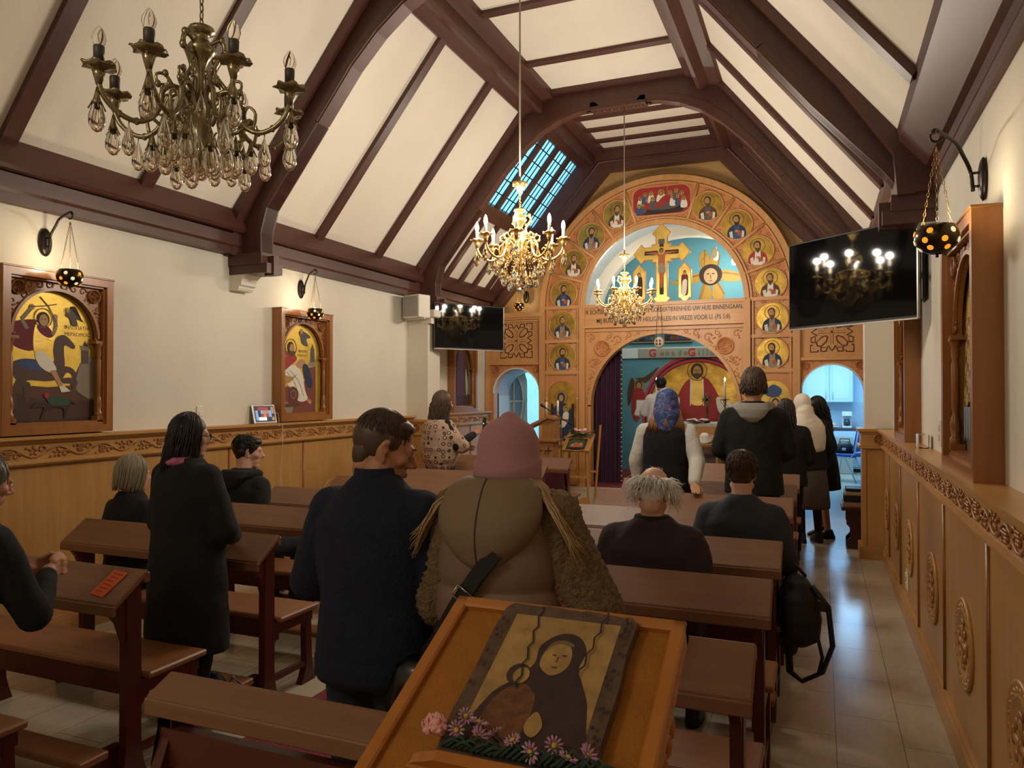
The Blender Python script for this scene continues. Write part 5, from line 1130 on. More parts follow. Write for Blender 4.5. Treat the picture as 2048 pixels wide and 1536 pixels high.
# ================================================================ televisions, speaker, tablet, sockets
def tv(label, pl, pr_, z0, z1, mount, grp=None):
    pl = Vector(pl + (0,)); pr_ = Vector(pr_ + (0,)); d = pr_ - pl; W = d.length; rz = math.atan2(d.y, d.x); c = (pl + pr_) / 2; H = z1 - z0
    t = thing('television', label, 'television', (c.x, c.y, z0), rz)
    mb = MB(); mb.bev(-W / 2, W / 2, 0, .045, 0, H, .006, BLACKM); mb.box(-W / 2 + .15, W / 2 - .15, .045, .075, .1, H - .1, BLACKM); mb.build('casing', t)
    mb = MB(); mb.box(-W / 2 + .012, W / 2 - .012, -.002, .001, .022, H - .012, M('0c0b0c', .045, spec=.16, name='black_screen_glass')); mb.build('screen', t)
    mb = MB(); SV = M('b8b4ac', .25, .9); mb.box(-W / 2, W / 2, -.006, .02, -.004, .006, SV); mb.box(W / 2 - .004, W / 2 + .004, -.004, .02, 0, H, SV); mb.box(-.03, .03, -.006, .0, -.016, -.004, BLACKM); mb.build('silver_trim', t)
    mb = MB(); m_ = t.matrix_basis.inverted() @ Vector(mount); mb.tube([(0, .07, H / 2), ((m_.x) * .5, m_.y * .5 + .04, H / 2), (m_.x, m_.y, H / 2)], .022, 8, BLACKM); mb.build('wall_bracket', t)
    mb = MB(); mb.push(Matrix.Translation((m_.x, m_.y, 0)) @ Matrix.Rotation(-rz, 4, 'Z')); mb.box(-.01, .01, -.14, .14, .15, H - .15, BLACKM); mb.pop(); mb.build('wall_plate', t)
    return t
tv('wide black television angled out from the right wall, silver lower edge', (-.235, 6.35), (.60, 5.65), 2.20, 2.88, (.655, 5.95, 0))
tv('black television turned into the nave beside the white speaker, left of the screen', (-4.635, 8.60), (-4.04, 9.50), 2.28, 2.885, (-4.70, 9.2, 0))
t = thing('loudspeaker', 'white box loudspeaker with grey grille under the truss foot at left', 'loudspeaker', (-4.76, 8.36, 2.655), -.30)
mb = MB(); SPW = M('d8d2c2', .5); mb.bev(-.15, .15, -.10, .10, 0, .29, .008, SPW); mb.build('cabinet', t)
mb = MB(); mb.bev(-.132, .132, -.108, -.10, .018, .272, .004, M('a8a49a', .7, bump=.8, bscale=400)); mb.build('grille', t); mb = MB(); mb.box(-.16, .16, -.012, .012, -.015, 0, SPW); mb.box(-.04, .04, .09, .12, .1, .2, BLACKM); mb.build('bracket', t)
t = thing('tablet', 'small silver tablet playing a video on the left dado shelf', 'tablet', (-4.895, 5.73, 1.412), math.radians(78))
mb = MB(); mb.push(Matrix.Rotation(-.28, 4, 'X')); mb.bev(-.13, .13, 0, .018, 0, .19, .006, M('c9c9cc', .25, .8)); mb.pop(); mb.build('body', t)
SCR = [emit('screen_blue', '6a90b8', .9), emit('screen_white', 'd8dce0', .8), emit('screen_dark', '2a2c34', .6), emit('screen_brown', '9a7460', .8), emit('screen_red', '8a3436', .8)]
mb = MB(); mb.push(Matrix.Rotation(-.28, 4, 'X')); mb.box(-.112, .112, -.002, .0, .018, .172, SCR[2]); r3 = random.Random(2)
for i in range(7):
    for j in range(4): mb.box(-.105 + i * .03, -.077 + i * .03, -.003, -.001, .03 + j * .033, .062 + j * .033, SCR[r3.randrange(5)])
mb.pop(); mb.build('screen', t); mb = MB(); mb.tube([(.13, .03, .1), (.17, .05, .09), (.18, .04, .02), (.15, .02, -.02), (.14, -.02, -.03)], .003, 6, SPW); mb.build('cable', t)
WP = M('e4ddd0', .4, name='white_switch_plastic')
def plate(label, nm, cat, loc, rz, w_, h_, holes):
    t = thing(nm, label, cat, loc, rz); mb = MB(); mb.bev(-w_ / 2, w_ / 2, -.012, 0, -h_ / 2, h_ / 2, .004, WP); mb.build('plate', t)
    mb = MB()
    for x, z in holes: mb.bev(x - .02, x + .02, -.02, -.01, z - .02, z + .02, .003, WP)
    mb.build('rocker', t)
plate('double white wall socket low on the right dado panelling', 'wall_socket', 'socket', (.60, 6.35, .30), -PI / 2, .085, .16, [(0, .037), (0, -.037)])
plate('white light switch on the right wall just above the shelf', 'light_switch', 'switch', (XR, 5.25, 1.46), -PI / 2, .09, .16, [(0, .03), (0, -.03)])
plate('small cream wall switch on the left wall above the dado', 'light_switch', 'switch', (XL, 5.0, 1.52), PI / 2, .08, .14, [(0, 0)])
mb = MB(); mb.bev(.56 + .03, .56 + .10, 5.62, 5.72, 1.335, 1.43, .006, glass('clear_tumbler', 'f2f2ee', .1, 1.2)); tag(mb.build('glass_box'), 'small clear plastic box standing on the right dado shelf', 'box')
# ================================================================ icon lectern in the foreground
LO = wood('lectern_oak', '9c5a1c', 'c88436', 'x', .8, .35, .3); LB = M('a86a1e', .9, bump=.6, bscale=250, var=.1, vscale=12, name='tan_felt')
lt = thing('icon_lectern', 'slanted oak lectern holding the old panel icon in the foreground', 'lectern', (-.4745, 1.08, 0))
ang = math.atan2(1.262 - 1.08, 1.442 - 1.063); TL = Matrix.Translation((0, 1.442 - 1.08, 1.262)) @ Matrix.Rotation(ang, 4, 'X')   # top edge at y=0 in slope coords
mb = MB(); mb.T = TL; wv = .24; L_ = .50
for a, b2, c, d in ((-wv, -wv + .028, -L_, 0), (wv - .028, wv, -L_, 0), (-wv, wv, -.028, 0), (-wv, wv, -L_, -L_ + .03)): mb.bev(a, b2, c, d, -.035, .012, .004, LO)
mb.build('board_frame', lt)
mb = MB(); mb.T = TL; mb.box(-wv + .01, wv - .01, -L_ + .01, -.01, -.03, -.002, LB); mb.build('board', lt)
mb = MB(); mb.T = TL; P = [(-.155, .0), (-.15, .012), (-.135, .020), (-.12, .024), (-.1, .032), (.16, .032), (.175, .02), (.185, 0)]
mb.prism([(x, z) for x, z in P], -.405, -.385, 'y', LO); mb.bev(-.155, .185, -.41, -.40, 0, .012, .003, LO); mb.build('ledge', lt)
mb = MB()
PB_ = [(-.04, 1.03), (.30, 1.19), (.28, .86), (.0, .80)]; mb.prism(PB_, -.20, -.17, 'x', LO); mb.prism(PB_, .17, .20, 'x', LO); mb.box(-.17, .17, .26, .28, .86, 1.16, LO); mb.box(-.17, .17, -.02, .0, .80, 1.02, LO); mb.box(-.19, .19, -.02, .28, .78, .80, LO)
mb.build('desk_box', lt)
mb = MB(); mb.lathe([(.10, .12), (.06, .16), (.05, .4), (.07, .5), (.05, .6), (.06, .78)], (0, .06, 0), n=16, mat=LO); mb.build('pedestal', lt); mb = MB(); mb.bev(-.17, .17, -.14, .18, 0, .12, .01, LO); mb.build('base', lt)
g = MB()
for k in range(11):
    y = .29 - k * .036; z = 1.17 - k * .017
    g.tube([(.215 + .012 * cos(u) * .3, y + .022 * cos(u), z + .03 * sin(u) - .03) for u in [i * .6 for i in range(9)]], [.009 - .0006 * i for i in range(9)], 5, LO); g.ell((.222, y, z - .075), (.008, .016, .022), LO, 6, 4)
g.build('side_carving', lt)
# weathered panel: plain haloed cloaked figure (generic)
ic = thing('panel_icon', 'old cracked panel icon of a dark-cloaked mother and child resting on the oak lectern', 'icon', (-.4745, 1.08, 0))
PB = M('5c4636', .8, bump=.8, bscale=60, var=.35, vscale=30, name='worn_brown_board'); PG = M('a5834a', .7, bump=.4, bscale=60, var=.25, vscale=22, name='worn_ochre_ground'); CLK = M('3a2824', .8, var=.25, vscale=40); FLS = M('a8844c', .7, var=.2, vscale=40); CLD = M('6a4226', .8, var=.4, vscale=60)
mb = MB(); mb.T = TL @ Matrix.Translation((.02, -.20, 0)); r3 = random.Random(9)
O = [(-.128, -.183), (-.136, -.1), (-.134, 0), (-.138, .1), (-.134, .165), (-.122, .180), (-.06, .178), (-.05, .182), (.02, .176), (.03, .18), (.1, .174), (.122, .176), (.134, .16), (.13, .08), (.135, 0), (.132, -.1), (.134, -.17), (.12, -.184)]
mb.prism([(x * 1.0, y * 1.0) for x, y in O], .0, .024, 'z', PB); mb.build('wood_panel', ic)
A = Art((0, 0, 0), (1, 0, 0), (0, 1, 0), (0, 0, 1)); A.mb.T = TL @ Matrix.Translation((.02, -.20, .0245))
A.poly([(-.105, -.165), (.105, -.165), (.105, .150), (-.105, .150)], PG)
S = lambda P, m, n=5: A.poly(smoothpts(P, n), m)
S([(-.09, -.165), (-.085, -.06), (-.05, -.01), (-.028, .03), (-.030, .075), (0, .11), (.035, .108), (.058, .075), (.055, .03), (.07, .0), (.095, -.06), (.095, -.165)], CLK)
S([(-.018, .03), (-.015, .07), (.005, .085), (.028, .078), (.036, .045), (.028, .02), (.006, .008)], FLS); S([(-.016, .058), (-.012, .082), (.008, .094), (.03, .088), (.03, .08), (.006, .084), (-.01, .074)], M('75603a', .7))
S([(-.075, -.165), (-.08, -.09), (-.062, -.04), (-.03, -.02), (.0, -.05), (.0, -.12), (-.01, -.165)], CLD); A.ell(-.048, .0, .022, .025, M('44302a', .8), 16); A.ell(-.042, -.002, .015, .019, FLS, 14)
A.line([(.0, .055), (.006, .055)], .003, CLK); A.line([(.018, .056), (.026, .056)], .003, CLK); A.line([(.012, .052), (.01, .038)], .002, CLD); A.line([(.006, .026), (.016, .026)], .003, CLD)
S([(.0, -.10), (.012, -.075), (.03, -.1), (.022, -.125), (.006, -.12)], FLS)
for x0 in (-.058, .075):
    P = [(x0 + .004 * sin(i * 2.1) + .0012 * i * (1 if x0 < 0 else -1), .176 - i * .014) for i in range(16 if x0 < 0 else 13)]; A.line(P, .0032, BLACK_I)
for k in range(26): a = r3.uniform(0, 2 * PI); x = (.118 if r3.random() < .5 else -.118) + r3.uniform(-.008, .008); A.ell(x, r3.uniform(-.16, .16), .004, .0055, DBRN, 6)
A.mb.build('painting', ic)
# flowers on the ledge
PINK = M('e8a8a0', .8, name='pale_pink_petal'); MAU = M('b07a94', .8, name='mauve_petal'); MAUL = M('d8b4c0', .8); YEL = M('b8a838', .8); LEAF = M('1e3424', .7)
def at_board(x, y, h=0): return TL @ Vector((x, y, h))
ct = thing('carnation', 'pale pink carnation lying at the left end of the lectern ledge', 'flower', at_board(-.118, -.352, .045) + Vector((-.4745, 1.08, 0)))
mb = MB(); r3 = random.Random(1)
for k in range(60):
    th = math.acos(r3.uniform(-.3, 1)); ph = r3.uniform(0, 2 * PI); r = .013 + .006 * r3.random(); c = Vector((r * sin(th) * cos(ph), r * sin(th) * sin(ph), r * cos(th) * .8)); q = c.to_track_quat('Z', 'Y').to_matrix() @ Euler((r3.uniform(-.7, .7), r3.uniform(-.7, .7), r3.uniform(0, 6))).to_matrix()
    mb.ell(c, (.011, .006, .002), PINK, 8, 4, q)
mb.ell((0, 0, 0), .014, PINK); mb.build('petals', ct); mb = MB(); mb.tube([(0, 0, -.01), (.03, 0, -.022), (.09, .0, -.03)], .002, 6, LEAF); mb.build('stem', ct)
def daisy(x, y, h, s, tilt, label, first=[None]):
    loc = at_board(x, y, h) + Vector((-.4745, 1.08, 0))
    t = thing('daisy', label, 'flower', loc, 0, 'mauve daisies along the lectern ledge'); mb = MB(); Rm = Euler(tilt); mb.push(Rm.to_matrix().to_4x4())
    for k in range(12):
        a = 2 * PI * k / 12; mb.ell((s * .62 * cos(a), s * .62 * sin(a), .001 * (k % 2)), (s * .42, s * .13, .0012), MAU, 8, 4, Euler((0, -.25, a))); mb.ell((s * .72 * cos(a), s * .72 * sin(a), .0035), (s * .26, s * .05, .0008), MAUL, 6, 4, Euler((0, -.25, a)))
    mb.pop(); mb.build('petals', t); mb = MB(); mb.push(Rm.to_matrix().to_4x4()); mb.ell((0, 0, .002), (s * .3, s * .3, s * .16), YEL, 10, 5)
    mb.pop(); mb.build('flower_centre', t); mb = MB(); mb.tube([(0, 0, 0), (.01, .004, -.012), (.035, 0, -.026)], .0015, 5, LEAF); mb.build('stem', t)
wds = ['first', 'second', 'third', 'fourth', 'fifth', 'sixth', 'seventh', 'eighth', 'ninth', 'tenth']
for k, (x, y, h, s) in enumerate([(-.078, -.352, .045, .016), (-.072, -.328, .05, .015), (-.045, -.335, .05, .017), (-.038, -.352, .042, .017), (-.012, -.345, .045, .014), (.02, -.352, .044, .015), (.055, -.365, .042, .018), (.088, -.348, .045, .016), (.115, -.362, .042, .017), (.145, -.352, .045, .018)]):
    daisy(x, y, h, s, (ang + .9 - .5 * (k % 3), .2 * ((k % 3) - 1), k), 'mauve and white daisy on the lectern ledge, %s from the carnation' % wds[k])
g = MB(); r3 = random.Random(3)
for k in range(26): x = -.10 + k * .0105; g.tube([at_board(x, -.375, .03), at_board(x + .02, -.37 + r3.uniform(0, .02), .036 + .008 * r3.random()), at_board(x + .05, -.372 + r3.uniform(-.01, .02), .03)], [.0035, .004, .001], 5, LEAF)
o = g.build('flower_leaves'); o.data.transform(Matrix.Translation((-.4745, 1.08, 0))); tag(o, 'tangle of dark green leaves and stems under the daisies on the ledge', 'leaves'); o['kind'] = 'stuff'
# ================================================================ furniture before and behind the screen
OAKF = wood('lectern_wood', '8a5a30', 'b07c48', 'z', 1.2, .4, .3)
t = thing('reading_lectern', 'carved wooden reading lectern with slanted top before the left door', 'lectern', (-3.62, 10.0, 0))
mb = MB(); mb.box(-.27, .20, -.14, .14, 0, .08, OAKF); mb.box(-.24, .17, -.12, .12, .08, 1.02, OAKF); mb.build('body', t)
mb = MB(); mb.bev(-.29, .22, -.16, .16, 1.02, 1.06, .006, OAKF); mb.build('ledge', t)
mb = MB(); mb.prism([(-.28, 1.17), (-.28, 1.21), (.10, 1.39), (.20, 1.36), (.20, 1.33), (.10, 1.35)], -.16, .16, 'y', OAKF); mb.build('slanted_top', t)
mb = MB(); mb.prism([(.0, 1.06), (.0, 1.30), (.12, 1.36), (.19, 1.33), (.19, 1.06)], -.11, .11, 'y', OAKF); mb.build('support', t)
mb = MB(); DKW = M('4a2a18', .6)
for z in (.2, .38, .56, .74, .9):
    for x in (-.16, -.03, .10):
        mb.box(x - .05, x + .05, -.128, -.12, z - .006, z + .006, DKW); mb.box(x - .006, x + .006, -.128, -.12, z - .06, z + .06, DKW); mb.box(x - .05, x - .038, -.128, -.12, z - .05, z, DKW)
mb.build('fretwork', t)
t = thing('microphone_stand', 'black microphone on a boom stand beside the reading lectern', 'microphone', (-3.28, 9.72, 0))
mb = MB(); mb.tube([(0, 0, .02), (0, 0, 1.36)], .009, 8, BLACKM); mb.build('pole', t); mb = MB(); mb.tube([(.14, .03, 1.27), (0, 0, 1.36), (-.2, -.07, 1.50)], .007, 8, BLACKM); mb.build('boom', t)
mb = MB(); mb.cap((-.2, -.07, 1.50), .012, (-.25, -.09, 1.54), .022, BLACKM); mb.build('microphone', t)
for k in range(3): a = 2 * PI * k / 3; mb = MB(); mb.tube([(0, 0, .12), (.22 * cos(a), .22 * sin(a), .008)], .008, 6, BLACKM); mb.build('leg', t)
CAN = M('efe8d6', .5, name='candle_wax')
def candle(label, x, y, z0, zc, zt, grp=None, lit=False, base=.05):
    t = thing('candlestick', label, 'candlestick', (x, y, z0), 0, grp)
    mb = MB(); h = zc - z0; mb.lathe([(base, 0), (base, .012), (.02, .03), (.012, .06), (.016, h * .3), (.01, h * .35), (.012, h * .7), (.02, h - .04), (.03, h - .03), (.012, h)], n=14, mat=BRASS if lit else OAKF); mb.build('stem', t)
    if lit: mb = MB(); mb.lathe([(.012, h - .004), (.075, h + .004), (.078, h + .012), (.07, h + .010), (.012, h + .004)], n=20, mat=IRON); mb.build('dish', t)
    mb = MB(); mb.lathe([(.017, h), (.017, zt - z0 - .004), (.012, zt - z0)], n=14, mat=CAN); mb.build('candle', t)
    if lit:
        mb = MB(); q = zt - z0; mb.lathe([(.001, q), (.011, q + .018), (.012, q + .028), (.006, q + .045), (.001, q + .06)], n=10, mat=emit('candle_flame', 'ffd890', 40)); mb.build('flame', t)
    else:
        mb = MB()
        for q in range(3): mb.lathe([(.026, h - .02 - q * .03), (.03, h - .03 - q * .03), (.026, h - .04 - q * .03)], n=14, mat=M('9c4a30', .5))
        mb.build('ringed_holder', t)
    return t
candle('unlit white candle in a ringed wooden holder, left one by the mother and child icon', -3.70, 10.30, 0, 1.40, 1.575, 'candle pair before the mother and child icon')
candle('unlit white candle in a ringed wooden holder, right one by the mother and child icon', -3.54, 10.34, 0, 1.41, 1.595, 'candle pair before the mother and child icon')
# tall easel stand with a black-edged icon, fir branches and pink flowers
EW = wood('pale_stand_wood', '9c6a30', 'c8924e', 'z', 1.0, .4, .3)
t = thing('icon_stand', 'tall slender pale wood stand with splayed legs before the purple curtain', 'stand', (-3.22, 10.34, 0))
mb = MB(); ax = math.atan2(.22, .30); mb.push(Matrix.Translation((0, -.15, .88)) @ Matrix.Rotation(ax, 4, 'X')); mb.bev(-.22, .20, 0, .38, -.02, 0, .004, EW); mb.prism([(-.22, -.01), (-.22, .02), (-.12, .03), (0, .015), (.1, .03), (.20, .02), (.20, -.01)], -.012, .002, 'y', EW); mb.bev(.17, .20, 0, .38, 0, .02, .003, EW); mb.pop(); mb.build('sloping_top', t)
for (x0, y0_, z0), (x1, y1, z1) in (((-.22, -.17, 0), (-.18, -.13, .88)), ((.20, -.17, 0), (.15, -.13, .88)), ((-.22, .19, 0), (-.20, .19, 1.16)), ((.17, .19, 0), (.26, .21, 1.24))):
    mb = MB(); mb.tube([(x0, y0_, z0), (x1, y1, z1)], .017, 4, EW, smooth=False); mb.build('leg', t)
mb = MB(); mb.box(-.20, .18, -.16, -.14, .50, .53, EW); mb.box(-.2, .2, .18, .20, .55, .58, EW); mb.build('stretcher', t)
mb = MB(); P = [(-.21, .12), (.20, .12)] + [(.20 - .41 * i / 16, .22 + .016 * sin(i * .8)) for i in range(17)]; mb.prism(P, -.18, -.165, 'y', EW); mb.build('scalloped_board', t)
TE = Matrix.Translation((-3.22, 10.34 - .15, .88)) @ Matrix.Rotation(ax, 4, 'X')
t2 = thing('icon', 'black-edged icon lying on the pale wood stand under the fir branches', 'icon', (-3.22, 10.19, .88))
inv = Matrix.Translation((3.22, -10.19, -.88))
mb = MB(); mb.T = inv @ TE; mb.bev(-.15, .12, .02, .24, .001, .028, .004, M('1c1a1c', .4)); mb.build('board', t2); A = Art((0, 0, 0), (1, 0, 0), (0, 1, 0), (0, 0, 1)); A.mb.T = inv @ TE @ Matrix.Translation((0, 0, .0285))
A.poly([(-.13, .05), (.10, .05), (.10, .225), (-.13, .225)], M('3e4a34', .6)); A.poly(smoothpts([(-.1, .06), (-.05, .15), (.0, .12), (.05, .16), (.08, .07)], 4), ORANGE_I); A.ell(-.02, .14, .025, .02, GOLD, 12); A.ell(.05, .13, .02, .02, SKIN_I, 12); A.ell(-.07, .1, .02, .02, SKIN_I, 12); A.mb.build('painting', t2)
FIR = M('3a5436', .8, name='fir_green'); FIR2 = M('2a4030', .8)
t3 = thing('flower_arrangement', 'pink and white flowers on fir branches at the top of the pale stand', 'flowers', (-3.22, 10.40, 1.08)); r3 = random.Random(6)
mb = MB()
for k in range(34):
    a = r3.uniform(0, 2 * PI); L_ = r3.uniform(.12, .24) * (1 if abs(cos(a)) > .4 else .6); p0 = Vector((0, 0, .02)); p1 = Vector((L_ * cos(a), L_ * .7 * sin(a), r3.uniform(-.04, .12))); mt = FIR if k % 2 else FIR2
    mb.tube([p0, p1], .0025, 4, mt)
    for q in range(12):
        c = p0.lerp(p1, .25 + .75 * q / 12); d = Vector((r3.uniform(-1, 1), r3.uniform(-1, 1), r3.uniform(-.5, 1))).normalized() * .035; mb.tube([c, c + d + (p1 - p0) * .1], [.0025, .0008], 3, mt)
mb.build('fir_branches', t3)
for k in range(9):
    mb = MB(); c = Vector((r3.uniform(-.07, .09), r3.uniform(-.07, .02), .07 + r3.uniform(0, .035))); mt = [M('e0808c', .7), M('f0b8b8', .7), M('f2e6dc', .7)][k % 3]
    for q in range(12): a = q * 2.4; mb.ell(c + Vector((.016 * cos(a), .016 * sin(a), .003 * (q % 3))), (.014, .011, .010), mt, 6, 4)
    mb.build('blossom', t3)
# altar table, cloth, candles, cross, book
t = thing('altar_table', 'altar table under a white lace cloth behind the royal arch', 'altar', (-1.98, 12.75, .292))
mb = MB(); mb.box(-.60, .60, -.32, .32, 0, .90, M('8a8478', .7)); mb.build('table', t)
mb = MB(); CL = M('c9c4b8', .8, name='lace_cloth'); mb.bev(-.63, .63, -.35, .35, .90, .925, .005, CL); vs = []; n = 44
for i in range(n + 1): x = -.635 + 1.27 * i / n; vs += [(x, -.355 + .008 * sin(i * 1.3), .92), (x, -.36 + .012 * sin(i * 1.3), .42 + .02 * (i % 2))]
mb.add(vs + [(a_, b_ + .006, c_) for a_, b_, c_ in vs], [(2 * i, 2 * i + 2, 2 * i + 3, 2 * i + 1) for i in range(n)] + [(2 * (n + 1) + 2 * i, 2 * (n + 1) + 2 * i + 1, 2 * (n + 1) + 2 * i + 3, 2 * (n + 1) + 2 * i + 2) for i in range(n)], CL, True)
LC = M('4a4644', .7)
for k in range(12):
    x = -.55 + k * .1; mb.tube([(x + .035 * cos(a), -.372, .80 + .035 * sin(a)) for a in [i * PI / 6 for i in range(13)]], .004, 4, LC); mb.tube([(x - .03, -.372, .75), (x, -.372, .72), (x + .03, -.372, .75)], .004, 4, LC)
    mb.tube([(x - .02, -.374, .66), (x, -.374, .64), (x + .02, -.374, .66)], .004, 4, LC)
mb.build('altar_cloth', t)
candle('tall lit altar candle with dark dish on the left of the altar', -2.55, 12.55, 1.217, 1.59, 1.90, None, True)
candle('tall lit altar candle with dark dish on the right of the altar', -1.44, 12.55, 1.217, 1.59, 1.90, None, True)
t = thing('altar_cross', 'dark bronze hand cross on a stem standing in the middle of the altar', 'cross', (-1.73, 12.60, 1.217)); BZ = M('5a4a30', .35, .7); mb = MB(); mb.lathe([(.05, 0), (.05, .015), (.02, .03), (.014, .2), (.022, .25), (.012, .28)], n=12, mat=BZ); mb.build('stem', t)
mb = MB(); mb.box(-.018, .018, -.008, .008, .27, .50, BZ); mb.box(-.07, .07, -.008, .008, .36, .395, BZ)
for k in range(14): a = 2 * PI * k / 14; mb.tube([(.03 * cos(a), 0, .38 + .03 * sin(a)), (.09 * cos(a), 0, .38 + .08 * sin(a))], .006, 4, BZ)
mb.build('cross_head', t)
t = thing('altar_book', 'open white-paged book on the altar in front of the cross', 'book', (-1.86, 12.45, 1.217)); PG_ = M('ece6da', .7); mb = MB()
for s in (-1, 1): mb.prism([(0, .03), (s * .05, .055), (s * .16, .04), (s * .17, .06), (s * .06, .075), (0, .04)], -.08, .10, 'y', PG_)
mb.build('pages', t); mb = MB(); mb.prism([(-.17, .025), (0, .0), (.17, .025), (.17, .035), (0, .015), (-.17, .035)], -.09, .11, 'y', BLACKM); mb.build('cover', t)
t = thing('prayer_desk', 'light wooden sloping desk in front of the altar at right', 'desk', (-1.66, 11.95, .292))
mb = MB(); mb.push(Matrix.Translation((0, -.18, .60)) @ Matrix.Rotation(.42, 4, 'X')); mb.bev(-.22, .22, 0, .40, -.02, 0, .004, EW); mb.box(-.22, .22, -.01, .01, -.01, .03, EW); mb.pop(); mb.build('sloping_top', t); mb = MB(); mb.box(-.22, .22, .19, .21, .7, .88, EW); mb.build('back_board', t)
for x, y, zt in ((-.19, -.15, .59), (.17, -.15, .59), (-.19, .19, .8), (.17, .19, .8)): mb = MB(); mb.box(x, x + .03, y - .015, y + .015, 0, zt, EW); mb.build('leg', t)
mb = MB(); mb.lathe([(.001, .115), (.05, .11), (.07, .085), (.075, .05), (.11, .02), (.115, .0), (.001, .0)], (0, 0, 0), 24, M('e8e4da', .7)); o = mb.build('white_cap'); o.location = (-1.67, 11.90, .97); o.rotation_euler = (.42, 0, 0); tag(o, 'small white round cap resting on the prayer desk', 'hat')
# hanging ball in the royal arch
t = thing('hanging_egg_lamp', 'pale pierced ball hanging on thin chains in the top of the royal arch', 'lamp', (CX - .02, 10.93, 2.44)); mb = MB(); PB2 = M('d8c8b4', .5); mb.ell((0, 0, 0), (.075, .075, .085), PB2, 20, 12); mb.build('ball', t)
mb = MB()
for q in range(4):
    a = q * PI / 2 + PI / 4; mb.ell((.03 * cos(a), -.068, .03 * sin(a)), (.018, .01, .02), M('5a4a40', .5), 8, 5)
mb.build('pierced_pattern', t); mb = MB(); mb.tube([(-.05, 0, .06), (-.02, 0, .55)], .003, 4, IRON); mb.tube([(.05, 0, .06), (.02, 0, .55)], .003, 4, IRON); mb.build('chain', t)
# purple altar wall lamps high on the vault: small spotlights
for x, y, z, lb in ((-1.62, 12.9, 3.98, 'white ceiling spotlight seen through the arch, left of the pair'), (-1.32, 12.9, 3.88, 'white ceiling spotlight seen through the arch, right of the pair')):
    t = thing('spotlight', lb, 'spotlight', (x, y, z), 0, 'ceiling spotlights in the altar'); mb = MB(); mb.cap((0, 0, 0), .045, (.0, .02, .09), .035, SPW); mb.tube([(0, .02, .1), (0, .03, .22)], .012, 8, SPW); mb.build('housing', t)
    mb = MB(); mb.ell((0, -.005, -.04), (.034, .034, .012), emit('spot_lens', 'fff2d8', 25), 12, 6); mb.build('lens', t)
# ---- kitchen seen through the right door
KW = M('c2d0de', .5, name='white_cabinet'); ST = M('b4bcc2', .3, .8, name='brushed_steel')
t = thing('wall_cabinet', 'white two-door kitchen wall cabinet', 'cabinet', (.23, 18.1, 1.50)); mb = MB(); mb.box(-.62, .42, -.17, .17, 0, 1.1, KW); mb.build('body', t)
for x0, x1, hx in ((-.61, -.07, -.13), (-.05, .41, .01)):
    mb = MB(); mb.bev(x0, x1, -.19, -.17, .01, 1.09, .004, KW); mb.bev(x0 + .07, x1 - .07, -.194, -.186, .08, 1.02, .003, M('cdd6dc', .5)); d = mb.build('door', t); mb = MB(); mb.tube([(hx, -.19, .06), (hx, -.215, .07), (hx, -.215, .22), (hx, -.19, .23)], .006, 6, ST); mb.build('handle', d)
t = thing('kitchen_counter', 'white kitchen base unit with dark worktop', 'counter', (.2, 17.98, 0)); mb = MB(); mb.box(-.65, .76, -.28, .3, .08, .90, KW); mb.build('body', t); mb = MB(); mb.bev(-.65, .77, -.31, .31, .90, .94, .004, M('4a3a36', .3)); mb.build('worktop', t)
for x0, x1 in ((-.63, -.02), (.0, .74)): mb = MB(); mb.bev(x0, x1, -.30, -.28, .12, .88, .004, KW); mb.build('door', t)
mb = MB(); mb.box(-.45, .99, 18.285, 18.3, .94, 1.5, M('c4d0d8', .4)); struct(mb, 'trim_18')
t = thing('fruit_plate', 'white plate of fruit on the kitchen worktop', 'plate', (.18, 17.85, .94)); mb = MB(); mb.lathe([(.05, 0), (.16, .015), (.2, .03), (.19, .035), (.05, .01)], n=20, mat=WP); mb.build('plate', t)
for k, (x, y, r, c) in enumerate([(-.06, 0, .065, 'c89060'), (.08, .0, .05, 'd8b090'), (.0, .05, .05, 'b86a48')]): mb = MB(); mb.ell((x, y, r + .02), r, M(c, .5)); tag(mb.build('fruit'), ['large round orange fruit on the left of the plate', 'pale peach-coloured fruit on the right of the plate', 'reddish fruit at the back of the plate'][k], 'fruit').location = (.18, 17.85, .94)
t = thing('coffee_machine', 'white coffee machine on the kitchen worktop', 'coffee machine', (.52, 17.95, .94)); mb = MB(); mb.bev(-.1, .1, -.1, .1, 0, .05, .01, WP); mb.bev(-.1, .1, .02, .1, .05, .30, .01, WP); mb.bev(-.1, .1, -.1, .1, .26, .36, .01, WP); mb.build('housing', t); mb = MB(); mb.lathe([(.06, .05), (.07, .12), (.05, .2)], (0, -.04, 0), 14, M('3a3a40', .2)); mb.build('jug', t)
t = thing('potted_plant', 'small leafy pot plant on the kitchen worktop', 'plant', (-.2, 17.85, .94)); mb = MB(); mb.lathe([(.05, 0), (.07, .12), (.065, .12), (.05, .1)], n=14, mat=ST); mb.build('pot', t); mb = MB(); r3 = random.Random(8)
for k in range(12): a = k * 2.4; mb.tube([(0, 0, .1), (.07 * cos(a), .07 * sin(a), .2), (.16 * cos(a), .16 * sin(a), .22 + .1 * r3.random())], [.006, .018, .004], 5, M('2c4034', .6), flat=.3)
mb.tube([(.05, 0, .1), (.12, 0, .45), (.14, 0, .55)], .004, 4, FIR2); mb.build('leaves', t)
t = thing('stacking_chair', 'blue upholstered banquet chair with steel legs in the kitchen', 'chair', (.43, 15.95, 0), math.radians(66)); BLU = M('2e4a86', .8, name='blue_upholstery')
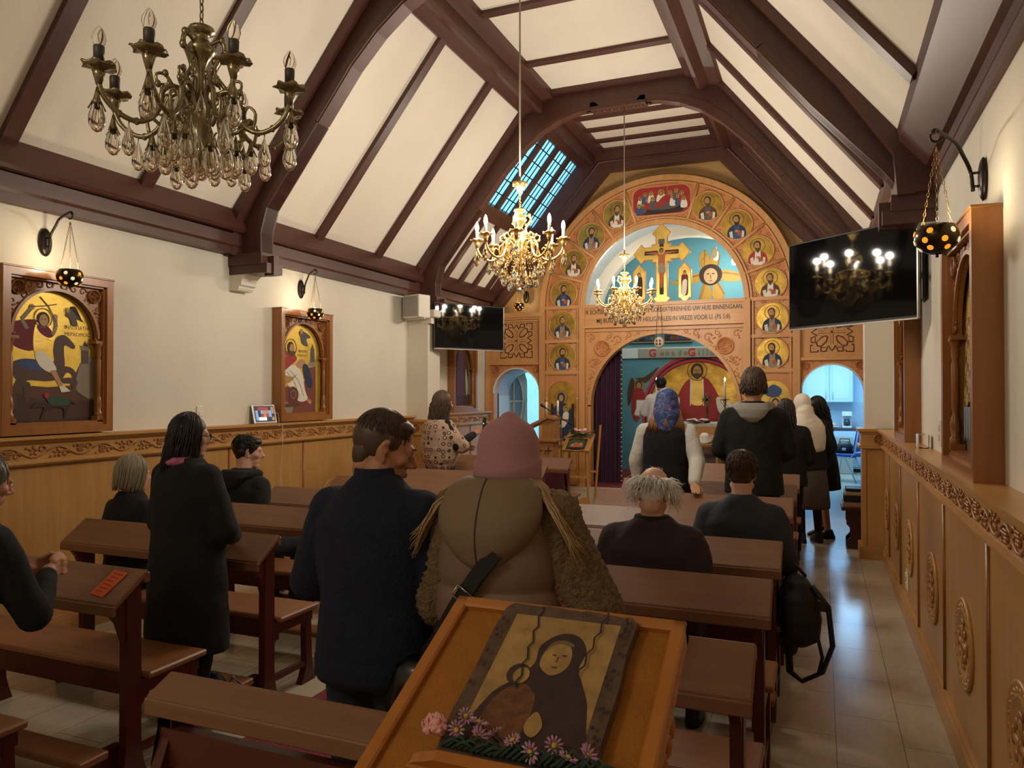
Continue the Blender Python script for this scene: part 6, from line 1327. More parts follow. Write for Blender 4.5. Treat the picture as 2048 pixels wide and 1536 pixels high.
mb = MB(); mb.bev(-.24, .24, -.24, .24, .47, .54, .02, BLU); mb.build('seat', t); mb = MB(); mb.push(Matrix.Translation((0, -.24, .58)) @ Matrix.Rotation(.2, 4, 'X')); mb.bev(-.22, .22, -.03, .03, 0, .44, .02, BLU); mb.pop(); mb.build('backrest', t)
for s in (-1, 1):
    mb = MB(); mb.tube([(s * .24, .24, 0), (s * .23, .17, .44), (s * .23, .10, .47), (s * .23, -.1, .47)], .014, 6, ST); mb.build('leg', t)
    mb = MB(); mb.tube([(s * .24, -.30, 0), (s * .23, -.12, .40), (s * .23, -.08, .46)], .014, 6, ST); mb.build('leg', t)
    mb = MB(); mb.tube([(s * .235, .12, .48), (s * .235, -.2, .47), (s * .235, -.27, .56), (s * .23, -.35, 1.03)], .013, 6, ST); mb.build('back_tube', t)
t = thing('handbag', 'black handbag on the blue chair in the kitchen', 'handbag', (.42, 15.93, .545)); mb = MB(); mb.loft([(0, 0, 0, .16, .10), (0, 0, .10, .17, .11), (0, 0, .18, .12, .07), (0, 0, .22, .08, .03)], BLACKM, 16, 2.6); mb.build('bag', t); mb = MB(); mb.tube([(-.1, 0, .16), (-.08, 0, .27), (.08, 0, .27), (.1, 0, .16)], .010, 6, BLACKM); mb.build('handle', t); mb = MB(); mb.bev(-.05, .02, -.125, -.10, .05, .10, .004, M('d8b8b0', .5)); mb.build('tag', t)
mb = MB(); mb.bev(.30, .62, 17.30, 17.60, .0, .78, .01, M('b0a490', .8)); tag(mb.build('cardboard_box'), 'tall beige carton in front of the kitchen units', 'box')
mb = MB(); mb.lathe([(.12, 0), (.14, .25), (.13, .25), (.11, .02)], (.12, 16.9, 0), 18, ST); tag(mb.build('steel_bin'), 'small ribbed steel bin under the kitchen chair', 'bin')
t = thing('towel_stand', 'white metal stand at the left edge of the kitchen', 'stand', (-.12, 15.4, 0)); mb = MB()
for y in (-.12, .12): mb.tube([(-.1, y, 0), (-.1, y, .85), (.06, y, .88), (.10, y, .74)], .012, 6, KW)
mb.build('frame', t)
# bench with scrolled ends and black book boxes beyond the right pier
SB = wood('bench_mahogany', '3a1812', '5a2820', 'z', 1.2, .35, .3)
t = thing('side_bench', 'small dark bench with scrolled ends beyond the right pier', 'bench', (.44, 9.15, 0)); P = [(-.10, 0), (.10, 0), (.10, .08), (.07, .13), (.07, .22), (.10, .27), (.10, .42), (-.10, .42), (-.10, .27), (-.06, .22), (-.06, .13), (-.10, .08)]
for yy in (-.16, .16): mb = MB(); mb.prism([(x * 1.1 - .08, z) for x, z in P], yy, yy + .03, 'y', SB); mb.build('scrolled_end', t)
mb = MB(); mb.bev(-.24, .20, -.20, .22, .42, .46, .006, SB); mb.build('top', t)
for k, (z, h, c, nm, lb) in enumerate([(.46, .05, 'b89a80', 'book', 'pale-edged book at the bottom of the bench pile'), (.51, .075, '1a1616', 'book_box', 'black box lying on the pale book on the side bench'), (.585, .04, 'c8b8a8', 'book', 'thin pale book on the black box'), (.625, .035, '1c1814', 'book', 'dark book topmost in the bench pile')]):
    mb = MB(); mb.bev(.215 + .01 * k, .60, 8.98, 9.28, z, z + h, .004, M(c, .5)); tag(mb.build(nm), lb, 'book' if nm == 'book' else 'box', 'book pile on the side bench')
# bags
mb = MB(); mb.tube([(-4.87, 5.93, 1.40), (-4.885, 5.95, 1.2), (-4.93, 5.98, .9), (-4.935, 6.02, .5), (-4.93, 6.05, .14)], .003, 5, SPW); tag(mb.build('charging_cable'), 'thin white cable running down the left dado from the tablet', 'cable')
BAG = M('0e0d0d', .6, bump=.15, bscale=60, name='black_nylon')
t = thing('backpack', 'black backpack with dangling straps hanging off the end of a right-hand pew', 'backpack', (-.12, 4.32, .16))
mb = MB(); mb.loft([(0, 0, .20, .05, .08), (.01, 0, .24, .10, .13), (.01, 0, .34, .11, .14), (.0, 0, .46, .10, .13), (-.01, 0, .54, .06, .10), (-.02, 0, .57, .02, .04)], BAG, 18, 2.6); mb.build('bag', t, voxel=.01)
for P in ([(.07, -.03, .52), (.15, -.05, .42), (.17, -.05, .22), (.12, -.06, .08), (.02, -.06, .02), (-.04, -.05, .06), (-.05, -.05, .22)], [(.09, -.06, .3), (.12, -.07, .16), (.10, -.07, .07)], [(-.04, 0, .56), (-.01, 0, .62), (.04, 0, .56)]):
    mb = MB(); mb.tube([(x, y, z) for x, y, z in P], .024 if len(P) > 3 else .018, 6, BAG, flat=.55); mb.build('strap', t)
mb = MB(); mb.box(.085, .14, -.075, -.06, .40, .45, BAG); mb.build('buckle', t)
t = thing('handbag', 'black handbag with a looped grey strap on the floor under the nearest left pew', 'handbag', (-2.98, 3.05, 0)); mb = MB(); mb.loft([(0, 0, 0, .15, .08), (0, 0, .12, .16, .09), (0, 0, .2, .10, .05), (.02, 0, .24, .05, .02)], BAG, 16, 2.5); mb.build('bag', t)
mb = MB(); mb.tube([(.10, 0, .16), (.17, 0, .24), (.22, 0, .2), (.22, 0, .08), (.17, 0, .02), (.13, 0, .05)], .012, 6, M('5a5654', .6), flat=.4); mb.build('strap', t)
t = thing('pink_bag', 'pink patterned bag with black back on the pew by the filming woman', 'bag', (-3.98, 6.95, .46)); mb = MB(); mb.loft([(0, 0, 0, .14, .09), (0, 0, .2, .15, .10), (0, 0, .38, .10, .07), (.02, 0, .44, .04, .03)], M('c0566c', .7, var=.4, vscale=25), 16, 2.4); mb.build('bag', t); mb = MB(); mb.loft([(-.07, .02, 0, .13, .08), (-.08, .02, .22, .13, .09), (-.05, .02, .40, .08, .05)], BAG, 16, 2.4); mb.build('back_panel', t)
# ================================================================ people
SK = M('c08c6c', .55, bump=.1, bscale=120, name='skin'); SK2 = M('b07a5c', .55, bump=.1, bscale=120, name='skin_tan'); SKP = M('cf9f88', .5, name='skin_pale'); LIPS = M('9a5a4c', .5)
def cloth(hexc, bump=.5, bscale=18, rough=.9, sheen=.15): return M(hexc, rough, 0, bump=bump, bscale=bscale, sheen=sheen)
JEAN = cloth('1c2230'); BLKC = cloth('0d0d0f'); SHOE = M('0e0c0c', .35, name='black_leather')
def HM(J, yaw, pitch, roll=0): return Matrix.Translation(J['head']) @ Matrix.Rotation(yaw, 4, 'Z') @ Matrix.Rotation(-pitch, 4, 'X') @ Matrix.Rotation(roll, 4, 'Y')
def head_shape(mb, hm, mat, s=1.0, ears=True):
    mb.push(hm @ Matrix.Scale(s, 4)); E = mb.ell
    E((0, -.014, .036), (.073, .092, .086), mat, 20, 14); E((0, .022, .0), (.064, .066, .088), mat, 18, 12); E((0, .034, -.055), (.053, .053, .050), mat, 16, 10); E((0, .070, -.092), (.024, .018, .018), mat, 12, 8)
    mb.cap((-.05, .0, -.062), .020, (-.02, .062, -.094), .016, mat, 10); mb.cap((.05, .0, -.062), .020, (.02, .062, -.094), .016, mat, 10)
    for x in (-1, 1):
        E((x * .040, .055, -.012), (.024, .024, .022), mat, 12, 8); E((x * .030, .078, .012), (.014, .009, .009), mat, 10, 6); E((x * .012, .094, -.026), (.009, .010, .008), mat, 8, 6)
        if ears:
            mb.tube([(x * (.072 + .008 * sin(a)), -.006 - .016 * cos(a + .3), .002 + .030 * sin(a)) for a in [-1.9 + i * .42 for i in range(10)]], .0062, 6, mat); E((x * .074, -.006, .0), (.006, .014, .024), mat, 10, 6); E((x * .074, .002, -.026), (.006, .007, .009), mat, 8, 6)
    mb.cap((-.036, .078, .030), .011, (.036, .078, .030), .011, mat, 10); mb.cap((0, .082, .020), .009, (0, .108, -.018), .0115, mat, 10); mb.cap((-.014, .084, -.048), .008, (.014, .084, -.048), .008, mat, 8); mb.cap((-.012, .082, -.060), .008, (.012, .082, -.060), .008, mat, 8)
    mb.cap((0, -.028, -.03), .056, (0, -.030, -.07), .054, mat, 14); mb.pop()
def hand(mb, w, d, nrm, side, mat, curl=.5, s=1.0):
    # w wrist, d direction of the fingers, nrm palm normal, side +1 thumb on the left of (d, nrm)
    w = Vector(w); d = Vector(d).normalized(); nrm = Vector(nrm); nrm = (nrm - d * nrm.dot(d)).normalized(); t = d.cross(nrm) * side; P = lambda a, b, c: w + (d * a + t * b + nrm * c) * s
    for b in (-.028, -.009, .011, .029): mb.cap(P(.005, b * .75, 0), .015 * s, P(.082, b, 0), .0125 * s, mat, 8)
    for b, L_, r in ((-.031, .058, .0078), (-.0105, .074, .0088), (.0105, .080, .009), (.031, .072, .0088)):
        a0 = Vector((.085, b, 0)); c1, c2, c3 = curl * .7, curl * 1.5, curl * 2.1; q = P(*a0); 
        for k, (cc, ll) in enumerate(((c1, .42), (c2, .33), (c3, .25))):
            dd = (d * cos(cc) + nrm * sin(cc)); q2 = q + dd * L_ * ll * s; mb.cap(q, r * s * (1 - .08 * k), q2, r * s * (.93 - .08 * k), mat, 8); q = q2
    q = P(.02, .03, .006); q2 = P(.052, .056, .016); q3 = P(.082, .052, .026); mb.cap(q, .014 * s, q2, .0105 * s, mat, 8); mb.cap(q2, .0105 * s, q3, .0085 * s, mat, 8)
def joints(H, seated=False, lean=0, over=None, sway=0):
    s = H / 1.75
    J = dict(pel=(0, 0, .93), neck=(0, -.015, 1.47), head=(0, .025, 1.608), shL=(-.172, -.005, 1.385), shR=(.172, -.005, 1.385), elL=(-.235, -.04, 1.13), elR=(.235, -.04, 1.13), wrL=(-.225, .06, .90), wrR=(.225, .06, .90), hiL=(-.09, 0, .91), hiR=(.09, 0, .91), knL=(-.10, .03, .50), knR=(.10, .03, .50), anL=(-.10, -.02, .085), anR=(.10, -.02, .085))
    if seated:
        dz = .93 - .555 / s
        for k in ('pel', 'neck', 'head', 'shL', 'shR', 'elL', 'elR', 'wrL', 'wrR', 'hiL', 'hiR'): J[k] = (J[k][0], J[k][1], J[k][2] - dz)
        for a, x in (('L', -1), ('R', 1)): J['kn' + a] = (x * .13, .45, .52); J['an' + a] = (x * .13, .40, .085); J['wr' + a] = (x * .10, .26, .66)
    if over: J.update(over)
    J = {k: Vector(v) * s for k, v in J.items()}
    R = Matrix.Translation(J['pel']) @ Matrix.Rotation(-lean, 4, 'X') @ Matrix.Rotation(sway, 4, 'Y') @ Matrix.Translation(-J['pel'])
    for k in ('neck', 'head', 'shL', 'shR') + (() if over and 'wrL' in over else ('elL', 'elR', 'wrL', 'wrR')): J[k] = R @ J[k]
    if over and 'wrL' in over: pass
    J['R'] = R; J['s'] = s; return J
def body(t, J, hm, mat=SK, vox=.009, hands=True, hd=None, hs=1.0):
    mb = MB(); s = J['s']; head_shape(mb, hm, mat, s * hs)
    mb.cap(J['head'] + Vector((0, -.03, -.06)) * s, .055 * s, J['neck'], .058 * s, mat); mb.cap(J['neck'] + Vector((0, 0, -.13)) * s, .075 * s, J['pel'], .10 * s, mat); mb.cap(J['neck'], .055 * s, J['neck'] + Vector((0, 0, -.12)) * s, .06 * s, mat)
    for a, sd in (('L', -1), ('R', 1)):
        mb.cap(J['neck'] + Vector((0, 0, -.07)) * s, .05 * s, J['sh' + a], .052 * s, mat); mb.cap(J['sh' + a], .050 * s, J['el' + a], .040 * s, mat); mb.cap(J['el' + a], .040 * s, J['wr' + a], .027 * s, mat)
        mb.cap(J['pel'], .09 * s, J['hi' + a], .085 * s, mat); mb.cap(J['hi' + a], .082 * s, J['kn' + a], .055 * s, mat); mb.cap(J['kn' + a], .053 * s, J['an' + a], .036 * s, mat); mb.cap(J['an' + a], .036 * s, J['an' + a] + Vector((0, .12, -.045)) * s, .03 * s, mat)
        if hands:
            h = (hd or {}).get(a); d = (J['wr' + a] - J['el' + a]).normalized()
            if h: hand(mb, J['wr' + a], h[0], h[1], h[2], mat, h[3], s)
            else: hand(mb, J['wr' + a], d + Vector((0, 0, -.2)), (-sd, 0, 0), 1 if sd > 0 else -1, mat, .5, s)
    return mb.build('body', t, voxel=vox, smoothit=2)
def top(t, J, mat, hem=.84, bulk=1.0, sleeve=1.0, name='jacket', vox=.012, collar=.065, flare=0, cuff=.04, disp=.012, p=2.3, cut=None):
    s = J['s']; z0 = J['pel'].z / s - .93; S = [(hem, .19 + flare, .135 + flare * .7), (max(hem + .06, .95), .182 + flare * .5, .13 + flare * .4), (1.10, .170, .118), (1.24, .185, .122), (1.34, .190, .118), (1.395, .165, .10), (1.445, .115, .085), (1.485, collar + .01, collar + .01), (1.50, collar, collar)]
    mb = MB(); mb.push(J['R'])
    mb.loft([(0, -.008 * s, (z + z0) * s, rx * bulk * s, ry * bulk * s) for z, rx, ry in S], mat, 28, p); mb.pop()
    for a in ('L', 'R'):
        b = bulk * sleeve
        mb.cap(J['neck'] + Vector((0, 0, -.055)) * s, .055 * s * bulk, J['sh' + a] + Vector((0, 0, -.01)), .060 * s * b, mat, 14); mb.cap(J['sh' + a] + Vector((0, 0, -.015)), .064 * s * b, J['el' + a], .057 * s * b, mat, 14); mb.cap(J['el' + a], .057 * s * b, J['el' + a].lerp(J['wr' + a], .88), cuff * s * b ** .5, mat, 14)
    return mb.build(name, t, voxel=vox * s, smoothit=4, disp=disp, dscale=.09)
def legs(t, J, mat, name='trousers', vox=.014, r=(.10, .075, .058)):
    mb = MB(); s = J['s']; mb.ell(J['pel'] + Vector((0, 0, .02)), (.165 * s, .125 * s, .12 * s), mat, 20, 10)
    for a in ('L', 'R'): mb.cap(J['hi' + a], r[0] * s, J['kn' + a], r[1] * s, mat, 14); mb.cap(J['kn' + a], r[1] * s, J['an' + a] + Vector((0, 0, .03)), r[2] * s, mat, 14)
    return mb.build(name, t, voxel=vox, smoothit=3, disp=.008, dscale=.08)
def shoes(t, J, mat=SHOE, heel=0):
    for a in ('L', 'R'):
        mb = MB(); c = J['an' + a]; s = J['s']; z = c.z - .085 * s
        mb.loft([(c.x, c.y + .05 * s, z, .045 * s, .135 * s), (c.x, c.y + .05 * s, z + .025, .046 * s, .136 * s), (c.x, c.y + .04 * s, z + .05, .042 * s, .115 * s), (c.x, c.y - .0 * s, z + .085, .040 * s, .06 * s), (c.x, c.y - .005, z + .11, .038 * s, .045 * s)], mat, 18, 2.4); mb.build('shoe', t)
def hair_strands(mb, hm, mat, n, L_, s=1.0, w=.0045, wave=0, amp=.01, face=55, a1=1.75, rx=.085, ry=.105, rz=.112, c=(0, -.018, .03), seed=1, tuck=.0, part=0, curl=8, rise=0, a0=.05):
    r = random.Random(seed); C = Vector(c)
    for i in range(n):
        phi = r.uniform(0, 2 * PI)
        d = abs(((math.degrees(phi) - 90 + 180) % 360) - 180)
        if d < face: continue
        k = 1 + r.uniform(-.05, .06); pts = []; st = r.uniform(a0, .9) if L_ < .06 else r.uniform(a0, .5); am = a1 + r.uniform(-.12, .12)
        for q in range(5):
            a = st + (am - st) * q / 4 if L_ >= .06 else st + (q / 4) * .45
            pts.append(C + Vector((rx * sin(a) * cos(phi) * k, ry * sin(a) * sin(phi) * k, rz * cos(a) * k)))
        if L_ < .06:
            st2 = r.uniform(.1, a1 - .3); pts = []
            for q in range(4): a = st2 + q * .14; pts.append(C + Vector((rx * sin(a) * cos(phi + q * .03), ry * sin(a) * sin(phi + q * .03), rz * cos(a))) * 1.0 + Vector((cos(phi), sin(phi), .4)) * .002 * q * (1 + rise))
        else:
            e = pts[-1]; ll = L_ * r.uniform(.75, 1.08); ph = r.uniform(0, 6)
            for q in range(1, 7):
                u = q / 6; out = Vector((cos(phi), sin(phi), 0)); pts.append(e + Vector((0, 0, -ll * u)) + out * (amp * sin(ph + wave * u * curl) * (1 if wave else 0) - tuck * u * u) + Vector((0, -.008 * u, 0)))
        pts = [hm @ (p * s) for p in pts]; m_ = len(pts); mb.tube(pts, [w * s * (1 - .5 * (j / (m_ - 1)) ** 3) for j in range(m_)], 4, mat, smooth=True, flat=.6)
def hair_cap(mb, hm, mat, s=1.0, rx=.079, ry=.098, rz=.094, c=(0, -.022, .037), nape=True, low=-.045):
    mb.push(hm @ Matrix.Scale(s, 4)); mb.ell(c, (rx, ry, rz), mat, 22, 14)
    if nape: mb.ell((0, -.052, low + .03), (.060, .042, .048), mat, 16, 10); mb.ell((-.060, -.035, .008), (.018, .042, .036), mat, 12, 8); mb.ell((.060, -.035, .008), (.018, .042, .036), mat, 12, 8)
    mb.pop()
def hairmat(n, a, b, scale=60):
    key = ('hair', n)
    if key in MATS: return MATS[key]
    m = wood(n, a, b, 'z', scale / 20, .45, .25); MATS[key] = m; return m
DKH = hairmat('dark_brown_hair', '0e0a08', '2a1c14'); BRH = hairmat('brown_hair', '2c1e14', '5a4230'); BKH = hairmat('black_hair', '060505', '181210'); GBH = hairmat('grey_blond_hair', '6e6450', 'b4a88c'); WHH = hairmat('white_hair', 'e4ded2', 'ffffff'); BLH = hairmat('blond_hair', '8a6a44', 'd0b080'); HLH = hairmat('highlighted_brown_hair', '2a1e18', '6a543c'); CPH = hairmat('chestnut_hair', '5a3820', 'a8784a')
def P_(name_label, loc, rz=0): return thing('person', name_label, 'person', loc, rz)

# 1. person at the left edge, hands folded over the nearest left pew
t = P_('person in a black coat with folded hands, cut off by the left picture edge', (-2.87, 1.69, 0), math.radians(2))
s = 1.50 / 1.75; J = joints(1.50, lean=.22, over=dict(elL=(-.17, .20, 1.02), elR=(.21, .24, 1.02), wrL=(-.055, .42, 1.16), wrR=(.04, .44, 1.16)))
hm = HM(J, -.25, .25); mb = MB(); head_shape(mb, hm, SK, s)
mb.cap(J['head'] + Vector((0, -.03, -.06)) * s, .055 * s, J['neck'], .058 * s, SK); mb.cap(J['neck'], .08 * s, J['pel'], .10 * s, SK)
for a in ('L', 'R'):
    mb.cap(J['neck'] + Vector((0, 0, -.06)), .05 * s, J['sh' + a], .05 * s, SK); mb.cap(J['sh' + a], .05 * s, J['el' + a], .04 * s, SK); mb.cap(J['el' + a], .04 * s, J['wr' + a], .027, SK); mb.cap(J['pel'], .09 * s, J['hi' + a], .085 * s, SK); mb.cap(J['hi' + a], .08 * s, J['kn' + a], .055 * s, SK); mb.cap(J['kn' + a], .05 * s, J['an' + a], .036 * s, SK)
# interlaced fingers
wl, wr = J['wrL'], J['wrR']; cc = (wl + wr) / 2 + Vector((0, .075, .012))
for side, w0 in ((-1, wl), (1, wr)):
    for k in range(4):
        b0 = w0.lerp(cc, .35) + Vector((side * .012, .0, .024 - k * .017)); kn = cc + Vector((side * .024, .004 + (k % 2) * .004, .028 - k * .018)); mb.cap(b0, .014, kn, .0115, SK, 8)
        f1 = kn + Vector((-side * .022, .020, -.004)); f2 = f1 + Vector((-side * .028, -.008, -.006)); f3 = f2 + Vector((-side * .012, -.022, -.002)); mb.cap(kn, .0105, f1, .0095, SK, 8); mb.cap(f1, .0095, f2, .009, SK, 8); mb.cap(f2, .009, f3, .008, SK, 8)
    th = w0.lerp(cc, .5) + Vector((side * .006, -.01, .034)); mb.cap(th, .011, th + Vector((-side * .012, .035, .014)), .0095, SK, 8); mb.cap(th + Vector((-side * .012, .035, .014)), .0095, th + Vector((-side * .022, .058, .006)), .008, SK, 8)
mb.build('body', t, voxel=.0055, smoothit=1)
top(t, J, cloth('0c0c0e'), hem=.55, bulk=1.12, sleeve=1.1, name='coat', flare=.03); legs(t, J, BLKC); shoes(t, J)
mb = MB(); mb.push(J['R']); mb.loft([(0, -.01, 1.235, .11, .10), (0, -.015, 1.265, .085, .085), (0, -.02, 1.30, .075, .08)], BLKC, 20); mb.pop(); mb.build('collar', t, voxel=.008)
mb = MB(); GRH = hairmat('grey_hair', '4a4640', '8e887c'); hair_cap(mb, hm, GRH, s * 1.03); hair_strands(mb, hm, GRH, 260, .05, s * 1.03, .003, seed=4); mb.build('hair', t)
mb = MB(); mb.push(hm @ Matrix.Scale(s, 4)); mb.ell((.03, .084, .012), (.012, .008, .009), M('e8e0d4', .3), 10, 6); mb.ell((-.03, .084, .012), (.012, .008, .009), M('e8e0d4', .3), 10, 6); mb.pop(); mb.build('eyes', t)

# 2. seated woman with a grey blond bob
t = P_('seated person with a straight grey-blond bob and black coat beyond the second left pew', (-4.13, 3.56, 0), -.1)
J = joints(1.58, True); hm = HM(J, -.35, .1); body(t, J, hm, SKP, .012); top(t, J, cloth('0c0c10'), hem=.86, bulk=1.15, name='coat'); legs(t, J, BLKC); shoes(t, J)
mb = MB(); hair_cap(mb, hm, GBH, .98, rx=.083, ry=.10, rz=.098); hair_strands(mb, hm, GBH, 520, .105, .98, .0055, face=48, tuck=.012, seed=2, rx=.090, ry=.108, rz=.110); mb.build('hair', t)

# 3. standing woman in a long black coat
t = P_('standing person in a long black coat with long dark hair, glasses and pink scarf', (-3.06, 2.98, 0), -.12)
J = joints(1.60, over=dict(elL=(-.27, .03, 1.10), elR=(.27, .03, 1.10), wrL=(-.10, .24, 1.02), wrR=(.10, .24, 1.02))); s = J['s']; hm = HM(J, -.60, .12); body(t, J, hm, SKP, .009)
COAT = cloth('0b0b0d', .6, 14); mb = MB(); mb.loft([(0, 0, .42 * s, .27 * s, .17 * s), (0, 0, .50 * s, .275 * s, .175 * s), (0, 0, .85 * s, .255 * s, .165 * s), (0, 0, 1.1 * s, .225 * s, .15 * s), (0, -.005, 1.3 * s, .23 * s, .145 * s), (0, -.01, 1.40 * s, .20 * s, .12 * s), (0, -.01, 1.46 * s, .13 * s, .10 * s), (0, -.01, 1.50 * s, .08 * s, .08 * s)], COAT, 28, 2.3)
for a in ('L', 'R'): mb.cap(J['sh' + a], .085 * s, J['el' + a], .08 * s, COAT, 14); mb.cap(J['el' + a], .08 * s, J['wr' + a], .05 * s, COAT, 14)
mb.build('coat', t, voxel=.012, smoothit=4, disp=.014, dscale=.12); legs(t, J, cloth('16121a')); shoes(t, J, M('2a1412', .4))
mb = MB(); hair_cap(mb, hm, BKH, s, rx=.080, ry=.098, rz=.096); hair_strands(mb, hm, BKH, 620, .215, s * 1.0, .006, wave=1, amp=.008, face=52, seed=3, curl=5, rx=.088, ry=.106, rz=.108); mb.build('hair', t)
mb = MB(); mb.push(J['R']); SC_ = M('a85a7c', .8, var=.5, vscale=40); mb.loft([(0, -.035, 1.455 * s, .085 * s, .08 * s), (0, -.04, 1.475 * s, .088 * s, .084 * s), (0, -.03, 1.50 * s, .07 * s, .07 * s)], SC_, 20); mb.pop(); mb.build('scarf', t)
mb = MB(); mb.push(hm @ Matrix.Scale(s, 4)); FRM = M('0c0c0e', .3)
for x in (-1, 1):
    mb.tube([(x * .034 + .024 * cos(a), .101, .012 + .018 * sin(a)) for a in [i * PI / 8 for i in range(17)]], .0022, 5, FRM); mb.tube([(x * .058, .10, .016), (x * .079, .06, .016), (x * .081, .0, .012), (x * .079, -.012, .0)], .0024, 5, FRM)
mb.tube([(-.01, .104, .014), (.01, .104, .014)], .002, 5, FRM); mb.pop(); mb.build('glasses', t)

# 4. seated young man in a black hooded jacket
t = P_('seated young person with short dark hair in a black hooded jacket on the left', (-4.02, 4.44, 0), -.15)
J = joints(1.80, True, .05); s = J['s']; hm = HM(J, -.75, .12); body(t, J, hm, SKP, .009); top(t, J, cloth('141412', .6, 16), hem=.84, bulk=1.12, sleeve=1.05); legs(t, J, cloth('1c2028')); shoes(t, J)
mb = MB(); hair_cap(mb, hm, DKH, s * 1.02); hair_strands(mb, hm, DKH, 700, .05, s * 1.02, .0026, seed=5, rise=.2, rx=.080, ry=.099, rz=.096, c=(0, -.022, .037), a1=1.6); mb.push(hm @ Matrix.Scale(s, 4)); mb.ell((0, .035, .085), (.06, .05, .032), DKH, 14, 8); mb.pop(); mb.build('hair', t)
def hood_down(t, J, mat, w=.13, drop=.14, name='hood'):
    s = J['s']; mb = MB(); mb.push(J['R']); n = J['neck'] if False else Vector((0, -.01, (J['pel'].z / s + .54) * s))
    for k in range(15):
        a = PI + k * PI / 14; r = 1.0; mb.ell(n + Vector((w * .9 * cos(a) * s, (.02 + w * .75 * sin(a)) * s, -.012 * s - .03 * abs(sin(a)) * s)), (.045 * s, .045 * s, .038 * s), mat, 12, 8)
    mb.loft([(0, n.y - .115 * s, n.z - drop * s, .03 * s, .02 * s), (0, n.y - .125 * s, n.z - drop * .7 * s, .085 * s, .035 * s), (0, n.y - .11 * s, n.z - drop * .25 * s, .125 * s, .05 * s), (0, n.y - .08 * s, n.z + .015 * s, .12 * s, .055 * s)], mat, 20, 2.2)
    for x in (-1, 1): mb.cap(n + Vector((x * .11, .0, -.02)) * 1, .034 * s, n + Vector((x * .07, .08, -.075)), .022 * s, mat)
    mb.pop(); return mb.build(name, t, voxel=.009, smoothit=3)
hood_down(t, J, cloth('141412', .6, 16))

# 5. young man in a navy sweater, face turned to the right and down
t = P_('standing person in a navy high-necked sweater, face turned right and down', (-1.335, 2.09, 0), .05)
J = joints(1.68, over=dict(elL=(-.265, .0, 1.12), elR=(.245, .0, 1.12), wrL=(-.08, .23, 1.03), wrR=(.09, .24, 1.05), head=(.012, .03, 1.575))); s = J['s']; hm = HM(J, -1.02, .34); body(t, J, hm, SK2, .0055, hs=1.06)
NAVY = M('121a2c', .95, bump=.9, bscale=140, sheen=.3, name='navy_knit'); top(t, J, NAVY, hem=.83, bulk=1.13, sleeve=1.12, name='sweater', vox=.009, disp=.010)
mb = MB(); mb.push(J['R']); z = J['neck'].z; mb.loft([(0, -.018, z - .03, .085, .082), (0, -.018, z + .0, .070, .072), (0, -.016, z + .048, .064, .066), (0, -.016, z + .050, .057, .059), (0, -.016, z + .0, .056, .058)], NAVY, 26); mb.pop(); mb.build('collar', t)
mb = MB(); mb.push(J['R']); mb.loft([(0, -.008, .825 * s, .193, .14), (0, -.008, .845 * s, .20, .147), (0, -.008, .90 * s, .20, .147), (0, -.008, .91 * s, .19, .14)], NAVY, 28, 2.3); mb.pop(); mb.build('waistband', t)
legs(t, J, cloth('1e2630', .6, 60), r=(.105, .08, .065)); shoes(t, J)
mb = MB(); hs_ = s * 1.06; hair_cap(mb, hm, BRH, hs_ * 1.0, rx=.0765, ry=.096, rz=.0935, nape=False, c=(0, -.021, .038)); mb.push(hm @ Matrix.Scale(hs_, 4)); mb.ell((0, -.058, -.012), (.058, .042, .066), BRH, 16, 10); mb.ell((0, .018, .088), (.060, .054, .028), BRH, 16, 8); mb.ell((.070, .004, .036), (.006, .014, .026), BRH, 10, 8); mb.pop()
hair_strands(mb, hm, BRH, 1500, .05, hs_, .0016, seed=6, face=30, rx=.0765, ry=.0965, rz=.0945, c=(0, -.021, .038), a1=1.35, rise=-.6); mb.build('hair', t)
mb = MB(); mb.push(hm @ Matrix.Scale(hs_, 4))
for x in (-1, 1):
    for k in range(7): mb.ell((x * (.016 + k * .006), .092 - .0022 * k, .033 + .003 * sin(k * .5)), (.006, .0035, .0032), BRH, 6, 4)
    mb.tube([(x * (.018 + k * .006), .0885 - .0015 * k, .006 - .0018 * sin(k * .8)) for k in range(5)], .0017, 5, BRH)
mb.pop(); mb.build('eyebrows_and_lashes', t)
mb = MB(); mb.push(hm @ Matrix.Scale(hs_, 4)); mb.cap((-.015, .0905, -.0505), .0042, (.015, .0905, -.0505), .0042, LIPS, 8); mb.cap((-.012, .0895, -.058), .0048, (.012, .0895, -.058), .0048, LIPS, 8); mb.pop(); mb.build('lips', t)

# 6. woman with a mauve beanie and brown puffer coat
t = P_('standing person in a mauve knit hat and brown quilted coat with fleece sleeves', (-.885, 2.10, 0), 0)
J = joints(1.66, over=dict(elL=(-.235, .02, 1.12), elR=(.275, .02, 1.12), wrL=(-.10, .24, 1.02), wrR=(.10, .24, 1.02), shL=(-.165, 0, 1.41), shR=(.165, 0, 1.41), head=(0, .03, 1.56))); s = J['s']; hm = HM(J, .05, .12); body(t, J, hm, SKP, .010)
PUF = M('7c6250', .6, bump=.35, bscale=14, var=.05, name='brown_quilted_fabric'); FLE = M('786244', 1.0, bump=1.6, bscale=85, var=.3, vscale=60, sheen=.3, name='brown_teddy_fleece')
mb = MB(); rows = []; z = .72
for z0, z1, w in ((.70, .88, 1.03), (.88, 1.07, 1.0), (1.07, 1.20, .98), (1.20, 1.42, .96)):
    for f, k in ((0, .925), (.06, .96), (.2, .99), (.5, 1.0), (.8, .99), (.94, .96), (.999, .925)): zz = z0 + (z1 - z0) * f; wz = .215 - max(0, zz - 1.28) * .30; rows.append((0, -.015, zz * s, wz * w * k * s, (.185 - max(0, zz - 1.3) * .3) * k * s))
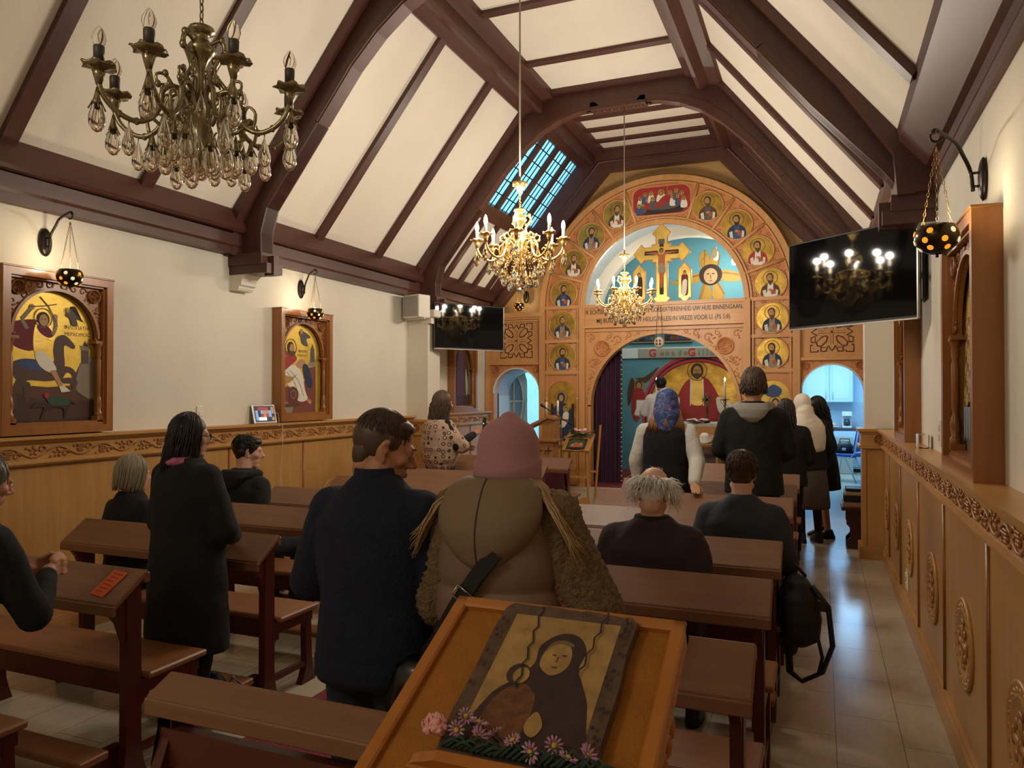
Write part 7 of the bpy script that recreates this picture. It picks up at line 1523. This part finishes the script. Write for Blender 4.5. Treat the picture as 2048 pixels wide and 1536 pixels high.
rows += [(0, -.015, 1.455 * s, .13 * s, .12 * s), (0, -.015, 1.475 * s, .10 * s, .10 * s)]
mb.loft(rows, PUF, 36, 2.5); mb.build('coat', t, smoothit=1)
for a, sd in (('L', -1), ('R', 1)):
    mb = MB(); mb.cap(J['sh' + a] + Vector((-sd * .01, 0, -.03)), .098 * s, J['el' + a], .105 * s, FLE, 16); mb.cap(J['el' + a], .105 * s, J['wr' + a], .065 * s, FLE, 16); mb.cap(J['sh' + a] + Vector((-sd * .05, 0, .0)), .075 * s, J['sh' + a], .085 * s, FLE, 16); mb.build('fleece_sleeve', t, voxel=.009, smoothit=5, disp=.02, dscale=.012)
# hood lying on the back: wide rounded flap with a centre seam
HOOD = M('7c664e', .7, bump=.3, bscale=30, name='brown_hood_fabric'); mb = MB(); vs = []; n = 28; prof = [(1.50, .105, -.075), (1.50, .125, -.09), (1.47, .165, -.12), (1.42, .190, -.165), (1.36, .195, -.205), (1.30, .180, -.235), (1.24, .135, -.25), (1.205, .07, -.245), (1.195, .02, -.235)]
mb.loft([(0, -.085 * s, 1.535 * s, .095 * s, .065 * s), (0, -.092 * s, 1.515 * s, .135 * s, .085 * s), (0, -.105 * s, 1.475 * s, .160 * s, .098 * s), (0, -.125 * s, 1.43 * s, .168 * s, .10 * s), (0, -.142 * s, 1.385 * s, .158 * s, .095 * s), (0, -.155 * s, 1.34 * s, .130 * s, .08 * s), (0, -.163 * s, 1.295 * s, .085 * s, .06 * s), (0, -.165 * s, 1.265 * s, .035 * s, .038 * s)], HOOD, 32, 2.2)
for x in (-1, 1): mb.cap(Vector((x * .10, -.05, 1.47)) * s, .055 * s, Vector((x * .085, .06, 1.43)) * s, .035 * s, HOOD)
mb.build('hood', t, voxel=.009, smoothit=4)
mb = MB(); mb.tube([Vector((0, y, z)) * s for y, z in ((-.150, 1.535), (-.176, 1.515), (-.202, 1.475), (-.224, 1.43), (-.236, 1.385), (-.234, 1.34), (-.222, 1.295), (-.204, 1.265))], .0028, 6, M('40301f', .8)); mb.build('hood_seam', t)
KN = M('ac7e84', 1.0, bump=.45, bscale=240, sheen=.4, name='mauve_knit'); mb = MB(); mb.push(hm @ Matrix.Scale(s * 1.0, 4))
n = 36; PR = [(.096, .112, -.075), (.103, .119, -.062), (.108, .124, -.03), (.108, .125, .0), (.106, .123, .012), (.099, .116, .016), (.100, .117, .055), (.093, .108, .09), (.078, .090, .12), (.056, .062, .14), (.034, .036, .152), (.024, .024, .164), (.008, .008, .172)]
vs = []
for i, (a_, b_, z) in enumerate(PR):
    for k in range(n):
        an = 2 * PI * k / n; wv = 1 + (.03 * sin(5 * an + 1) * (i - 6) / 6 if i > 6 else 0); dz = .022 * (-sin(an)) * (-1 if i < 5 else -.6) if i < 6 else 0
        vs.append((a_ * wv * cos(an), -.016 + b_ * wv * sin(an), z + (.030 * sin(an) + .006 * abs(cos(an)) if 2 < i < 6 else (.01 * sin(an) if i < 3 else 0))))
mb.add(vs, [(i * n + k, i * n + (k + 1) % n, (i + 1) * n + (k + 1) % n, (i + 1) * n + k) for i in range(len(PR) - 1) for k in range(n)] + [tuple((len(PR) - 1) * n + k for k in range(n))], KN, True); mb.pop(); mb.build('knit_hat', t)
mb = MB()
r3 = random.Random(12)
for sd in (-1, 1):
    for k in range(46):
        y0_ = -.07 + r3.uniform(-.02, .04); P = [Vector((sd * .085, y0_ + .05, 1.535)), Vector((sd * (.13 + r3.uniform(0, .02)), y0_ + .02, 1.50)), Vector((sd * (.185 + r3.uniform(0, .02)), y0_ - .02, 1.44)), Vector((sd * (.23 + r3.uniform(0, .02)), y0_ - .03, 1.37)), Vector((sd * (.265 + r3.uniform(0, .03)), y0_ - .03 + r3.uniform(-.02, .02), 1.28 + r3.uniform(-.02, .06)))]
        mb.tube([p * s for p in P], [.0025, .003, .003, .0022, .0008], 4, BLH)
mb.build('hair', t); legs(t, J, cloth('1a1c22')); shoes(t, J)
t6 = t
t = thing('shoulder_bag', 'black shoulder bag on a strap crossing the back of the brown quilted coat', 'bag', (-.885, 2.10, 0)); mb = MB(); STR = M('0c1010', .6, name='black_webbing')
SP = [Vector((.06, -.215, 1.33)), Vector((.0, -.212, 1.26)), Vector((-.07, -.212, 1.16)), Vector((-.13, -.205, 1.06)), Vector((-.19, -.17, .99)), Vector((-.235, -.10, .92))]
vs = []
for i, p in enumerate(SP):
    d = (SP[min(i + 1, len(SP) - 1)] - SP[max(i - 1, 0)]).normalized(); sd = Vector((d.z, 0, -d.x)).normalized() * .021
    for o_ in (Vector((0, -.012, 0)), Vector((0, .004, 0))): vs += [(p * s) + sd + o_, (p * s) - sd + o_]
mb.add([tuple(v) for v in vs], [f for i in range(len(SP) - 1) for f in ((4 * i, 4 * i + 1, 4 * i + 5, 4 * i + 4), (4 * i + 2, 4 * i + 6, 4 * i + 7, 4 * i + 3), (4 * i, 4 * i + 4, 4 * i + 6, 4 * i + 2), (4 * i + 1, 4 * i + 3, 4 * i + 7, 4 * i + 5))], STR); mb.build('strap', t); mb = MB(); mb.loft([(-.235, -.12, .66 * s, .07, .06), (-.235, -.12, .72 * s, .095, .075), (-.235, -.12, .84 * s, .10, .075), (-.235, -.12, .93 * s, .07, .05), (-.235, -.12, .96 * s, .03, .03)], M('0c0b0c', .25, name='shiny_black_leather'), 20, 2.4); mb.build('bag', t)
mb = MB(); SVR = M('b8b4a4', .2, 1.0); c = SP[1].lerp(SP[2], .6) * s + Vector((0, -.02, 0)); d = (SP[2] - SP[1]).normalized(); e = Vector((.0, -1, 0)).cross(d).normalized(); q = [c + d * a_ * .017 + e * b_ * .026 for a_, b_ in ((-1, -1), (1, -1), (1, 1), (-1, 1), (-1, -1))]; mb.tube(q, .003, 6, SVR); mb.build('buckle', t)

# 7. seated old man, balding with white hair
t = P_('seated older person with a bald crown, wild white hair and dark maroon jacket', (-.745, 3.56, 0), 0)
J = joints(1.72, True, .02); s = J['s']; hm = HM(J, .0, .42); body(t, J, hm, SKP, .008); top(t, J, M('2c1c20', .9, bump=.6, bscale=16, sheen=.2, name='maroon_jacket'), hem=.84, bulk=1.30, sleeve=1.12, disp=.018); legs(t, J, cloth('14141c')); shoes(t, J)
mb = MB(); mb.push(J['R']); z = J['neck'].z; mb.loft([(0, -.01, z - .03, .09, .075), (0, -.02, z - .0, .092, .088), (0, -.015, z + .035, .082, .080), (0, -.015, z + .036, .07, .07)], cloth('0a0a0c'), 24); mb.pop(); mb.build('collar', t)
mb = MB(); r3 = random.Random(21); mb.push(hm @ Matrix.Scale(s, 4)); mb.ell((0, -.058, -.015), (.064, .05, .055), WHH, 14, 8); mb.ell((-.066, -.02, .0), (.018, .05, .045), WHH, 12, 8); mb.ell((.066, -.02, .0), (.018, .05, .045), WHH, 12, 8); mb.pop()
for i in range(1250):
    phi = r3.uniform(0, 2 * PI); dd = abs(((math.degrees(phi) - 90 + 180) % 360) - 180)
    if dd < 40: continue
    a = r3.uniform(1.22 + .3 * max(0, -sin(phi)), 2.2); C_ = Vector((0, -.015, .035)); p0 = C_ + Vector((.074 * sin(a) * cos(phi), .094 * sin(a) * sin(phi), .088 * cos(a))); out = Vector((cos(phi), sin(phi), 0)); L_ = r3.uniform(.03, .075)
    j = Vector((r3.uniform(-1, 1), r3.uniform(-1, 1), r3.uniform(-1, 1))) * .016; P = [p0, p0 + out * .022 + Vector((0, 0, .006)) + j * .4, p0 + out * (.042) + Vector((0, 0, -.012)) + j * 1.0, p0 + out * .05 + Vector((0, 0, -L_ * .7)) + j * 2.0]
    mb.tube([hm @ (p * s) for p in P], [.0018, .0018, .0013, .0004], 4, WHH)
for i in range(24):
    phi = r3.uniform(PI * .1, PI * .9); a = r3.uniform(.3, .75); p0 = Vector((0, -.015, .035)) + Vector((.074 * sin(a) * cos(phi), .094 * sin(a) * sin(phi), .088 * cos(a))); mb.tube([hm @ (q * s) for q in (p0, p0 + Vector((r3.uniform(-.01, .01), -.01, .012)), p0 + Vector((r3.uniform(-.02, .02), -.03, .012)))], [.0010, .0009, .0004], 3, WHH)
mb.build('hair', t)

# 8. seated man in a blue grey jacket
t = P_('seated person with short brown hair in a blue-grey jacket, right block', (-.42, 4.44, 0), .03)
J = joints(1.76, True, .02); s = J['s']; hm = HM(J, .0, .12); body(t, J, hm, SKP, .009); BG_ = M('2c3038', .9, bump=.6, bscale=20, sheen=.2, name='blue_grey_jacket'); top(t, J, BG_, hem=.80, bulk=1.12, sleeve=1.1, p=2.8); legs(t, J, cloth('20202a')); shoes(t, J)
mb = MB(); mb.push(J['R']); z = J['neck'].z; mb.loft([(0, -.02, z - .04, .085, .075), (0, -.02, z - .01, .080, .080), (0, -.015, z + .03, .074, .076), (0, -.015, z + .032, .062, .062)], BG_, 24); mb.pop(); mb.build('collar', t)
mb = MB(); hair_cap(mb, hm, BRH, s * 1.04); hair_strands(mb, hm, BRH, 1100, .05, s * 1.04, .0026, seed=8, rise=.2, rx=.081, ry=.100, rz=.098, c=(0, -.022, .037), a1=1.9); mb.build('hair', t)
mb = MB(); mb.cap((.24, -.06, .50), .06, (.25, -.02, .30), .05, M('3a3436', .9, bump=.5, bscale=20)); mb.build('jacket_tail', t, voxel=.012, smoothit=3)

# 9. woman with a floral headscarf
t = P_('standing person in a blue floral headscarf and black vest, one hand on a pew', (-1.235, 6.50, 0), -.03)
J = joints(1.74, over=dict(elL=(-.26, -.03, 1.12), elR=(.275, -.08, 1.14), wrL=(-.25, -.02, .92), wrR=(.315, -.42, .972), shL=(-.19, 0, 1.39), shR=(.19, 0, 1.39))); s = J['s']; hm = HM(J, .15, .15)
body(t, J, hm, SK, .009, hd={'R': (Vector((.25, -.9, -.15)), (0, 0, -1), 1, .25)}); WS = M('c8c4bc', .9, bump=.6, bscale=24, sheen=.2, name='white_blouse')
top(t, J, WS, hem=.90, bulk=1.02, sleeve=1.18, name='blouse', cuff=.046); mb = MB(); VB = cloth('0e0f14', .5, 20); mb.loft([(0, -.008, z * s, rx * s, ry * s) for z, rx, ry in ((.80, .225, .165), (.95, .215, .16), (1.10, .195, .145), (1.24, .205, .148), (1.34, .200, .142), (1.42, .170, .118), (1.46, .11, .09))], VB, 28, 2.5); mb.build('vest', t, voxel=.012, smoothit=3); legs(t, J, BLKC); shoes(t, J)
m_, nt, b = newmat('floral_scarf'); L = nt.links.new; tc = nt.nodes.new('ShaderNodeTexCoord'); vo = nt.nodes.new('ShaderNodeTexNoise'); vo.inputs['Scale'].default_value = 16; vo.inputs['Detail'].default_value = 3; vo.inputs['Distortion'].default_value = 2.0; rp = nt.nodes.new('ShaderNodeValToRGB'); L(tc.outputs['Object'], vo.inputs['Vector']); L(vo.outputs['Fac'], rp.inputs['Fac']); e = rp.color_ramp.elements; e[0].position = .30; e[0].color = rgb('2a1c3a'); e[1].position = .72; e[1].color = rgb('d89aa0')
for p_, c_ in ((.40, '2c3c7c'), (.48, '1c2a5a'), (.54, '2a6a9c'), (.60, '6a4a7a'), (.66, '4a3460')): q = e.new(p_); q.color = rgb(c_)
L(rp.outputs['Color'], b.inputs['Base Color']); b.inputs['Roughness'].default_value = .6
mb = MB(); mb.push(hm @ Matrix.Scale(s, 4)); mb.ell((0, -.018, .045), (.098, .115, .104), m_, 24, 16); mb.loft([(0, -.12, -.27, .012, .010), (0, -.115, -.23, .06, .028), (0, -.10, -.16, .10, .045), (0, -.08, -.09, .115, .068), (0, -.05, -.02, .112, .092), (0, -.03, .04, .098, .10)], m_, 24, 2.1); mb.pop(); mb.build('headscarf', t, voxel=.009, smoothit=3)
mb = MB(); r3 = random.Random(14)
for k in range(190):
    x = r3.uniform(-.15, .15); p0 = Vector((x * .75, -.115 + abs(x) * .35, -.06)); P = [p0, p0 + Vector((x * .12, -.025, -.06)), p0 + Vector((x * .25, -.03, -.12)), p0 + Vector((x * .3 + r3.uniform(-.015, .015), -.02 + r3.uniform(-.01, .01), -.17 - r3.uniform(0, .05)))]; mb.tube([hm @ (q * s) for q in P], [.005, .006, .005, .001], 4, CPH)
mb.build('hair', t)

# 10. tall young man with a grey hood
t = P_('tallest standing person, dark brown hair, black jacket with a light grey hood', (-.515, 6.50, 0), 0)
J = joints(1.91, over=dict(elL=(-.25, .0, 1.13), elR=(.25, .0, 1.13), wrL=(-.12, .22, 1.0), wrR=(.12, .22, 1.0))); s = J['s']; hm = HM(J, -.05, .1); body(t, J, hm, SK, .012); top(t, J, cloth('0f1012', .6, 16), hem=.80, bulk=1.15, sleeve=1.1); legs(t, J, cloth('2c3036')); shoes(t, J); hood_down(t, J, M('9c9890', .9, bump=.5, bscale=60, name='grey_jersey'), .125, .13)
mb = MB(); hair_cap(mb, hm, BRH, s * 1.10, low=-.06); hair_strands(mb, hm, BRH, 1000, .06, s * 1.05, .0038, wave=1, amp=.010, face=30, seed=9, curl=5, a1=1.7); mb.build('hair', t)

# 11. person with dark hair behind the tall one
t = P_('shorter standing person with long dark hair and black top, half hidden beside the grey hood', (-.34, 8.25, 0), .1)
J = joints(1.64, over=dict(elL=(-.24, .0, 1.13), elR=(.25, .02, 1.10), wrL=(-.12, .22, 1.0), wrR=(.14, .22, .98))); s = J['s']; hm = HM(J, .3, .1); body(t, J, hm, SK, .014); top(t, J, BLKC, hem=.80, bulk=1.2, sleeve=1.15); legs(t, J, BLKC); shoes(t, J)
mb = MB(); hair_cap(mb, hm, DKH, s * 1.05); hair_strands(mb, hm, DKH, 280, .20, s * 1.02, .007, wave=1, amp=.01, face=45, seed=10, curl=4); mb.build('hair', t)

# 12. woman in a white headscarf and grey skirt in the aisle
t = P_('standing person in a white headscarf, cream shawl and long grey skirt in the side aisle', (-.13, 9.25, 0), .45)
J = joints(1.70, lean=.10, sway=-.06, over=None); s = J['s']; hm = HM(J, .3, .35); body(t, J, hm, SK, .012, hands=True); top(t, J, BLKC, hem=.84, bulk=1.1, sleeve=1.05, name='top')
WSC = M('e6dccc', .85, bump=.5, bscale=24, sheen=.2, name='white_scarf_cloth'); mb = MB(); mb.push(hm @ Matrix.Scale(s, 4)); mb.ell((0, -.018, .038), (.090, .112, .108), WSC, 22, 14); mb.ell((0, -.03, -.06), (.085, .095, .07), WSC, 18, 10); mb.pop()
mb.push(J['R']); mb.loft([(.0, -.02, z * s, rx * s, ry * s) for z, rx, ry in ((1.02, .13, .10), (1.08, .19, .15), (1.22, .215, .165), (1.34, .215, .16), (1.42, .18, .13), (1.50, .11, .10), (1.56, .09, .095))], WSC, 24, 2.2); mb.pop(); mb.build('shawl', t, voxel=.011, smoothit=4, disp=.010, dscale=.07)
mb = MB(); GS = M('5c564c', .95, bump=.5, bscale=60, name='grey_wool_skirt'); mb.loft([(0, .0, .40 * s, .235 * s, .19 * s), (0, 0, .44 * s, .24 * s, .195 * s), (0, 0, .7 * s, .215 * s, .175 * s), (0, 0, .92 * s, .185 * s, .15 * s), (0, 0, 1.06 * s, .15 * s, .12 * s)], GS, 26, 2.1); mb.build('skirt', t, smoothit=1)
mb = MB()
for a in ('L', 'R'): mb.cap(J['kn' + a], .055 * s, J['an' + a], .04 * s, M('241c20', .8), 14)
mb.build('tights', t); shoes(t, J, M('141214', .5))

# 13. person behind with long curly black hair and heels
t = P_('person with long curly black hair and high heels embraced by the white-scarfed one', (.02, 9.62, 0), 1.9)
J = joints(1.66, lean=.08); s = J['s']; hm = HM(J, .2, .2); body(t, J, hm, SK2, .014); top(t, J, BLKC, hem=.60, bulk=1.05, sleeve=1.1, name='dress', flare=.03); mb = MB(); hair_cap(mb, hm, BKH, s * 1.05); hair_strands(mb, hm, BKH, 300, .30, s * 1.05, .009, wave=1, amp=.022, face=45, seed=11, curl=11); mb.build('hair', t); shoes(t, J)
mb = MB()
for a in ('L', 'R'): mb.cap(J['an' + a] + Vector((0, -.05, -.02)), .012, J['an' + a] + Vector((0, -.055, -.075)), .006, SHOE)
mb.build('heel', t)

# 14. woman filming, patterned shawl
t = P_('person with wavy highlighted hair and a ring-patterned shawl filming with a phone', (-3.93, 7.44, 0), -.75)
J = joints(1.72, lean=.02, over=dict(elL=(-.24, .0, 1.13), elR=(.26, .10, 1.15), wrL=(-.05, .30, 1.12), wrR=(.12, .38, 1.27))); s = J['s']; hm = HM(J, -.15, .1)
body(t, J, hm, SK, .009, hd={'R': (Vector((-.2, .6, .7)), (-.6, .5, 0), -1, .9)}); top(t, J, BLKC, hem=.84, bulk=1.05, sleeve=1.05, name='top')
m_, nt, b = newmat('ring_patterned_shawl'); L = nt.links.new; tc = nt.nodes.new('ShaderNodeTexCoord'); vo = nt.nodes.new('ShaderNodeTexVoronoi'); vo.feature = 'F1'; vo.inputs['Scale'].default_value = 15; vo.inputs['Randomness'].default_value = .35; rp = nt.nodes.new('ShaderNodeValToRGB'); L(tc.outputs['Object'], vo.inputs['Vector']); L(vo.outputs['Distance'], rp.inputs['Fac']); e = rp.color_ramp.elements; e[0].position = .0; e[0].color = rgb('c0a890'); e[1].position = .42; e[1].color = rgb('b89c86')
for p_, c_ in ((.20, 'c0a890'), (.23, '3a2a26'), (.33, '3a2a26'), (.37, 'b89c86')): q = e.new(p_); q.color = rgb(c_)
L(rp.outputs['Color'], b.inputs['Base Color']); b.inputs['Roughness'].default_value = .9
mb = MB(); mb.push(Matrix.Translation((0, 0, 0))); mb.loft([(.02, -.02, z * s, rx * s, ry * s) for z, rx, ry in ((.82, .10, .08), (.90, .19, .15), (1.0, .255, .19), (1.12, .275, .205), (1.24, .265, .195), (1.34, .25, .185), (1.40, .215, .155), (1.43, .17, .12))], m_, 28, 2.2); mb.cap((.2, .05, 1.24 * s), .11, (.25, .16, 1.14 * s), .085, m_); mb.pop(); mb.build('shawl', t, voxel=.011, smoothit=4, disp=.03, dscale=.10)
mb = MB(); SKT = M('10121a', .9, var=.2); mb.loft([(0, 0, .10, .22, .19), (0, 0, .14, .22, .19), (0, 0, .6 * s, .21 * s, .18 * s), (0, 0, .9 * s, .19 * s, .16 * s), (0, 0, 1.02 * s, .15 * s, .13 * s)], SKT, 28, 2.1)
for k in range(9):
    a = PI * 1.05 + k * .35; mb.tube([(.225 * cos(a), .195 * sin(a), .12), (.21 * cos(a), .18 * sin(a), .6 * s), (.19 * cos(a), .165 * sin(a), .9 * s)], .006, 4, M('b8b0a0', .8), flat=.4)
mb.build('skirt', t); shoes(t, J)
mb = MB(); hair_cap(mb, hm, HLH, s * 1.03); hair_strands(mb, hm, HLH, 560, .24, s * 1.06, .0065, wave=1, amp=.024, face=42, seed=12, curl=9); mb.build('hair', t)
w_ = t.matrix_basis @ J['wrR']; ph = thing('phone_gimbal', 'black phone on a handheld gimbal held up by the filming person', 'phone', w_ + Vector((.07, .09, .06)), -.75); mb = MB(); mb.bev(-.04, .04, -.006, .006, -.01, .12, .004, M('101014', .2)); mb.build('phone', ph); mb = MB(); mb.box(-.034, .034, -.009, -.006, 0, .11, M('2a2c34', .2)); mb.ell((0, -.009, .05), (.008, .003, .008), emit('phone_pixel', 'e8ecff', 2), 8, 4); mb.build('phone_screen', ph); mb = MB(); mb.tube([(.0, .01, -.01), (.03, .02, -.03), (.02, .01, -.07), (-.01, -.02, -.14)], .014, 8, BLACKM); mb.build('grip', ph)

# 15. priest at the altar
t = P_('priest in a white robe with short dark hair standing at the altar holding papers', (-2.38, 12.05, .292), .12)
J = joints(1.67, over=dict(elL=(-.28, .04, 1.15), elR=(.26, .02, 1.13), wrL=(-.30, .26, 1.16), wrR=(.18, .26, 1.05))); s = J['s']; hm = HM(J, .1, .05); body(t, J, hm, SK2, .012); RB = M('cfccc6', .85, bump=.4, bscale=14, name='white_robe')
mb = MB(); mb.loft([(0, 0, .03, .29, .24), (0, 0, .3, .27, .22), (0, 0, .9 * s, .235 * s, .18 * s), (0, 0, 1.15 * s, .22 * s, .16 * s), (0, -.005, 1.33 * s, .23 * s, .15 * s), (0, -.005, 1.41 * s, .20 * s, .12 * s), (0, -.005, 1.47 * s, .11 * s, .09 * s), (0, -.01, 1.52 * s, .07 * s, .07 * s)], RB, 28, 2.2)
for a in ('L', 'R'): mb.cap(J['sh' + a], .08 * s, J['el' + a], .085 * s, RB, 14); mb.cap(J['el' + a], .085 * s, J['wr' + a], .06 * s, RB, 14)
mb.build('robe', t, voxel=.013, smoothit=4, disp=.018, dscale=.12); mb = MB(); hair_cap(mb, hm, BKH, s * 1.04); hair_strands(mb, hm, BKH, 220, .05, s * 1.05, .004, seed=13); mb.build('hair', t)
w_ = t.matrix_basis @ J['wrL']; bk = thing('papers', 'white opened booklet held out by the priest on his left', 'papers', w_ + Vector((-.12, -.05, .06)), .3); mb = MB()
for k, a in enumerate((-.35, -.15, .12, .4)): mb.push(Matrix.Rotation(a, 4, 'Z') @ Matrix.Rotation(.12 * k, 4, 'Y')); mb.box(-.0, .15, -.002 - .0, .002, -.12, .13, M('dcd8d0', .7)); mb.pop()
mb.build('pages', bk)
